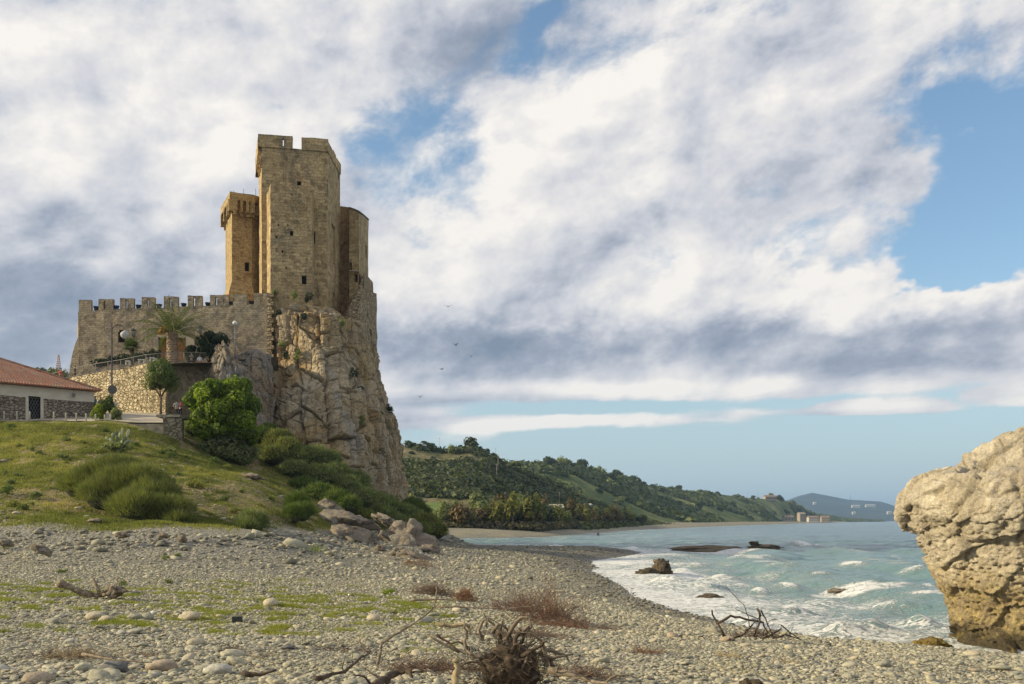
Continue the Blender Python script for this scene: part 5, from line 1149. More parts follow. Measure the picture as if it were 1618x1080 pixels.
# railing along the ramp
rl = empty('railing', P3(190, 583, 105)); tag(rl, 'thin wire railing climbing along the top of the sunlit retaining wall', 'railing')
M_RAIL = plain('galvanised rail', (.20, .19, .17), .5, .2); base = Vector(rl.location)
tp_ = [Vector(P3(*t))-base for t in TT]; mb = MB(); mb.tube([p+Vector((0, .15, 1.05)) for p in tp_], .03, 6); mb.tube([p+Vector((0, .15, .15)) for p in tp_], .02, 5); mb.build('rail', M_RAIL, rl)
for i in range(len(tp_)-1):
    a, b = tp_[i], tp_[i+1]; n_ = max(1, int((b-a).length/1.6))
    for k in range(n_):
        p = a+(b-a)*(k/n_)+Vector((0, .15, 0)); mb = MB(); mb.tube([p-Vector((0, 0, .1)), p+Vector((0, 0, 1.07))], .032, 6); mb.build('upright', M_RAIL, rl)
mb = MB()
for i in range(len(tp_)-1):
    a, b = tp_[i], tp_[i+1]; n_ = int((b-a).length/.17)
    for k in range(n_): p = a+(b-a)*((k+.5)/n_)+Vector((0, .15, 0)); mb.tube([p+Vector((0, 0, .15)), p+Vector((0, 0, 1.04))], .008, 3, cap=False)
mb.build('infill_bars', M_RAIL, rl)
# benches: white slabs on two feet
for px, py, w, lb in ((202.5, 570, 7, 'white bench nearest the street lamp on the ramp'), (224, 568, 10, 'long white bench in the middle of the ramp'), (241, 565, 7, 'white bench just left of the tall palm trunk')):
    Yb = {202.5: 108.3, 224: 107.4, 241: 106.9}[px]; x, y, z = P3(px, py, Yb); o = empty('bench', (x, y, z-.45)); tag(o, lb, 'bench', 'white benches behind the railing'); W_ = w*Yb/FOC
    mb = MB(); mb.box((0, 0, .42), (W_, .5, .1)); mb.build('seat', M_POST, o)
    for sgn in (-1, 1): mb = MB(); mb.box((sgn*W_*.38, 0, .18), (.14, .42, .37)); mb.build('leg', M_POST, o)
# signal mast behind the house and a small tower tree
x, y, z = P3(92.5, 588, 200); mb = MB(); hm = ZZ(560, 200)-z
for sx, sy in ((-.5, -.5), (.5, -.5), (.5, .5), (-.5, .5)): mb.tube([(sx, sy, -1), (sx*.15, sy*.15, hm)], .06, 4)
for k in range(8): mb.box((0, 0, hm*k/8), (1.0*(1-.8*k/8), 1.0*(1-.8*k/8), .08))
o = mb.build('lattice_mast', plain('red white mast', (.35, .25, .24), .6, .3, 2)); o.location = (x, y, z); tag(o, 'distant lattice mast rising behind the spiky plant near the castle', 'mast')
# ------------------------------------------------------------------ people
def skin_obj(name, J, E, mat, parent, sub=1):
    me = bpy.data.meshes.new(name); me.from_pydata([j[0] for j in J], E, []); o = bpy.data.objects.new(name, me); COL.objects.link(o); o.parent = parent; me.materials.append(mat)
    md = o.modifiers.new('skin', 'SKIN'); md.use_smooth_shade = True
    for v, j in zip(me.skin_vertices[0].data, J): r = j[1]; v.radius = r if isinstance(r, tuple) else (r, r)
    me.skin_vertices[0].data[0].use_root = True
    s = o.modifiers.new('subd', 'SUBSURF'); s.levels = sub; s.render_levels = sub
    return o
M_SKIN = plain('skin', (.42, .25, .17), .6, .05)
def person(px, py, Y, rz, label, shirt, trousers, hair=(.03, .02, .015), arms='down', h=1.72, z=None, step=0.1):
    x, y = XY(px, Y); zz = ZZ(py, Y) if z is None else z; p = empty('person', (x, y, zz), rz); tag(p, label, 'person'); k = h/1.72
    S = lambda *v: tuple(q*k for q in v)
    el = {'down': ((.26, .02, 1.16), (.27, -.06, .90)), 'hip': ((.36, .06, 1.18), (.20, -.04, 1.02)), 'phone': ((.25, -.02, 1.15), (.12, -.28, 1.30)), 'fold': ((.25, -.03, 1.17), (.02, -.22, 1.22))}[arms]
    J = [(S(0, 0, .96), (.15*k, .10*k)), (S(0, 0, 1.14), (.13*k, .09*k)), (S(0, 0, 1.36), (.16*k, .10*k)), (S(0, .01, 1.47), (.055*k, .055*k)), (S(0, -.01, 1.56), (.075*k, .085*k)), (S(0, -.005, 1.66), (.07*k, .08*k))]
    E = [(0, 1), (1, 2), (2, 3), (3, 4), (4, 5)]
    for s in (-1, 1):
        b = len(J); J += [(S(s*.18, 0, 1.40), .058*k), (S(s*el[0][0], el[0][1], el[0][2]), .043*k), (S(s*el[1][0], el[1][1], el[1][2]), .033*k), (S(s*el[1][0], el[1][1]-.03, el[1][2]-(.09 if arms == 'down' else -.02)), .03*k)]
        E += [(2, b), (b, b+1), (b+1, b+2), (b+2, b+3)]
        b = len(J); J += [(S(s*.09, 0, .86), .09*k), (S(s*.10, -.02+s*step*.3, .48), .06*k), (S(s*.10, .02+s*step, .09), .043*k), (S(s*.11, -.12+s*step, .03), .035*k)]
        E += [(0, b), (b, b+1), (b+1, b+2), (b+2, b+3)]
    skin_obj('body', J, E, M_SKIN, p)
    g = 1.22; JS = [(S(0, 0, .93), (.165*k, .125*k)), (S(0, 0, 1.14), (.155*k, .115*k)), (S(0, 0, 1.36), (.175*k, .118*k)), (S(0, .01, 1.44), (.09*k, .085*k))]; ES = [(0, 1), (1, 2), (2, 3)]
    for s in (-1, 1):
        b = len(JS); JS += [(S(s*.18, 0, 1.395), .075*k), (S(s*el[0][0], el[0][1], el[0][2]), .058*k), (S(s*(el[0][0]*.3+el[1][0]*.7), el[0][1]*.3+el[1][1]*.7, el[0][2]*.3+el[1][2]*.7), .047*k)]; ES += [(2, b), (b, b+1), (b+1, b+2)]
    skin_obj('shirt', JS, ES, plain('shirt cloth', shirt, .9, .15), p)
    JT = [(S(0, 0, .94), (.155*k, .12*k))]; ET = []
    for s in (-1, 1):
        b = len(JT); JT += [(S(s*.09, 0, .84), .105*k), (S(s*.10, -.02+s*step*.3, .48), .075*k), (S(s*.10, .02+s*step, .11), .058*k)]; ET += [(0, b), (b, b+1), (b+1, b+2)]
    skin_obj('trousers', JT, ET, plain('trouser cloth', trousers, .9, .15), p)
    mb = MB(); mb.lathe([(.089*k*math.sin(w), .102*k*math.cos(w)) for w in np.linspace(0.02, 1.75, 8)], (0, .018*k, 1.648*k), 12); mb.build('hair', plain('hair', hair, .7, .2), p)
    mb = MB(); mb.tube([(0, -.085*k, 1.64*k), (0, -.108*k, 1.60*k), (0, -.088*k, 1.595*k)], [.008, .016, .01], 6); mb.build('nose', M_SKIN, p)
    mb = MB()
    for s in (-1, 1):
        for f in range(4): mb.tube([S(s*(el[1][0]+(.012*(f-1.5) if arms == 'down' else 0)), el[1][1]-.03-.012*(f-1.5), el[1][2]-(.09 if arms == 'down' else -.02)), S(s*(el[1][0]), el[1][1]-.05-.012*(f-1.5), el[1][2]-(.17 if arms == 'down' else -.06-.01*f))], [.010, .007], 5)
        mb.tube([S(s*(el[1][0]-.02), el[1][1]-.04, el[1][2]-(.05 if arms == 'down' else 0)), S(s*(el[1][0]-.03), el[1][1]-.08, el[1][2]-(.10 if arms == 'down' else -.03))], [.012, .008], 5)
    mb.build('fingers', M_SKIN, p)
    return p
rz_ = ROADZ(103.5)
person(279.3, 655, 103.5, .3, 'person in a grey top standing left of the one in red by the rock', (.30, .30, .30), (.03, .03, .04), arms='hip', z=gz(*XY(279, 103.5))+.12)
person(285.2, 655, 103.8, -.2, 'person in a brick red shirt at the wall foot beside the leafy tree', (.35, .08, .06), (.025, .025, .035), arms='fold', z=gz(*XY(285, 103.8))+.12)
person(307, 628, 107, .5, 'person in a white top on the steps just above the leafy tree', (.65, .63, .58), (.4, .38, .34), z=ZZ(631, 107))
person(302.5, 585, 112, 0, 'person in grey clothes on the terrace beside the dark bush', (.18, .17, .17), (.03, .03, .04), z=21.2, arms='fold')
person(315.5, 586, 112, .4, 'person in a white shirt on the terrace at the left of the pointed slab', (.6, .6, .62), (.05, .05, .07), z=20.9)
person(96, 606, 114, 1.2, 'person in a red jacket walking at the lower end of the ramp', (.50, .06, .06), (.02, .02, .03), z=ZZ(605, 114), arms='down', step=.25)
person(118.5, 604, 113, -1.3, 'person in dark clothes at the battered left end of the curtain wall', (.03, .03, .04), (.03, .03, .035), z=ZZ(602, 113))
person(153, 596, 111, .6, 'person in black with pale trousers behind the railing on the lower ramp', (.03, .04, .04), (.3, .3, .3), z=ZZ(594, 111))
person(150.5, 651, 101, -.6, 'person in a teal top standing at the right corner of the house', (.12, .28, .29), (.05, .05, .06), z=ZZ(653, 101), arms='phone')
person(159, 653, 99, .8, 'person in purple and black behind the yellow green shrub', (.10, .06, .17), (.03, .03, .04), z=ZZ(655, 99))
person(182, 655, 99, 0, 'person in cream clothes standing just right of the street lamp pole', (.55, .48, .38), (.4, .35, .28), z=ZZ(658, 99))
# a bathing couple far down the beach is too small to read: one dark figure on the bay shore
person(945, 846, 262, 0, 'lone dark figure far away on the bay beach below the trees', (.02, .02, .02), (.02, .02, .02), z=gz(*XY(945, 262)), h=1.7)
# ------------------------------------------------------------------ foliage
def leafmat(name, c1, c2, c3, trans=0.3, rough=0.6):
    m = bpy.data.materials.new(name); m.use_nodes = True; nt = m.node_tree; nt.nodes.clear(); n = NT(nt)
    out = n.n('ShaderNodeOutputMaterial'); r = n.attr('rnd'); c = n.colramp(r, [(0.0, c1), (0.55, c2), (1.0, c3)])
    d = n.n('ShaderNodeBsdfPrincipled'); n.put(d.inputs['Base Color'], c); d.inputs['Roughness'].default_value = rough; d.inputs['Specular IOR Level'].default_value = 0.3
    t = n.n('ShaderNodeBsdfTranslucent'); n.put(t.inputs['Color'], n.vm('MULTIPLY', c, (1.3, 1.5, 0.7)))
    mx = n.n('ShaderNodeMixShader'); mx.inputs[0].default_value = trans; n.L.new(d.outputs[0], mx.inputs[1]); n.L.new(t.outputs[0], mx.inputs[2]); n.L.new(mx.outputs[0], out.inputs[0])
    return m
L_TREE = leafmat('fig leaves', (.035, .06, .01), (.14, .20, .015), (.36, .42, .05), .45)
L_SHRUB = leafmat('shrub leaves', (.05, .08, .02), (.10, .14, .03), (.18, .20, .05), .3)
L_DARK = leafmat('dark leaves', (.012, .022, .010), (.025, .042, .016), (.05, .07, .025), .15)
L_YEL = leafmat('yellow green leaves', (.10, .14, .01), (.20, .25, .015), (.34, .36, .03), .4)
L_BROOM = leafmat('broom stems', (.06, .07, .03), (.15, .16, .055), (.34, .34, .09), .4)
L_BUSH = leafmat('maquis leaves', (.08, .10, .05), (.18, .205, .085), (.33, .34, .14), .4)
L_PALM = leafmat('palm leaflets', (.04, .065, .02), (.09, .12, .03), (.20, .20, .06), .25)
L_FAR = leafmat('far dark foliage', (.025, .038, .017), (.052, .07, .028), (.10, .12, .04), .2)
L_FARO = leafmat('far olive foliage', (.075, .08, .02), (.14, .145, .035), (.25, .23, .05), .35)
L_FARB = leafmat('far brown foliage', (.06, .045, .02), (.12, .085, .035), (.18, .13, .05), .2)
L_GRASS = leafmat('grass blades', (.09, .105, .025), (.18, .185, .045), (.34, .30, .10), .4)
L_BEACHG = leafmat('yellow beach grass', (.11, .14, .02), (.22, .23, .035), (.34, .30, .07), .35)
BARK = plain('bark', (.13, .10, .07), .95, .35, 6, bump=.05)
def rdir(rng, n): v = rng.normal(size=(n, 3)); return v/np.linalg.norm(v, axis=1)[:, None]
def leaves(rng, P, N, size, asp=0.55, flat=0.5):
    """one small rhombic leaf per point, facing roughly along N"""
    n = len(P); Nn = N+rdir(rng, n)*flat; Nn /= np.linalg.norm(Nn, axis=1)[:, None]; a = np.cross(Nn, rdir(rng, n)); a /= np.maximum(np.linalg.norm(a, axis=1)[:, None], 1e-6); b = np.cross(Nn, a)
    s = (size*(0.6+0.8*rng.random(n)))[:, None]
    V = np.stack([P-a*s, P+b*s*asp+Nn*s*.12, P+a*s, P-b*s*asp+Nn*s*.12], 1).reshape(-1, 3)
    F = np.arange(4*n).reshape(n, 4); return V, F
def crown_pts(rng, rad, n, clumps, csize=0.36, hollow=0.55, low=-0.75):
    C = rdir(rng, clumps); C[:, 2] = np.where(C[:, 2] < low, -C[:, 2], C[:, 2]); C = C*(hollow+(1-hollow)*rng.random(clumps)**0.5)[:, None]*(1-csize*.75)*(.85+.28*rng.random(clumps))[:, None]
    r = csize*(0.65+0.7*rng.random(clumps)); k = rng.integers(0, clumps, n); d = rdir(rng, n); d[:, 2] = d[:, 2]*.9+.12
    P = C[k]+d*(r[k]*(0.65+0.4*rng.random(n)**.5))[:, None]
    return P*np.array(rad), d, rng.random(clumps)[k]
def crown(name, parent, c, rad, n, size, clumps, seed, mat, csize=0.36, hollow=.55, low=-.75, asp=.55, loc=None):
    rng = np.random.default_rng(seed); P, d, kr = crown_pts(rng, rad, n, clumps, csize, hollow, low); V, F = leaves(rng, P+np.array(c), d, size, asp)
    rnd = np.repeat(np.clip(0.45*kr+0.55*rng.random(n), 0, 1), 4)
    return mesh_np(name, V, F, mat, parent, attrs={'rnd': rnd}, smooth=False, loc=loc)
def limbs(parent, h, r, n, seed, spread=1.0, name='trunk', mat=BARK, lean=0.0):
    rng = random.Random(seed); mb = MB(); top = h*.45
    mb.tube([(0, 0, -.3), (lean*.2, 0, top*.4), (lean*.5, .05, top)], [r, r*.85, r*.7], 8)
    for k in range(n):
        w = 2*math.pi*k/n+rng.random(); L = h*(.35+.3*rng.random()); q = (math.cos(w)*spread, math.sin(w)*spread)
        mb.tube([(lean*.5, .05, top*.9), (lean*.5+q[0]*L*.35, q[1]*L*.35, top+L*.45), (lean*.5+q[0]*L*.7, q[1]*L*.7, top+L)], [r*.5, r*.3, r*.1], 6)
    return mb.build(name, mat, parent)
def treething(name, px, py, Y, label, cat, z=None, group=None):
    x, y = XY(px, Y); o = empty(name, (x, y, gz(x, y) if z is None else z)); return tag(o, label, cat, group)
# big leafy tree beside the cliff
t = treething('leafy_tree', 352, 740, 93, 'big bushy tree with bright green leaves against the cliff foot', 'tree', z=ZZ(738, 93)); s = 93/FOC
limbs(t, 6, .35, 7, 3)
crown('crown', t, (0, 0, 4.9), (3.9, 3.3, 3.9), 22000, .17, 75, 11, L_TREE, .20, .55)
crown('lower_crown', t, (.3, .4, 1.9), (3.1, 2.6, 2.5), 12000, .14, 50, 12, L_BUSH, .26, .5); crown('inner_crown', t, (0, .3, 4.6), (2.6, 2.2, 2.7), 6000, .16, 30, 13, L_DARK, .3, .3)  # inner crown: shade between the leaf clumps put into darker leaf colour
# shrub on top of the retaining wall
t = treething('round_shrub', 254, 600, 103, 'round shrub with pinkish blossom tips hanging over the retaining wall', 'shrub', z=ZZ(655, 103)); limbs(t, 4.5, .16, 5, 5)
crown('crown', t, (0, 0, ZZ(597, 103)-ZZ(655, 103)), (1.85, 1.6, 2.0), 9000, .10, 26, 21, L_SHRUB, .38, .5)
t = treething('dark_bush', 330, 548, 114, 'dark evergreen bush on the terrace between palm and pointed slab', 'bush', z=20.8); limbs(t, 3, .15, 5, 6)
crown('crown', t, (0.5, 0, ZZ(546, 114)-20.8), (1.9, 1.6, 1.75), 7000, .11, 22, 22, L_DARK, .38, .5); crown('side_crown', t, (-1.6, -.3, ZZ(560, 114)-20.8), (1.25, 1.1, 1.15), 3500, .11, 12, 23, L_DARK, .4, .5)
t = treething('yellow_shrub', 163, 655, 93, 'bright yellow green shrub at the corner of the house behind the posts', 'shrub', z=ROADZ(93)); limbs(t, 1.2, .06, 5, 7)
crown('crown', t, (-.35, 0, .75), (.75, .6, .95), 3000, .075, 14, 24, L_YEL, .4, .4); crown('tall_crown', t, (.35, .2, 1.3), (.7, .6, 1.2), 3000, .08, 14, 25, L_SHRUB, .4, .4)
t = treething('small_shrub', 181, 661, 92, 'small dull green shrub at the foot of the street lamp', 'shrub', z=ROADZ(92)); limbs(t, .8, .05, 4, 8)
crown('crown', t, (0.1, 0, .55), (.6, .5, .65), 2000, .07, 10, 26, L_BUSH, .4, .4)
# hedge on the ramp
V_ = []; F_ = []; rn = []; rng = np.random.default_rng(31); off = 0
for i in range(16):
    px = 150+i*6.5; py = 575-(i/15)*14; Y = 112; P, d, kr = crown_pts(rng, (.55, .5, .62+.1*rng.random()), 420, 8, .45, .4); V, F = leaves(rng, P+np.array(P3(px, py, Y)), d, .09); V_.append(V); F_.append(F+off); off += len(V); rn.append(np.repeat(rng.random(420), 4))
o = mesh_np('hedge', np.concatenate(V_), np.concatenate(F_), L_DARK, attrs={'rnd': np.concatenate(rn)}, smooth=False, loc=P3(190, 580, 112)); tag(o, 'low dark clipped hedge running along the ramp under the curtain wall', 'hedge')
# ------------------------------------------------------------------ palms
def frond(mb, leaf, az, el0, L, droop, rng, nl=38, wid=.42, base=(0, 0, 0)):
    pts = []; p = Vector(base); e = el0; st = L/16
    for k in range(17):
        pts.append(p.copy()); dd = Vector((math.cos(az)*math.cos(e), math.sin(az)*math.cos(e), math.sin(e))); p = p+dd*st; e -= droop/16*(0.4+1.4*k/16)
    mb.tube(pts, [.05*(1-.85*i/16) for i in range(17)], 5)
    for i in range(nl):
        f = .12+.88*i/nl; k = f*16; a = int(min(15, k)); q = pts[a].lerp(pts[a+1], k-a); t = (pts[a+1]-pts[a]).normalized(); side = t.cross(Vector((0, 0, 1))).normalized(); up = side.cross(t)
        w = wid*(math.sin(min(1, f*1.15+.12)*math.pi)**.6+.12)
        for s in (-1, 1):
            tip = q+(side*s*.86+t*.55+up*.12)*w+Vector((0, 0, -.30*w*(1+rng.random()))); leaf.append((q, q+(tip-q)*.5+t*.03, tip, q+(tip-q)*.5-t*.03, rng.random()))
def leafmesh(name, leaf, mat, parent):
    V = np.array([v[:] for l in leaf for v in l[:4]]); F = np.arange(len(V)).reshape(-1, 4); return mesh_np(name, V, F, mat, parent, attrs={'rnd': np.repeat([l[4] for l in leaf], 4)}, smooth=False)
rng = random.Random(5); Yp = 112; zc_p = ZZ(524, Yp); pb = treething('palm_tree', 272, 570, Yp, 'tall date palm with thick trunk and arching fronds in front of the castle door', 'palm', z=20.9); hh = zc_p-20.9
mb = MB()
for k in range(15): mb.tube([(0, 0, hh*k/15-.2), (0, 0, hh*(k+1)/15-.12)], [.50+.03*(k % 2), .60+.04*(k % 2)], 14)
for k in range(160):
    w = k*2.4; z = hh*(k/160); r = .55; mb.box((r*math.cos(w), r*math.sin(w), z), (.16, .12, .16), rz=w, ry=-.5)
mb.build('trunk', plain('palm trunk', (.27, .20, .13), .95, .4, 5, bump=.06), pb)
for i in range(36):
    az = i*2.399+rng.random()*.3; q = i/36; el = 1.35-1.45*q; L = 3.9+1.9*(1-abs(q-.45)*1.2)
    mb = MB(); lf = []; frond(mb, lf, az, el, L, 1.0+.9*q, rng, 46, .62, (.2*math.cos(az), .2*math.sin(az), hh-.1))
    rb = mb.build('frond', L_PALM, pb); rb.data.attributes.new('rnd', 'FLOAT', 'POINT').data.foreach_set('value', [.9]*len(rb.data.vertices)); leafmesh('leaflets', lf, L_PALM, rb)
mb = MB()
for i in range(22): w = rng.random()*6.28; mb.tube([(-.3, -.45, hh-.1), (-.75+.25*math.cos(w), -.8+.2*math.sin(w), hh+.35), (-.95+.35*math.cos(w), -.95+.3*math.sin(w), hh-.25-.3*rng.random())], .035, 4)
mb.build('date_bunch', plain('orange date stalks', (.55, .28, .04), .7, .2), pb)
fp = treething('fan_palm', 208, 560, 116.5, 'small fan palm below the arched window of the curtain wall', 'palm', z=21.6); zt_ = ZZ(549, 116.5)-21.6
mb = MB(); mb.tube([(0, 0, -.3), (0, 0, zt_)], [.28, .3], 8); mb.build('trunk', BARK, fp); lf = []
for i in range(26):
    az = i*2.4; el = -.5+1.9*rng.random(); c = Vector((math.cos(az)*math.cos(el), math.sin(az)*math.cos(el), math.sin(el))); L = .55+.45*rng.random(); q = Vector((0, 0, zt_))+c*L*.5; sd_ = c.cross(Vector((0, 0, 1))).normalized(); up = sd_.cross(c)
    for k in range(16):
        w = (k-7.5)/7.5*1.9; tip = q+(c*math.cos(w)+sd_*math.sin(w))*.95; pr = (c*-math.sin(w)+sd_*math.cos(w))*.035; lf.append((q, q.lerp(tip, .5)+pr, tip, q.lerp(tip, .5)-pr, rng.random()*.6))
leafmesh('fronds', lf, L_PALM, fp)
# spiky agave left of the wall
ag = treething('agave', 93, 592, 118, 'spiky agave like plant left of the battered wall end', 'plant', z=ZZ(600, 118)); lf = []
for i in range(46):
    az = i*2.4; el = .25+1.1*rng.random(); c = Vector((math.cos(az)*math.cos(el), math.sin(az)*math.cos(el), math.sin(el))); sd_ = c.cross(Vector((0, 0, 1))).normalized(); b_ = Vector((rng.uniform(-.5, .5), 0, .1)); L = 1.3+rng.random()*.7
    lf.append((b_, b_+c*L*.4+sd_*.09, b_+c*L, b_+c*L*.4-sd_*.09, rng.random()*.7))
leafmesh('spikes', lf, L_PALM, ag)
# prickly pear on the slope
x, y, z = gp(187, 715, 60, 100); pp = empty('prickly_pear', (x, y, z)); tag(pp, 'prickly pear with two sunlit pale pads on the grass above the broom bush', 'cactus'); rng = random.Random(9)
M_PAD = plain('cactus pad', (.14, .17, .10), .6, .25, 6); M_PADL = plain('sunlit cactus pad', (.42, .44, .28), .6, .1, 6); sc_ = y/FOC  # sunlight on two of the pads is put into a paler pad colour
def pad(cx, cz, r, hgt, tilt, mat, dy=0, rzz=0.2):
    V, F = ico(3); P = V*np.array([r, .05, hgt])*np.array([1, 1, 1]); P[:, 0] *= (1-.25*(-V[:, 2])); c_, s_ = math.cos(tilt), math.sin(tilt); P = np.stack([P[:, 0]*c_+P[:, 2]*s_, P[:, 1], -P[:, 0]*s_+P[:, 2]*c_], 1)
    c_, s_ = math.cos(rzz), math.sin(rzz); P = np.stack([P[:, 0]*c_-P[:, 1]*s_, P[:, 0]*s_+P[:, 1]*c_, P[:, 2]], 1); return mesh_np('pad', P+np.array([cx, dy, cz]), F, mat, pp)
pad(.05, .25, .16, .33, .1, M_PAD)
for i, (a, b, r, h_, tl) in enumerate([(-.2, .7, .16, .27, -.5), (.25, .75, .16, .28, .4), (-.55, .95, .15, .25, -.7), (-.1, 1.1, .15, .26, -.1), (.5, 1.05, .15, .26, .6), (-.45, 1.35, .14, .22, -.2), (.15, 1.35, .14, .24, .2), (-.9, 1.1, .13, .22, -.9), (.75, .8, .14, .24, 1.0), (-.2, 1.55, .12, .2, 0), (-.75, .6, .14, .24, -1.1)]): pad(a, b, r, h_, tl, M_PAD, .15*math.sin(i*3), .5*math.sin(i*5))
pad(.36, 1.62, .105, .34, .08, M_PADL, -.15, 1.1); pad(.78, 1.52, .135, .34, .35, M_PADL, -.1, .9)
crown('undergrowth', pp, (-.3, .1, .3), (1.3, .8, .55), 1500, .09, 10, 45, L_BUSH, .4, .4)

# ------------------------------------------------------------------ broom bushes: masses of fine stems
def blades(rng, P, D, L, w):
    n = len(P); a = np.cross(D, rdir(rng, n)); a /= np.maximum(np.linalg.norm(a, axis=1)[:, None], 1e-6); l = (L*(.6+.8*rng.random(n)))[:, None]
    V = np.stack([P-a*w, P+a*w, P+D*l], 1).reshape(-1, 3); return V, np.arange(3*n).reshape(n, 3)
def broom(name, label, lumps, n, L, w, seed, mat=L_BROOM, cat='bush', leafy=0.0):
    """lumps: (px, py centre, Y, rx, rz in metres)"""
    rng = np.random.default_rng(seed); A = np.array([l[3]*l[4] for l in lumps]); k = rng.choice(len(lumps), n, p=A/A.sum()); d = rdir(rng, n); d[:, 2] = np.where(d[:, 2] < -.25, -d[:, 2], d[:, 2])
    C = np.array([P3(l[0], l[1], l[2]) for l in lumps]); Rr = np.array([(l[3], l[3]*.9, l[4]) for l in lumps])
    P = C[k]+d*Rr[k]*(.66+.34*rng.random(n)[:, None]+.22*fbm(d*2.6+k[:, None]*7.1, 3, seed)[:, None]); D = d*.7+np.array([0, 0, .6])+rdir(rng, n)*.55; D /= np.linalg.norm(D, axis=1)[:, None]
    nb = int(n*(1-leafy)); V, F = blades(rng, P[:nb], D[:nb], L, w); rn = np.repeat(np.clip(.55*rng.random(nb)+.3*(fbm(P[:nb]*1.5, 2, seed)+.6), 0, 1), 3); Fs = [F]
    if leafy:
        V2, F2 = leaves(rng, P[nb:], d[nb:], w*3.2); Fs.append(F2+len(V)); V = np.concatenate([V, V2]); rn = np.concatenate([rn, np.repeat(rng.random(n-nb), 4)])
    c0 = C.mean(0); x, y = c0[0], c0[1]; o = empty(name, (x, y, gz(x, y))); tag(o, label, cat)
    mesh_np('foliage', V-np.array(o.location), Fs, mat, o, attrs={'rnd': rn}, smooth=False)
    # solid dark core added inside the bush so that light does not fall through
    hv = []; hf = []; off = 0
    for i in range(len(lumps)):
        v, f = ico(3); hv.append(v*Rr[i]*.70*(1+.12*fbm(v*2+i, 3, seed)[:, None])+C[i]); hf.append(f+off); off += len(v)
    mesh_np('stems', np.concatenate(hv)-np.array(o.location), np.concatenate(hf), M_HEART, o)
    return o
M_HEART = plain('light blocking bush core', (.05, .06, .028), .95, .5, 12, bump=.1)
broom('broom_bush', 'largest broom bush with sunlit top in the middle of the grass slope', [(150, 768, 60, 2.0, 1.25), (185, 764, 60, 2.4, 1.75), (215, 776, 58, 2.4, 1.6), (175, 785, 57, 2.0, 1.2), (240, 796, 56.5, 1.9, 1.4), (265, 814, 55, 1.5, 1.0), (220, 808, 55, 1.8, 1.2), (130, 772, 59, 1.4, .9), (285, 826, 54, .9, .6)], 70000, .36, .012, 61)
broom('green_bush', 'small rounded green bush at the foot of the slope above the shingle', [(398, 830, 56, .9, .75), (388, 838, 55, .7, .6)], 6000, .35, .014, 62, L_BUSH)
broom('green_bush', 'dark scrubby bush at the top of the boulder pile', [(470, 800, 68, .9, .9), (478, 812, 67, .8, .7), (465, 815, 66, .7, .7)], 6500, .35, .014, 63, L_SHRUB)
SL = [('topmost bush of the row under the cliff, with yellow green top', [(440, 700, 102, 1.6, 1.4), (455, 712, 100, 1.5, 1.3), (433, 722, 98, 1.5, 1.1)], L_BROOM),
      ('second bush from the top of the row under the cliff', [(475, 728, 100, 1.7, 1.4), (498, 725, 101, 1.6, 1.4), (465, 745, 97, 1.6, 1.0)], L_BUSH),
      ('third bush from the top under the cliff, dark below', [(520, 735, 102, 1.6, 1.5), (530, 752, 100, 1.7, 1.4), (505, 755, 97, 1.8, 1.3)], L_BUSH),
      ('long dark bush spreading along the lower edge of the cliff thicket', [(480, 770, 92, 1.5, .9), (505, 782, 90, 1.6, 1.0), (530, 792, 89, 1.6, 1.0), (548, 800, 88, 1.4, .9)], L_SHRUB),
      ('fourth bush from the top, broad and grey green, in the middle of the cliff thicket', [(545, 775, 98, 1.8, 1.5), (562, 765, 101, 1.6, 1.4), (570, 790, 97, 1.8, 1.3)], L_BUSH),
      ('bush at the cliff foot right of the broad grey green one', [(590, 795, 104, 1.7, 1.2), (610, 800, 106, 1.7, 1.2), (600, 815, 100, 1.8, 1.2)], L_BUSH),
      ('bright green bush below the right corner of the cliff', [(632, 812, 108, 1.8, 1.2), (650, 822, 108, 1.8, 1.3), (625, 828, 100, 1.6, 1.0)], L_BUSH),
      ('leafy bush on the skyline right of the cliff foot', [(652, 802, 128, 1.7, 1.2), (664, 812, 126, 1.5, 1.2)], L_SHRUB),
      ('last bush of the thicket, low by the cove', [(672, 832, 104, 1.6, 1.2), (688, 842, 102, 1.3, 1.0), (660, 840, 96, 1.3, .9)], L_BROOM),
      ('low bush between the boulders and the cliff thicket', [(588, 832, 90, 1.3, .9), (572, 822, 90, 1.3, 1.0)], L_BROOM),
      ('small bush tucked between the leafy tree and the cliff', [(412, 690, 103, 1.2, 1.0), (425, 684, 105, 1.0, .9)], L_SHRUB)]
for i, (lb, lm, m_) in enumerate(SL): broom('slope_bush', lb, lm, 9000 if len(lm) > 2 else 6000, .38, .03, 70+i, m_, leafy=.35)
# tufts growing on the cliff
CT = [(497, 612), (568, 618), (571, 665), (577, 695), (575, 735), (583, 745), (610, 705), (612, 760), (598, 765), (628, 785), (600, 655), (615, 648), (540, 510), (452, 562), (470, 562), (440, 495), (508, 570), (560, 590), (447, 545), (590, 640), (606, 738), (480, 500)]
CT += [(466, 468), (489, 474), (433, 462)]
for i, (px, py) in enumerate(CT):
    Y = 116 if px < 540 else (119 if px < 575 else 122+(px-575)*.25)
    if py < 480: Y = 121.0 if px < 500 else 131
    elif py < 520: Y = 119.5
    elif py < 580 and px < 540: Y = 117.5
    if py > 640: Y -= 1.5
    x, y, z = P3(px, py, Y); o = empty('cliff_tuft', (x, y, z)); tag(o, 'small green tuft rooted in a crack of the cliff face', 'plant', 'tufts growing on the cliff face')
    crown('foliage', o, (0, 0, 0), (.45+.25*((i*7) % 3)/2, .6, .5+.2*(i % 3)), 420, .09, 7, 900+i, L_DARK if i % 2 else L_BUSH, .45, .3)
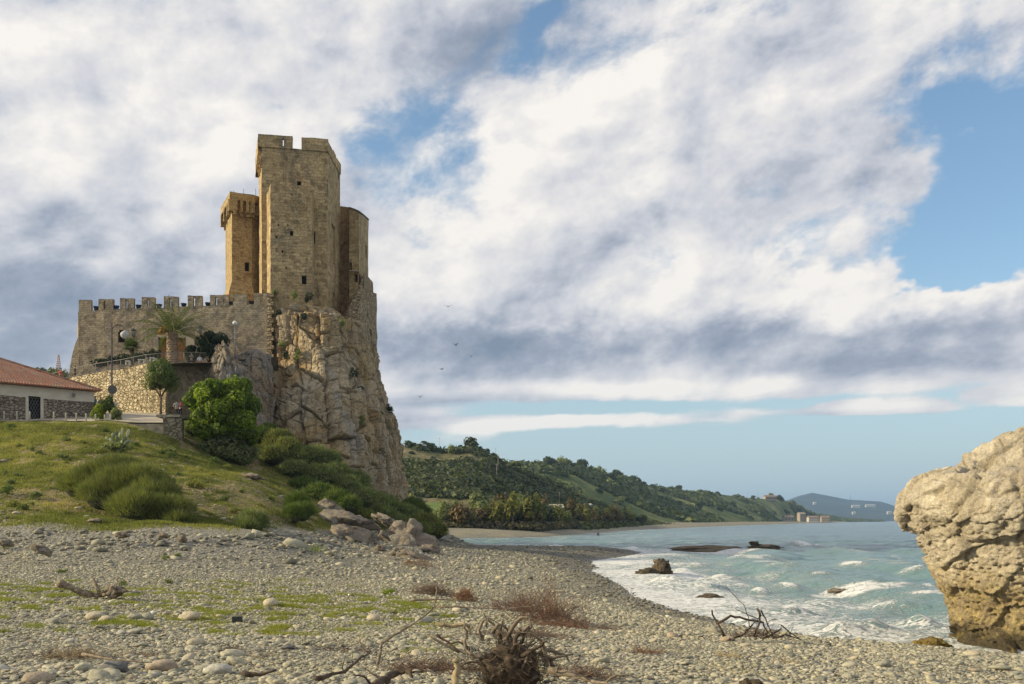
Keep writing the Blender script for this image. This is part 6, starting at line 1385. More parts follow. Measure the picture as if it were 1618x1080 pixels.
# ------------------------------------------------------------------ grass on the slope and on the beach: stuff
def grass():
    rng = np.random.default_rng(91); n = 330000; px = rng.uniform(-40, 700, n); Y = rng.uniform(43, 106, n); x = (px-CX)/FOC*Y
    z, over, d = ground(x, Y); g = sstep(1.2, 1.85, over+.4*fbm2(x, Y, .3, 3, 21)); dens = 1-.95*bareof(x, Y)
    ok = (rng.random(n) < g*(.25+.75*dens)) & (x < -6) & ~((Y > 88.8) & (px < 292)); x, Y, z = x[ok], Y[ok], z[ok]; hs = .07+.09*dens[ok]*rng.random(len(x))
    P = np.repeat(np.stack([x, Y, z], 1), 2, 0)+rng.normal(size=(len(x)*2, 3))*np.array([.06, .06, 0]); D = rdir(rng, len(P))*.55+np.array([0, 0, 1.0]); D /= np.linalg.norm(D, axis=1)[:, None]
    V, F = blades(rng, P, D, 1.0, .022); L = np.repeat(hs, 2)*1.4; V = V.reshape(-1, 3, 3); V[:, 2] = P+D*L[:, None]; V = V.reshape(-1, 3)
    rn = np.repeat(np.clip(.5*rng.random(len(P))+.45*(fbm2(P[:, 0], P[:, 1], .25, 3, 97)*2.4+.45), 0, 1), 3)
    tag(mesh_np('slope_grass', V, F, L_GRASS, attrs={'rnd': rn}, smooth=False), kind='stuff')
    n = 120000; px = rng.uniform(-40, 720, n); Y = 13+30*rng.random(n); x = (px-CX)/FOC*Y; z, over, d = ground(x, Y)
    m_ = sstep(.14, .42, fbm2(x, Y, .22, 4, 31)+.35*fbm2(x, Y, 1.2, 3, 32)-.30*np.abs((Y-25)/7)**1.5+.42)*(x < .5)*(d > 9)*(over < .6); m2 = sstep(.1, .3, fbm2(x, Y, 2.2, 2, 99))
    ok = rng.random(n) < m_*m2; x, Y, z = x[ok], Y[ok], z[ok]; k = 7
    P = np.repeat(np.stack([x, Y, z], 1), k, 0)+rng.normal(size=(len(x)*k, 3))*np.array([.05, .05, 0]); D = rdir(rng, len(P))*.6+np.array([0, 0, .8]); D /= np.linalg.norm(D, axis=1)[:, None]
    V, F = blades(rng, P, D, .075, .006); rn = np.repeat(np.clip(rng.random(len(P))*.6+.2+.3*fbm2(P[:, 0], P[:, 1], .4, 2, 98), 0, 1), 3)
    tag(mesh_np('beach_grass', V, F, L_BEACHG, attrs={'rnd': rn}, smooth=False), kind='stuff')
grass()
# weeds and stones scattered over the slope
def slope_bits():
    rng = np.random.default_rng(171); protos = []; n = 0
    for t in range(900):
        if n >= 60: break
        px = rng.uniform(0, 480); Y = rng.uniform(52, 86); x = (px-CX)/FOC*Y; z, over, d = ground(np.array([x]), np.array([Y]))
        if over[0] < 2.0 or (90 < px < 320 and Y < 68): continue
        if len(protos) < 6:
            o = empty('weed', (x, Y, float(z[0]))); crown('foliage', o, (0, 0, .12), (.42, .42, .26), 420, .06, 9, 1200+n, [L_BUSH, L_GRASS, L_SHRUB][n % 3], .42, .3, asp=.3); protos.append(o)
        else:
            o = copy_tree(protos[n % 6]); o.name = 'weed'; o.location = (x, Y, float(z[0])); o.rotation_euler = (0, 0, rng.random()*6)
        s = .6+1.1*rng.random()**2; o.scale = (s, s, s)
        tag(o, 'low tuft of weeds on the grass slope, '+('left of the broom bush' if px < 95 else ('between broom bush and kerb wall' if px < 320 and Y > 72 else ('right of the broom bush' if px < 400 else 'near the head of the boulder pile'))), 'plant', 'weed tufts on the slope'); n += 1
slope_bits()
# ------------------------------------------------------------------ trees on the far hills
def tree_proto(kind, seed):
    """returns (crown mesh, trunk mesh): about 5 m tall with its foot at the origin"""
    r = empty('tree'); pr = dict(round=((0, 0, 3.2), (2.3, 2.3, 2.2), 380, .42, 14), pine=((0, 0, 5.6), (2.7, 2.7, 1.3), 340, .40, 14), bush=((0, 0, 1.3), (1.9, 1.9, 1.5), 260, .38, 10), tall=((0, 0, 4.0), (1.5, 1.5, 3.1), 360, .36, 14))[kind]
    return pr
FT = {}
def far_tree(name, kind, mat, loc, s, label, group, cat='tree', rz=0.0):
    key = (kind, mat.name, int(rz*10) % 3)
    if key not in FT:
        c, rad, n, sz, cl = dict(round=((0, 0, 3.2), (2.3, 2.3, 2.2), 420, .40, 14), pine=((0, 0, 5.6), (2.8, 2.8, 1.3), 360, .40, 14), bush=((0, 0, 1.3), (1.9, 1.9, 1.5), 300, .36, 10), tall=((0, 0, 4.0), (1.5, 1.5, 3.1), 420, .34, 14))[kind]
        o = empty(name, loc, rz); crown('crown', o, c, rad, n, sz, cl, hash(kind) % 7+len(FT)*13+5, mat, .40, .45)
        mb = MB(); hh_ = c[2]; mb.tube([(0, 0, -.6), (.1, 0, hh_*.5), (0, .1, hh_)], [.22, .16, .08], 5)
        for k in range(4): w = k*1.57+.4; mb.tube([(0.05, 0, hh_*.5), (math.cos(w)*rad[0]*.5, math.sin(w)*rad[1]*.5, hh_*1.02)], [.11, .04], 4)
        mb.build('trunk', M_FTRUNK, o); FT[key] = o
    else:
        o = copy_tree(FT[key]); o.name = name; o.location = loc; o.rotation_euler = (0, 0, rz)
    o.scale = (s, s, s*1.0); tag(o, label, cat, group); return o
M_FTRUNK = plain('far bark', (.17, .14, .11), .95, .2)
rr_ = random.Random(77)
def on1(px, t): v = hill_pt(H1, px, t); return (float(v[0]), float(v[1]), float(v[2]))
def on2(px, t): v = hill_pt(H2, px, t); return (float(v[0]), float(v[1]), float(v[2]))
for px, t, k, s, lb in [(745, .985, 'round', 1.55, 'largest dark tree crowning the summit of the near headland'), (670, .985, 'pine', .72, 'left umbrella pine on the headland skyline near the cliff'), (684, .985, 'pine', .6, 'right, smaller umbrella pine on the headland skyline near the cliff'), (769, .985, 'round', .8, 'round tree just right of the summit tree on the near headland'), (780, .98, 'round', .75, 'second round tree right of the summit tree, a little lower'), (648, .98, 'round', .8, 'tree on the headland skyline touching the edge of the cliff')]:
    far_tree('hill_tree', k, L_FAR, (lambda q: (q[0], q[1], q[2]-1.6*s))(on1(px, t)), s, lb, None, rz=rr_.random()*6)
def TL(where, px, t, top):
    a, b = (642, 972) if where[0] == 'n' else (855, 1255); w = ['close to the cliff' if a == 642 else 'at its landward end', 'left of its middle', 'right of its middle', 'near its seaward end'][min(3, int((px-a)/(b-a)*4))]
    return ('tree on the skyline of the ' if top else ('tree high on the slope of the ' if t > .6 else 'tree low on the slope of the '))+where+', '+w
for i in range(90):
    px = 642+rr_.random()**1.1*330; t = 1-.03*rr_.random() if i < 46 else .25+.7*rr_.random()
    far_tree('hill_tree', rr_.choice(['round', 'bush', 'bush', 'bush']), rr_.choice([L_FAR, L_FAR, L_FAR, L_BUSH]), (lambda q: (q[0], q[1], q[2]-1.2))(on1(px, t)), .5+.55*rr_.random(), TL('near headland', px, t, i < 46), 'trees on the near headland', rz=rr_.random()*6)
for i in range(110):
    px = 855+rr_.random()*400; t = 1-.04*rr_.random() if i < 75 else .3+.6*rr_.random()
    far_tree('hill_tree', rr_.choice(['round', 'bush', 'bush']), rr_.choice([L_FAR, L_FAR, L_BUSH]), (lambda q: (q[0], q[1], q[2]-4.0))(on2(px, t)), 1.3+1.5*rr_.random(), TL('farther hill', px, t, i < 75), 'trees on the farther hill', rz=rr_.random()*6)
# the wood behind the bay beach
for i in range(170):
    px = 690+rr_.random()*330; f = rr_.random()*1.6; Y = 246+(px-690)*.10+18*f if px < 850 else np.interp(px, [850, 920, 1020], [270, 345, 520])+25*f
    x = (px-CX)/FOC*Y; k = rr_.choice(['round', 'tall', 'round']); m_ = rr_.choice([L_FARO, L_FARO, L_FARB, L_BUSH, L_FAR]) if px > 750 else rr_.choice([L_FAR, L_BUSH, L_FARB])
    lb = {'far olive foliage': 'yellow olive tree of the beach wood below the headland', 'far brown foliage': 'brownish half bare tree of the beach wood below the headland'}.get(m_.name, 'green tree of the beach wood below the headland')
    s = (1.0+.5*rr_.random())*(1.08 if 745 < px < 860 else .85)*(1 if px < 900 else 1.15)
    far_tree('beach_tree', k, m_, (x, Y, 1.2), s, lb+(', left end' if px < 770 else (', middle' if px < 900 else ', right end')), 'trees of the wood behind the bay beach', rz=rr_.random()*6)
def scrub(H, name, n, pr, size, mat, seed, tmin=.04, per=16, meadow=None, spread=1.3, gap=-.13):
    rng = np.random.default_rng(seed); px = rng.uniform(pr[0], pr[1], n); t = tmin+(1.0-tmin)*rng.random(n); C = hill_pt(H, px, t)
    m_ = fbm2(C[:, 0], C[:, 1], .012/size*1.0, 4, seed)+.5*fbm2(C[:, 0], C[:, 1], .05/size, 3, seed+1); ok = m_ > gap
    if meadow is not None: ok &= ~meadow(px, t)
    C = C[ok]; n = len(C); s = size*(.5+.9*rng.random(n)); cr = rng.random(n)
    d = rdir(rng, n*per); d[:, 2] = np.abs(d[:, 2]); P = np.repeat(C, per, 0)+d*np.repeat(s, per)[:, None]*np.array([spread, spread, .9])*(.6+.4*rng.random(n*per))[:, None]; V, F = leaves(rng, P, d, 1.0, .6); V = V.reshape(-1, 4, 3); V = (V-P[:, None])*np.repeat(s, per)[:, None, None]*.42+P[:, None]
    tag(mesh_np(name, V.reshape(-1, 3), F, mat, attrs={'rnd': np.repeat(np.clip(.5*np.repeat(cr, per)+.5*rng.random(n*per), 0, 1), 4)}, smooth=False), kind='stuff')
L_SCR = leafmat('headland scrub', (.03, .042, .018), (.065, .08, .03), (.13, .14, .05), .25); L_SCR2 = leafmat('far scrub', (.04, .055, .018), (.085, .11, .035), (.17, .185, .06), .25)
scrub(H1, 'headland_scrub', 9000, (560, 1070), 1.9, L_SCR, 201, .03, 12, lambda p, t: (p < 745) & (t < .36) & (t > .02) & (p > 640), gap=-.07)
scrub(H2, 'hillside_scrub', 9000, (780, 1395), 4.6, L_SCR2, 203, .06, 10, gap=-.13)
scrub(H4, 'left_scrub', 1500, (-100, 200), 1.6, L_SCR, 205, .3, 12)
def undergrowth():
    rng = np.random.default_rng(207); n = 2600; px = rng.uniform(690, 1010, n); Y = np.interp(px, [690, 850, 920, 1010], [247, 258, 335, 495])+rng.random(n)*14; x = (px-CX)/FOC*Y; per = 14; s = .9+1.3*rng.random(n)
    C = np.stack([x, Y, np.full(n, 1.0)+s*.5], 1); d = rdir(rng, n*per); d[:, 2] = np.abs(d[:, 2]); P = np.repeat(C, per, 0)+d*np.repeat(s, per)[:, None]*(.4+.6*rng.random(n*per))[:, None]; V, F = leaves(rng, P, d, .38, .6)
    tag(mesh_np('beach_undergrowth', V, F, leafmat('brown undergrowth', (.05, .046, .028), (.10, .088, .048), (.17, .155, .07), .25), attrs={'rnd': np.repeat(rng.random(n*per), 4)}, smooth=False), kind='stuff')
undergrowth()
# meadow on the headland
def meadow():
    V = []; ps = np.linspace(638, 748, 40); ts = np.linspace(.03, .36, 16)
    for t in ts:
        for p in ps: tt = t*(1-.55*sstep(700, 750, p)); v = hill_pt(H1, p, tt); V.append((v[0], v[1], v[2]+.35))
    tag(mesh_np('meadow', V, gridF(16, 40), plain('green meadow', (.095, .14, .03), .95, .35, .12, bump=.3)), kind='structure')
meadow()
# ------------------------------------------------------------------ far houses, poles
M_WH = plain('whitewash', (.45, .43, .38), .9, .1); M_RF = plain('far red roof', (.22, .155, .115), .9, .2); M_TAN = plain('tan render', (.30, .255, .20), .9, .15)
def farhouse(loc, w, h, d, rz, label, m=M_WH, rf=M_RF, nwin=2, storeys=1, name='house'):
    o = empty(name, loc, rz); tag(o, label, 'house'); mb = MB(); mb.box((0, 0, h/2-.5), (w, d, h+1)); mb.build('wall', m, o)
    mb = MB(); e = .4; mb.add([(-w/2-e, -d/2-e, h), (w/2+e, -d/2-e, h), (w/2+e, d/2+e, h), (-w/2-e, d/2+e, h), (-w/2-e, 0, h+d*.22), (w/2+e, 0, h+d*.22)], [[0, 1, 5, 4], [2, 3, 4, 5], [0, 4, 3], [1, 2, 5], [3, 2, 1, 0]]); mb.build('roof', rf, o)
    for s in range(storeys):
        for k in range(nwin):
            mb = MB(); mb.box((-w/2+w*(k+.5)/nwin, -d/2-.02, h*(s+.5)/storeys), (w*.1, .12, h/storeys*.38)); mb.build('window', M_DARK, o)
    return o
def hz1(px, py, Y): return P3(px, py, Y)
farhouse(P3(876, 812, 330), 5.0, 2.2, 5, .1, 'low white roofed house among the beach trees', M_WH, M_WH)
farhouse(P3(929, 806, 420), 2.6, 2.2, 3, -.4, 'small white gabled house right of the low one in the beach wood', M_WH, M_WH, 1)
farhouse(P3(981, 817, 520), 4.0, 2.6, 4, .3, 'white cube house at the right end of the beach wood', M_WH, M_TAN, 2)
v = on2(1216, .985); farhouse((v[0], v[1], v[2]-.5), 18, 5.5, 12, .1, 'long house with reddish roof on the ridge of the farther hill', M_TAN, M_RF, 5)
farhouse(P3(1266, 824, 1500), 9, 12, 10, .2, 'tall pale tower like building near the coast at the hill end', M_TAN, M_TAN, 2, 3)
farhouse(P3(1284, 823.5, 1520), 15, 6, 12, 0, 'pale building with many windows right of the tower like one', M_WH, M_RF, 4, 2)
farhouse(P3(1303, 823.5, 1560), 12, 6, 14, -.1, 'reddish roofed building by the shore, third of the coast buildings', M_TAN, M_RF, 3, 2)
farhouse(P3(1245, 823, 1450), 14, 6, 10, .1, 'low tan building left of the tower like one', M_TAN, M_RF, 3)
for i, (px, py, Y, w, lb) in enumerate([(1352, 801, 6300, 50, 'long white building halfway up the blue mountain'), (1375, 800, 6300, 60, 'white terrace of buildings right of the long one on the blue mountain'), (1405, 811, 6000, 24, 'white house low on the blue mountain beside the anvil rock'), (1349, 811.5, 5900, 18, 'small white house low in the middle of the blue mountain'), (1287, 796, 6400, 18, 'small white house on the left flank of the blue mountain')]):
    x, y, z = P3(px, py, Y); farhouse((x, y, z-3), w, 12, 20, 0, lb, M_WH, M_WH, 3)
def pole(px, t, h, H, label, grp):
    v = hill_pt(H, px, t); mb = MB(); mb.tube([(0, 0, -1), (0, 0, h)], [.10*h/6, .06*h/6], 5); mb.box((0, 0, h*.93), (h*.16, .1, .1)); o = mb.build('utility_pole', plain('weathered pole', (.30, .27, .23), .8, .2)); o.location = tuple(map(float, v)); tag(o, label, 'pole', grp)
for px, t, h, H, lb in [(694, .99, 6, H1, 'thin pole on the skyline right of the two pines'), (787, .75, 8, H1, 'tall pale pole halfway up the near headland'), (785, .66, 7, H1, 'pole just below the tall pale one on the near headland'), (802, .8, 5, H1, 'short pole right of the tall pale one on the near headland'), (884, .5, 6, H1, 'pole low on the right flank of the near headland'), (783, 1.0, 5, H1, 'thin skyline pole right of the summit tree'), (1197, .99, 14, H2, 'mast on the ridge left of the long house'), (1182, .99, 10, H2, 'shorter mast on the ridge of the farther hill')]:
    pole(px, t, h, H, lb, None)
x, y, z = P3(1344, 789, 7200); mb = MB(); mb.tube([(0, 0, -5), (0, 0, 40)], [2, 1], 5); o = mb.build('radio_mast', M_IRON); o.location = (x, y, z); tag(o, 'lone mast on the skyline of the blue mountain', 'mast')
# ------------------------------------------------------------------ pebbles
def pebmat(name='beach pebbles'):
    m, n = newmat(name); r = n.attr('rnd'); r2 = n.attr('rnd2')
    c = n.colramp(r, [(0, (.13, .125, .105)), (.2, (.24, .23, .18)), (.5, (.35, .33, .25)), (.75, (.44, .41, .31)), (.92, (.39, .33, .24)), (1, (.60, .57, .50))])
    f = n.noise(n.pos, 22, 6, .65); g = n.noise(n.map(n.pos, (1, 1, 1)), 60, 4, .7)
    c = n.mix(n.ramp(f, .35, .7), n.vm('MULTIPLY', c, (.78, .78, .76)), n.vm('MULTIPLY', c, (1.18, 1.17, 1.12)))
    c = n.mix(n.m('MULTIPLY', n.ramp(n.noise(n.pos, .5, 5, .6), .52, .7), .35), c, (.30, .27, .15))
    w = n.attr('wet'); c = n.mix(n.m('MULTIPLY', w, .75), c, n.vm('MULTIPLY', c, (.33, .31, .28)))
    n.put(n.b.inputs['Base Color'], c); n.put(n.b.inputs['Roughness'], n.m('MULTIPLY_ADD', w, -.55, .85)); n.b.inputs['Specular IOR Level'].default_value = .3
    n.put(n.b.inputs['Normal'], n.bump(n.m('ADD', f, n.m('MULTIPLY', g, .5)), .006, .7)); return m
M_PEB = pebmat()
_oct = (np.array([[1, 0, 0], [0, 1, 0], [-1, 0, 0], [0, -1, 0], [0, 0, 1], [0, 0, -1.]]), np.array([[0, 1, 4], [1, 2, 4], [2, 3, 4], [3, 0, 4]]))
def peb_batch(x, y, z, s, rng, base, seed):
    V0, F0 = base; n = len(x); k = len(V0)
    dims = np.stack([s*(.75+.55*rng.random(n)), s*(.6+.35*rng.random(n)), s*(.24+.22*rng.random(n))], 1)*.5*1.2
    V = np.broadcast_to(V0, (n, k, 3))*(1+.16*(rng.random((n, k, 1))-.5)*2)*dims[:, None]
    # random tilt then heading
    t = rng.normal(size=n)*.22; c, q = np.cos(t)[:, None], np.sin(t)[:, None]; X = V[..., 0]*c+V[..., 2]*q; Z = -V[..., 0]*q+V[..., 2]*c; Yy = V[..., 1]
    t = rng.normal(size=n)*.22; c, q = np.cos(t)[:, None], np.sin(t)[:, None]; Y2 = Yy*c-Z*q; Z = Yy*q+Z*c
    w = rng.random(n)*6.283; c, q = np.cos(w)[:, None], np.sin(w)[:, None]; X2 = X*c-Y2*q; Y3 = X*q+Y2*c
    P = np.stack([X2+x[:, None], Y3+y[:, None], Z+(z+dims[:, 2]*.35)[:, None]], -1).reshape(-1, 3)
    F = (F0[None]+(np.arange(n)*k)[:, None, None]).reshape(-1, 3); r = rng.random(n)*.85+.15*rng.random(n)**3; r2 = rng.random(n)
    return P, F, np.repeat(r, k), np.repeat(r2, k), k
def wetof(x, y, d): return sstep(5.2, 2.4, d+.8*fbm2(x, y, .4, 3, 41))
def pebbles():
    rng = np.random.default_rng(111)
    for (y0, y1, dens, base, nm, smin) in ((6.5, 15, 1.4, ico(3), 'near_pebbles', .038), (15, 21, 1.4, ico(2), 'middle_pebbles', .038), (21, 40, 1.3, ico(1), 'middle_pebbles', .048), (40, 140, .9, ico(1), 'far_pebbles', .11)):
        A = (y1**2-y0**2)/2*1.16; s0 = smin; n = int(dens*A/(s0*1.35)**2*.55); n = min(n, 110000)
        Y = np.sqrt(y0**2+(y1**2-y0**2)*rng.random(n)); tn = rng.uniform(-.56, .60, n); x = tn*Y; z, over, d = ground(x, Y)
        ok = (d > -.6) & (over < 1.5+.6*rng.random(n)) & (over < np.where(x > -26, 1.2, 9))
        if y1 > 50: ok &= rng.random(n) < .9*sstep(150, 80, Y)
        x, Y, z, d, ov = x[ok], Y[ok], z[ok], d[ok], over[ok]; n = len(x)
        s = np.clip(smin*np.exp(rng.normal(size=n)*.42+.12), smin*.55, smin*4.5); patch = fbm2(x, Y, .35, 3, 121); s = s*(1+.55*patch)*np.interp(Y, [8, 11, 15, 22], [1.35, 1.0, .85, .9])*(1+.7*sstep(.2, .7, ov))
        big = rng.random(n) < .03; s = np.where(big, s*2.0, s)
        P, F, r, r2, k = peb_batch(x, Y, z, s, rng, base, 1)
        r = np.clip(r-.42*np.repeat(sstep(70, 95, Y), k)+.10*np.repeat(patch, k)-.22*np.repeat(sstep(.1, .8, over[ok] if False else ov), k), 0, 1)
        tag(mesh_np(nm, P, F, M_PEB, attrs={'rnd': r, 'rnd2': r2, 'wet': np.repeat(wetof(x, Y, d), k)}), kind='stuff')
pebbles()
def slope_stones():
    rng = np.random.default_rng(181); n = 26000; px = rng.uniform(-30, 560, n); Y = rng.uniform(50, 88, n); x = (px-CX)/FOC*Y; z, over, d = ground(x, Y); b = bareof(x, Y)
    ok = (rng.random(n) < .03+.32*b*(fbm2(x, Y, .5, 3, 183) > -.05)) & (over > 1.2); x, Y, z = x[ok], Y[ok], z[ok]; n = len(x); s = np.clip(.08*np.exp(rng.normal(size=n)*.55), .04, .45)
    P, F, r, r2, k = peb_batch(x, Y, z, s, rng, ico(2), 1); tag(mesh_np('slope_stones', P, F, M_PEB, attrs={'rnd': np.clip(r*.6+.35, 0, 1), 'rnd2': r2, 'wet': r2*0}), kind='stuff')
slope_stones()
# the larger cobbles, each its own stone
def CW(px, py, y):
    a = ['at the far left', 'left of the twig line', 'below the curved branch', 'around the stump', 'right of the stump', 'below the branch heap', 'near the anvil rock', 'at the far right'][min(7, max(0, int(px/202.5)))]
    return a+(' of the front row' if y < 10.5 else (' a few steps up the beach' if y < 15 else ' in the middle of the beach'))
def cobbles():
    rng = np.random.default_rng(131); V0, F0 = ico(3); protos = []
    for i in range(12):
        q = np.sign(V0)*np.abs(V0)**(.86+.14*rng.random()); q *= (1+.13*fbm(q*1.3+i*9, 3, 140+i)[:, None]+(.03*fbm(q*5, 2, i)[:, None])); l, c, r = blocks(q*1.0+i*3, 150+i, 1.0)
        if i % 3 == 0: q *= (1+.22*l[:, None])
        me = mesh_np('cobble', q*np.array([1, .78, .5])*.5, F0, None).data; ob = bpy.data.objects[-1] if False else None
        protos.append(me)
    for o in [o for o in bpy.data.objects if o.name.startswith('cobble')]: bpy.data.objects.remove(o)
    kinds = [('grey green rounded cobble on the pebble beach', (.28, .27, .205), 'grey'), ('buff coloured rounded cobble on the pebble beach', (.40, .35, .25), 'buff'), ('dark slate grey cobble on the pebble beach', (.13, .13, .125), 'slate'), ('whitish cobble on the pebble beach', (.38, .365, .31), 'whitish'), ('brownish pink cobble on the pebble beach', (.32, .26, .19), 'brown')]
    mats = []
    for lb, c, g in kinds: mats.append(plain('cobble '+g, c, .85, .22, 9, bump=.012))
    meshes = {}
    n = 0; tries = 0
    while n < 270 and tries < 4000:
        tries += 1; px = rng.uniform(-5, 1620); py = 1092-170*rng.random()**1.6; k = rng.choice(5, p=[.42, .32, .10, .05, .11])
        Y = None
        p = gp(px, py, 7.5, 60)
        x, y, z = p; d = float(shore_dist(np.array([x]), np.array([y]))[0])
        if d < .5 or (x > 9.5 and y > 26): continue
        s = float(np.clip(np.exp(rng.normal()*.38)*.12, .07, .36))*(1+.02*(y-9)); key = (int(rng.integers(12)), int(k))
        if key not in meshes:
            me = protos[key[0]].copy(); me.materials.clear(); me.materials.append(mats[key[1]]); meshes[key] = me
        o = bpy.data.objects.new('cobble', meshes[key]); COL.objects.link(o); o.location = (x, y, z+s*.13); o.scale = (s*1.1, s*(.8+.4*rng.random()), s*(.5+.5*rng.random())); o.rotation_euler = (rng.normal()*.15, rng.normal()*.15, rng.random()*6.28)
        tag(o, kinds[k][0].replace('on the pebble beach', CW(px, py, y)), 'stone', kinds[k][2]+' cobbles on the beach'); n += 1
    # a few that stand out
    for px, py, s, k, lb in [(1250/1618*0+310, 1019, .24, 1, 'smooth pale oval cobble lying alone behind the twig drift'), (192, 1002, .15, 3, 'white round cobble in the middle of the left beach'), (245, 998, .15, 0, 'greenish round cobble right of the white one'), (150, 978, .30, 1, 'buff stone at the left end of the row of stones below the grass'), (168, 981, .22, 1, 'rounded stone second in the row of stones below the grass'), (213, 978, .24, 0, 'grey stone in the middle of the row of stones below the grass'), (233, 978, .26, 0, 'flat grey stone right of the middle of the row below the grass'), (300, 979, .36, 1, 'long buff stone at the right end of the row of stones below the grass'), (428, 957, .38, 1, 'pinkish buff stone below the yellow grass in mid beach'), (670, 985, .34, 0, 'grey green flat cobble beside the curved branch'), (590, 980, .3, 1, 'buff stone left of the curved branch'), (345, 1065, .28, 3, 'angular pale grey stone near the bottom edge'), (255, 1060, .30, 4, 'long pinkish cobble near the bottom left'), (180, 1062, .30, 2, 'dark slate cobble left of the long pinkish one'), (1395, 1053, .2, 0, 'grey cobble near the foot of the anvil rock')]:
        x, y, z = gp(px, py, 7.5, 60); me = protos[(int(px)) % 12].copy(); me.materials.clear(); me.materials.append(mats[k]); o = bpy.data.objects.new('cobble', me); COL.objects.link(o); s *= 1.25; o.location = (x, y, z+s*.14); o.scale = (s, s, s); o.rotation_euler = (0, 0, px % 3); tag(o, lb, 'stone')
cobbles()
# ------------------------------------------------------------------ driftwood
WOOD_G = plain('weathered driftwood', (.20, .16, .115), .9, .45, 14, bump=.02); WOOD_D = plain('dark wet driftwood', (.07, .05, .034), .85, .5, 12, bump=.02); WOOD_P = plain('pale barkless wood', (.30, .24, .14), .8, .3, 10, bump=.015)
TW_R = plain('reddish twigs', (.125, .075, .055), .9, .4, 9); TW_O = plain('rust brown brush', (.18, .09, .05), .95, .4, 9); TW_B = plain('grey brown twigs', (.20, .15, .11), .9, .4, 9); TW_Y = plain('straw stalks', (.42, .34, .19), .9, .3, 9)
def wander(rng, p, d, L, n=8, curl=.35, grav=0.0):
    pts = [Vector(p)]; d = Vector(d).normalized()
    for k in range(n):
        d = (d+Vector((rng.gauss(0, curl), rng.gauss(0, curl), rng.gauss(0, curl)-grav))).normalized(); pts.append(pts[-1]+d*(L/n))
    return pts
def pxline(pts, Y, y_each=None):
    return [Vector(P3(a, b, (y_each[i] if y_each else Y))) for i, (a, b) in enumerate(pts)]
def branch(name, label, pts, Y, rad, mat, twigs=0, seed=0, ys=None, tl=.25, cat='branch'):
    P = pxline(pts, Y, ys); c = P[0].copy(); c.z = gz(P[0].x, P[0].y); rng = random.Random(seed); o = empty(name, c); tag(o, label, cat); Q = [p-c for p in P]
    mb = MB(); n = len(Q); fine = []; 
    for i in range(n-1):
        for k in range(4): t = k/4; q = Q[i].lerp(Q[i+1], t); fine.append(q+Vector((rng.gauss(0, rad*.25), rng.gauss(0, rad*.25), rng.gauss(0, rad*.25))))
    fine.append(Q[-1]); m_ = len(fine); mb.tube(fine, [rad*(1-.65*i/(m_-1))*(1+.12*rng.gauss(0, 1)) for i in range(m_)], 8); mb.build('stem', mat, o)
    for k in range(twigs):
        q = fine[int(rng.random()*(m_-2))+1]; mb = MB(); w = wander(rng, q, (rng.uniform(-1, 1), rng.uniform(-.6, .6), rng.uniform(0, 1)), tl*rng.uniform(.5, 1.3), 5, .3); mb.tube(w, [rad*.32*(1-.7*i/5) for i in range(6)], 5); mb.build('twig', mat, o)
    return o
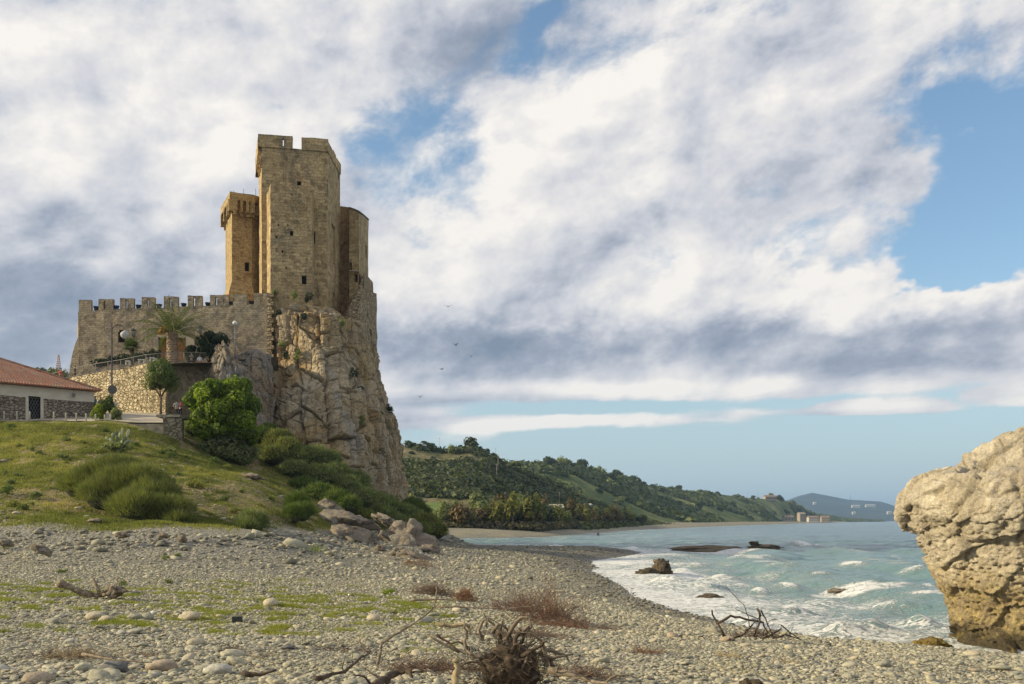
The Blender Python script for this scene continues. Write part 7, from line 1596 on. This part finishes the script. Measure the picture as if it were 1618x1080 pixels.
# the root plate of an uprooted shrub, front centre
def stump():
    Y = 9.3; px, py = 806, 1035; x, y, z0 = gp(px, 1085, 7, 12); s = y/FOC; rng = random.Random(21); o = empty('uprooted_stump', (x, y, z0)); tag(o, 'big uprooted stump with tangled dark roots at the front of the beach', 'stump'); o.scale = (1.12, 1.1, 1.0)
    H = 116*s
    mb = MB(); V, F = ico(4); f = 1+.35*fbm(V*2.3, 4, 7)+.12*fbm(V*7, 3, 8); mesh_np('stump', V*f[:, None]*np.array([.30, .22, .25])+np.array([.0, .0, .22]), F, WOOD_D, o)
    for k in range(34):                               # main roots
        w = rng.uniform(0, 2*math.pi); e = rng.uniform(-.3, 1.5); d = Vector((math.cos(w)*math.cos(e), math.sin(w)*math.cos(e)*.7, math.sin(e))); p = Vector((rng.gauss(0.02, .17), rng.gauss(0, .1), .26+rng.gauss(0, .12)))
        L = rng.uniform(.28, .62); pts = wander(rng, p, d, L, 10, .32, .02); r = rng.uniform(.012, .034); mb = MB(); mb.tube(pts, [r*(1.2-.95*i/10) for i in range(11)], 7); mb.build('root', rng.choice([WOOD_D, WOOD_G, WOOD_G]), o)
    mb = MB()
    for k in range(620):
        w = rng.uniform(0, 6.28); e = rng.uniform(-.6, 1.5); p = Vector((rng.gauss(.02, .24), rng.gauss(0, .14), max(.02, .26+rng.gauss(0, .15)))); d = Vector((math.cos(w), math.sin(w), math.sin(e))); pts = wander(rng, p, d, rng.uniform(.12, .42), 7, .5, .06); pts = [Vector((q.x, q.y, max(q.z, -.02))) for q in pts]; r = rng.uniform(.0018, .0055); mb.tube(pts, [r*(1-.7*i/7) for i in range(8)], 4, cap=False)
    mb.build('rootlets', WOOD_D, o)
    mb = MB()
    for k in range(110):
        w = rng.uniform(0, 6.28); p = Vector((rng.gauss(.02, .15), rng.gauss(-.05, .1), max(.05, .28+rng.gauss(0, .13)))); pts = wander(rng, p, (math.cos(w), math.sin(w)-.4, .4), rng.uniform(.1, .35), 7, .45, .05); r = rng.uniform(.002, .006); mb.tube(pts, [r*(1-.7*i/7) for i in range(8)], 4, cap=False)
    mb.build('pale_rootlets', WOOD_G, o)
    # the knotted roots on top
    for pts, r in (([(768, 1012), (762, 995), (768, 980), (775, 975), (772, 990)], .016), ([(800, 1010), (810, 990), (820, 976), (832, 974), (836, 990), (826, 1002)], .022), ([(780, 1000), (790, 985), (800, 990)], .02), ([(735, 1030), (720, 1022), (700, 1010), (692, 1004)], .016), ([(860, 1040), (880, 1036), (895, 1033)], .016)):
        P = [Vector(P3(a, b, y-.05))-Vector((x, y, z0)) for a, b in pts]; mb = MB(); mb.tube(P, [r*(1.1-.5*i/len(P)) for i in range(len(P))], 8); mb.build('root', WOOD_G, o)
stump()
branch('wooden_post', 'pale barkless stub of wood standing upright left of the stump', [(719, 1095), (720, 1070), (721, 1048), (722, 1040)], 8.75, .042, WOOD_P, cat='wood')
branch('curved_branch', 'long thin branch curving up from the pebbles with forked yellow tip', [(596, 1050), (603, 1015), (640, 993), (672, 972), (687, 958), (690, 942), (689, 926)], None, .017, WOOD_G, 2, 3, ys=[11.0, 11.1, 11.3, 11.5, 11.6, 11.6, 11.6], tl=.15)
branch('forked_branch', 'dark forked branch lying between twig drift and curved branch', [(500, 1072), (545, 1060), (570, 1040), (585, 1028)], None, .022, WOOD_D, 3, 5, ys=[9.2, 9.6, 10.2, 10.6])
branch('log', 'twisted dark log at the bottom edge left of the stump', [(585, 1088), (606, 1074), (625, 1062), (645, 1060), (650, 1070)], None, .045, WOOD_D, 3, 7, ys=[8.9, 9.2, 9.5, 9.5, 9.4], cat='log')
branch('log', 'thick grey root lying right of the stump at the bottom edge', [(868, 1060), (900, 1064), (925, 1072), (965, 1085)], None, .036, WOOD_G, 3, 9, ys=[9.4, 9.3, 9.2, 8.9], cat='log')
branch('branch', 'reddish slanting branch left of the stump', [(690, 1002), (712, 1018), (735, 1034)], 9.9, .014, TW_R, 2, 10)
branch('branch', 'short dark log lying among pebbles near the bottom edge', [(385, 1064), (410, 1066), (437, 1058)], 9.9, .03, WOOD_D, 0, 11)
branch('branch', 'straight pale brown branch lying in the left twig drift', [(130, 1033), (180, 1042), (240, 1046)], None, .018, WOOD_G, 3, 13, ys=[12.1, 11.8, 11.6])
branch('stick', 'short yellow stick on the pebbles right of the twig drift', [(398, 1035), (410, 1038), (420, 1040)], 11.9, .014, WOOD_P, 0, 14)
branch('branch', 'long reddish branch lying behind the stump towards the brush', [(690, 958), (750, 960), (800, 961), (850, 957)], 18.0, .016, TW_B, 3, 15)
branch('branch', 'grey dead branch on the pebbles left of the rusty brush', [(648, 948), (690, 947), (735, 950)], 19.5, .025, WOOD_G, 5, 16)
branch('branch', 'bleached curved root between curved branch and stump', [(690, 985), (720, 990), (735, 984), (745, 992), (742, 1000)], 12.2, .03, WOOD_P, 2, 17)
# driftwood log on the grass at the left
x0, y0_, z0_ = gp(150, 945, 12, 40)
dw = branch('driftwood_log', 'grey driftwood log with raised arm and knotty root on the yellow grass', [(94, 921), (115, 930), (138, 939), (155, 941), (172, 936), (192, 934)], y0_, .085, WOOD_G, 8, 19, cat='driftwood', tl=.45)
mb = MB(); c = Vector(dw.location); mb.tube([Vector(P3(158, 943, y0_))-c, Vector(P3(155, 930, y0_))-c, Vector(P3(146, 912, y0_))-c], [.08, .05, .03], 7); mb.build('fork', WOOD_G, dw)
V, F = ico(4); P_ = V*(1+.9*fbm(V*2.6, 4, 3)[:, None]+.25*fbm(V*8, 3, 4)[:, None])*np.array([.24, .16, .14])+np.array((Vector(P3(180, 935, y0_))-c)[:]); mesh_np('root_knot', P_, F, WOOD_G, dw)
# ---- twig drifts and dead brush: each pile one tangled mass
def twigs(name, label, px, py, wpx, n, L, r, up, mat, seed, hpx=6, cat='twigs', mat2=None, yw=None):
    x, y, z = gp(px, py, 7.5, 120); s = y/FOC; rng = random.Random(seed); o = empty(name, (x, y, z)); tag(o, label, cat)
    for mm, frac in ((mat, .65 if mat2 else 1), (mat2, .35)):
        if mm is None: continue
        mb = MB()
        for k in range(int(n*frac)):
            a = rng.gauss(0, .45); px_ = a*wpx*s*.5*1.1; py_ = rng.gauss(0, .5)*(yw or wpx*s*.25); w = rng.uniform(0, 6.28); e = rng.uniform(0, 1)*up
            zz = gz(x+px_, y+py_)-z+rng.random()*hpx*s*.6*(1-min(1, abs(a)))
            d = Vector((math.cos(w)*(1-e), math.sin(w)*(1-e)*.6, e+.05)); l = L*rng.uniform(.4, 1.4); pts = wander(rng, (px_, py_, zz), d, l, 5, .22); mb.tube(pts, [r*rng.uniform(.6, 1.3)*(1-.7*i/5) for i in range(6)], 4, cap=False)
            if up > .4 and rng.random() < .8:
                for q in range(3): j = rng.randrange(1, 5); mb.tube(wander(rng, pts[j], d+Vector((rng.gauss(0, .7), rng.gauss(0, .5), rng.gauss(.1, .4))), l*.4, 3, .25), [r*.5, r*.4, r*.3, r*.15], 3, cap=False)
        mb.build('stems' if mm is mat else 'dry_stalks', mm, o)
    return o
twigs('brushwood', 'tall reddish dead brush with upright twigs right of centre', 868, 985, 110, 260, .8, .0065, .85, TW_R, 31, 30, mat2=TW_O, cat='brush', yw=.9)
twigs('brushwood', 'low spreading dead brush between rusty pile and tall reddish brush', 810, 965, 100, 200, .5, .006, .7, TW_R, 32, 12, cat='brush', yw=1.0)
twigs('brushwood', 'rust orange dead brush pile in the centre of the beach', 735, 950, 36, 420, .30, .006, .35, TW_O, 33, 34, cat='brush', yw=.5)
twigs('brushwood', 'dark brown dead brush left of the rust orange pile', 685, 940, 70, 380, .4, .006, .45, TW_R, 34, 22, mat2=TW_B, cat='brush', yw=.6)
twigs('brushwood', 'matted red brown brush at the foot of the tall reddish one', 890, 990, 100, 420, .28, .006, .2, TW_O, 35, 12, cat='brush', mat2=TW_B, yw=.8)
twigs('brushwood', 'dry twigs spread behind the stump', 830, 1005, 170, 480, .32, .005, .25, TW_B, 36, 8, cat='brush', mat2=TW_R, yw=.7)
twigs('twig_drift', 'left drift of fine grey twigs and reeds on the pebbles', 118, 1040, 110, 420, .26, .0038, .25, TW_B, 37, 14, mat2=TW_Y, yw=.3)
twigs('twig_drift', 'thin line of twigs running right from the left drift', 230, 1036, 150, 150, .24, .0035, .1, TW_B, 38, 5, mat2=WOOD_G, yw=.16)
twigs('twig_drift', 'small dark nest of twigs in the middle left of the beach', 365, 1030, 34, 160, .14, .0035, .25, TW_B, 39, 12, mat2=WOOD_D, yw=.15)
twigs('twig_drift', 'sparse twigs around the yellow stick', 420, 1036, 90, 60, .2, .0035, .1, TW_B, 40, 4, mat2=TW_Y, yw=.15)
twigs('twig_drift', 'long thin drift of dark twigs near the front centre', 540, 1028, 150, 90, .3, .004, .1, TW_R, 41, 4, mat2=WOOD_D, yw=.2)
twigs('twig_drift', 'mass of reddish twigs lying left of the stump at the front', 680, 1060, 140, 520, .36, .0048, .2, TW_R, 42, 8, mat2=TW_B, yw=.35)
twigs('twig_drift', 'twigs and root scraps right of the stump at the front', 920, 1070, 110, 380, .3, .0045, .25, TW_B, 43, 8, mat2=TW_R, yw=.3)
twigs('twig_drift', 'bundle of pale reed stalks near the dark pyramid stone', 1150, 1038, 42, 80, .22, .0045, .15, TW_Y, 44, 8, mat2=WOOD_P, yw=.2)
twigs('twig_drift', 'straw coloured twigs right of the dark pyramid stone', 1240, 1048, 60, 60, .22, .004, .1, TW_Y, 45, 5, mat2=TW_B, yw=.2)
twigs('twig_drift', 'flat brown twig mat on the pebbles right of the brush', 1020, 1032, 60, 160, .2, .004, .1, TW_O, 46, 8, mat2=TW_B, yw=.3)
twigs('twig_drift', 'second flat brown twig mat nearer the sea', 960, 995, 60, 120, .25, .004, .15, TW_R, 47, 8, mat2=TW_B, yw=.4)
twigs('brushwood', 'rusty twigs at the front of the boulder pile', 660, 895, 60, 120, .6, .01, .4, TW_O, 48, 14, cat='brush', mat2=TW_B, yw=1.5)
# branch heap standing against the surf on the right
yb = 20.5; bx, by = XY(1175, yb); bh = empty('branch_heap', (bx, by, gz(bx, by))); tag(bh, 'heap of bare dark branches sticking up against the surf', 'branches'); cb_ = Vector(bh.location)
for i, (pts, r) in enumerate([([(1142, 1004), (1135, 985), (1125, 964)], .03), ([(1133, 985), (1155, 972), (1175, 978), (1205, 983), (1212, 1000), (1214, 1008)], .028), ([(1145, 924), (1160, 940), (1175, 955), (1183, 975), (1184, 990)], .011), ([(1198, 962), (1201, 975), (1195, 995), (1192, 1006)], .026), ([(1203, 964), (1212, 985), (1222, 1005)], .018), ([(1160, 960), (1180, 970), (1200, 978)], .012), ([(1150, 1010), (1170, 1004), (1185, 992), (1190, 985)], .02), ([(1210, 983), (1222, 978), (1230, 979)], .008), ([(1165, 1008), (1180, 998), (1192, 985), (1205, 970)], .014), ([(1235, 988), (1250, 1000), (1262, 1008)], .016), ([(1205, 1008), (1225, 1000), (1235, 992)], .024), ([(1222, 1008), (1242, 1003), (1265, 1010)], .022), ([(1100, 1012), (1108, 1004), (1116, 1012)], .012)]):
    P = [p-cb_ for p in pxline(pts, yb)]; mb = MB(); rg = random.Random(i); f = []
    for a in range(len(P)-1):
        for k in range(3): q = P[a].lerp(P[a+1], k/3); f.append(q+Vector((rg.gauss(0, r*.3), rg.gauss(0, r*2), rg.gauss(0, r*.3))))
    f.append(P[-1]); mb.tube(f, [r*(1-.55*j/len(f)) for j in range(len(f))] if i not in (2, 5, 7) else [r*(.5+.5*j/len(f)) for j in range(len(f))], 6); mb.build('branch', WOOD_D, bh)
twigs('twig_drift', 'twigs and bark scraps around the foot of the branch heap', 1200, 1008, 110, 130, .4, .007, .3, WOOD_D, 49, 14, mat2=TW_R, yw=.5)
x, y, z = gp(375, 983, 10, 40); mb = MB(); mb.box((0, 0, .06), (.20, .14, .12), taper=.94); o = mb.build('dark_block', plain('dark block', (.03, .035, .035), .6, .3, 20, bump=.01)); o.location = (x, y, z); o.rotation_euler = (0, 0, .1); tag(o, 'small black rectangular block lying on the pebbles', 'block')
# small plants on the bank and dry stalks
for i, (px, py, w, lb, mt) in enumerate([(262, 884, .25, 'green weed at the foot of the shingle bank', L_BUSH), (281, 880, .2, 'small weed right of the one at the bank foot', L_BUSH), (195, 925, .18, 'dark green weed right of the driftwood log', L_BUSH), (266, 922, .16, 'broad leaved weed in the middle of the yellow grass', L_BUSH), (4, 868, .5, 'green plant at the left frame edge on the bank', L_BUSH), (98, 905, .2, 'weed above the raised arm of the driftwood', L_BUSH), (612, 940, .3, 'bright green grass clump left of the brown brush', L_YEL), (500, 876, .7, 'green clump in front of the buff boulder', L_BUSH)]):
    x, y, z = gp(px, py, 12, 90); o = empty('weed', (x, y, z)); tag(o, lb, 'plant'); crown('foliage', o, (0, 0, w*.4), (w, w, w*.5), 350, .02+.02*w, 8, 950+i, mt, .45, .3)
# ------------------------------------------------------------------ gulls
M_GULL = plain('gull feathers', (.18, .18, .19), .8, .2)
for i, (px, py, Y, a, lb) in enumerate([(708, 484, 140, .3, 'topmost gull, gliding right of the castle'), (720, 545, 140, -.2, 'dark gull in the middle of the flock with level wings'), (745, 563, 150, .5, 'gull at the right of the flock'), (698, 583, 150, -.4, 'gull with raised wings at the left of the flock'), (664, 627, 150, .1, 'lowest gull close to the cliff')]):
    x, y, z = P3(px, py, Y); o = empty('gull', (x, y, z), 1.2+a); tag(o, lb, 'bird'); mb = MB(); mb.tube([(-.25, 0, 0), (-.12, 0, .01), (.05, 0, 0), (.2, 0, .03), (.27, 0, .02)], [.01, .06, .07, .045, .01], 8)
    mb.add([(-.22, 0, 0), (-.40, .07, 0), (-.42, 0, .012), (-.40, -.07, 0)], [[0, 1, 2, 3]]); mb.build('body', M_GULL, o)
    for s in (-1, 1):
        mb = MB(); up_ = .15+.12*(i % 3); mb.add([(.08, s*.04, .02), (-.08, s*.04, .02), (-.06, s*.36, up_), (.09, s*.36, up_+.01), (-.10, s*.72, up_*.8), (.0, s*.70, up_*.85), (.085, s*.36, up_+.03), (.08, s*.04, .05)], [[0, 1, 2, 3], [3, 2, 4, 5], [7, 6, 2, 1], [6, 5, 4, 2]]); mb.build('wing', M_GULL, o)
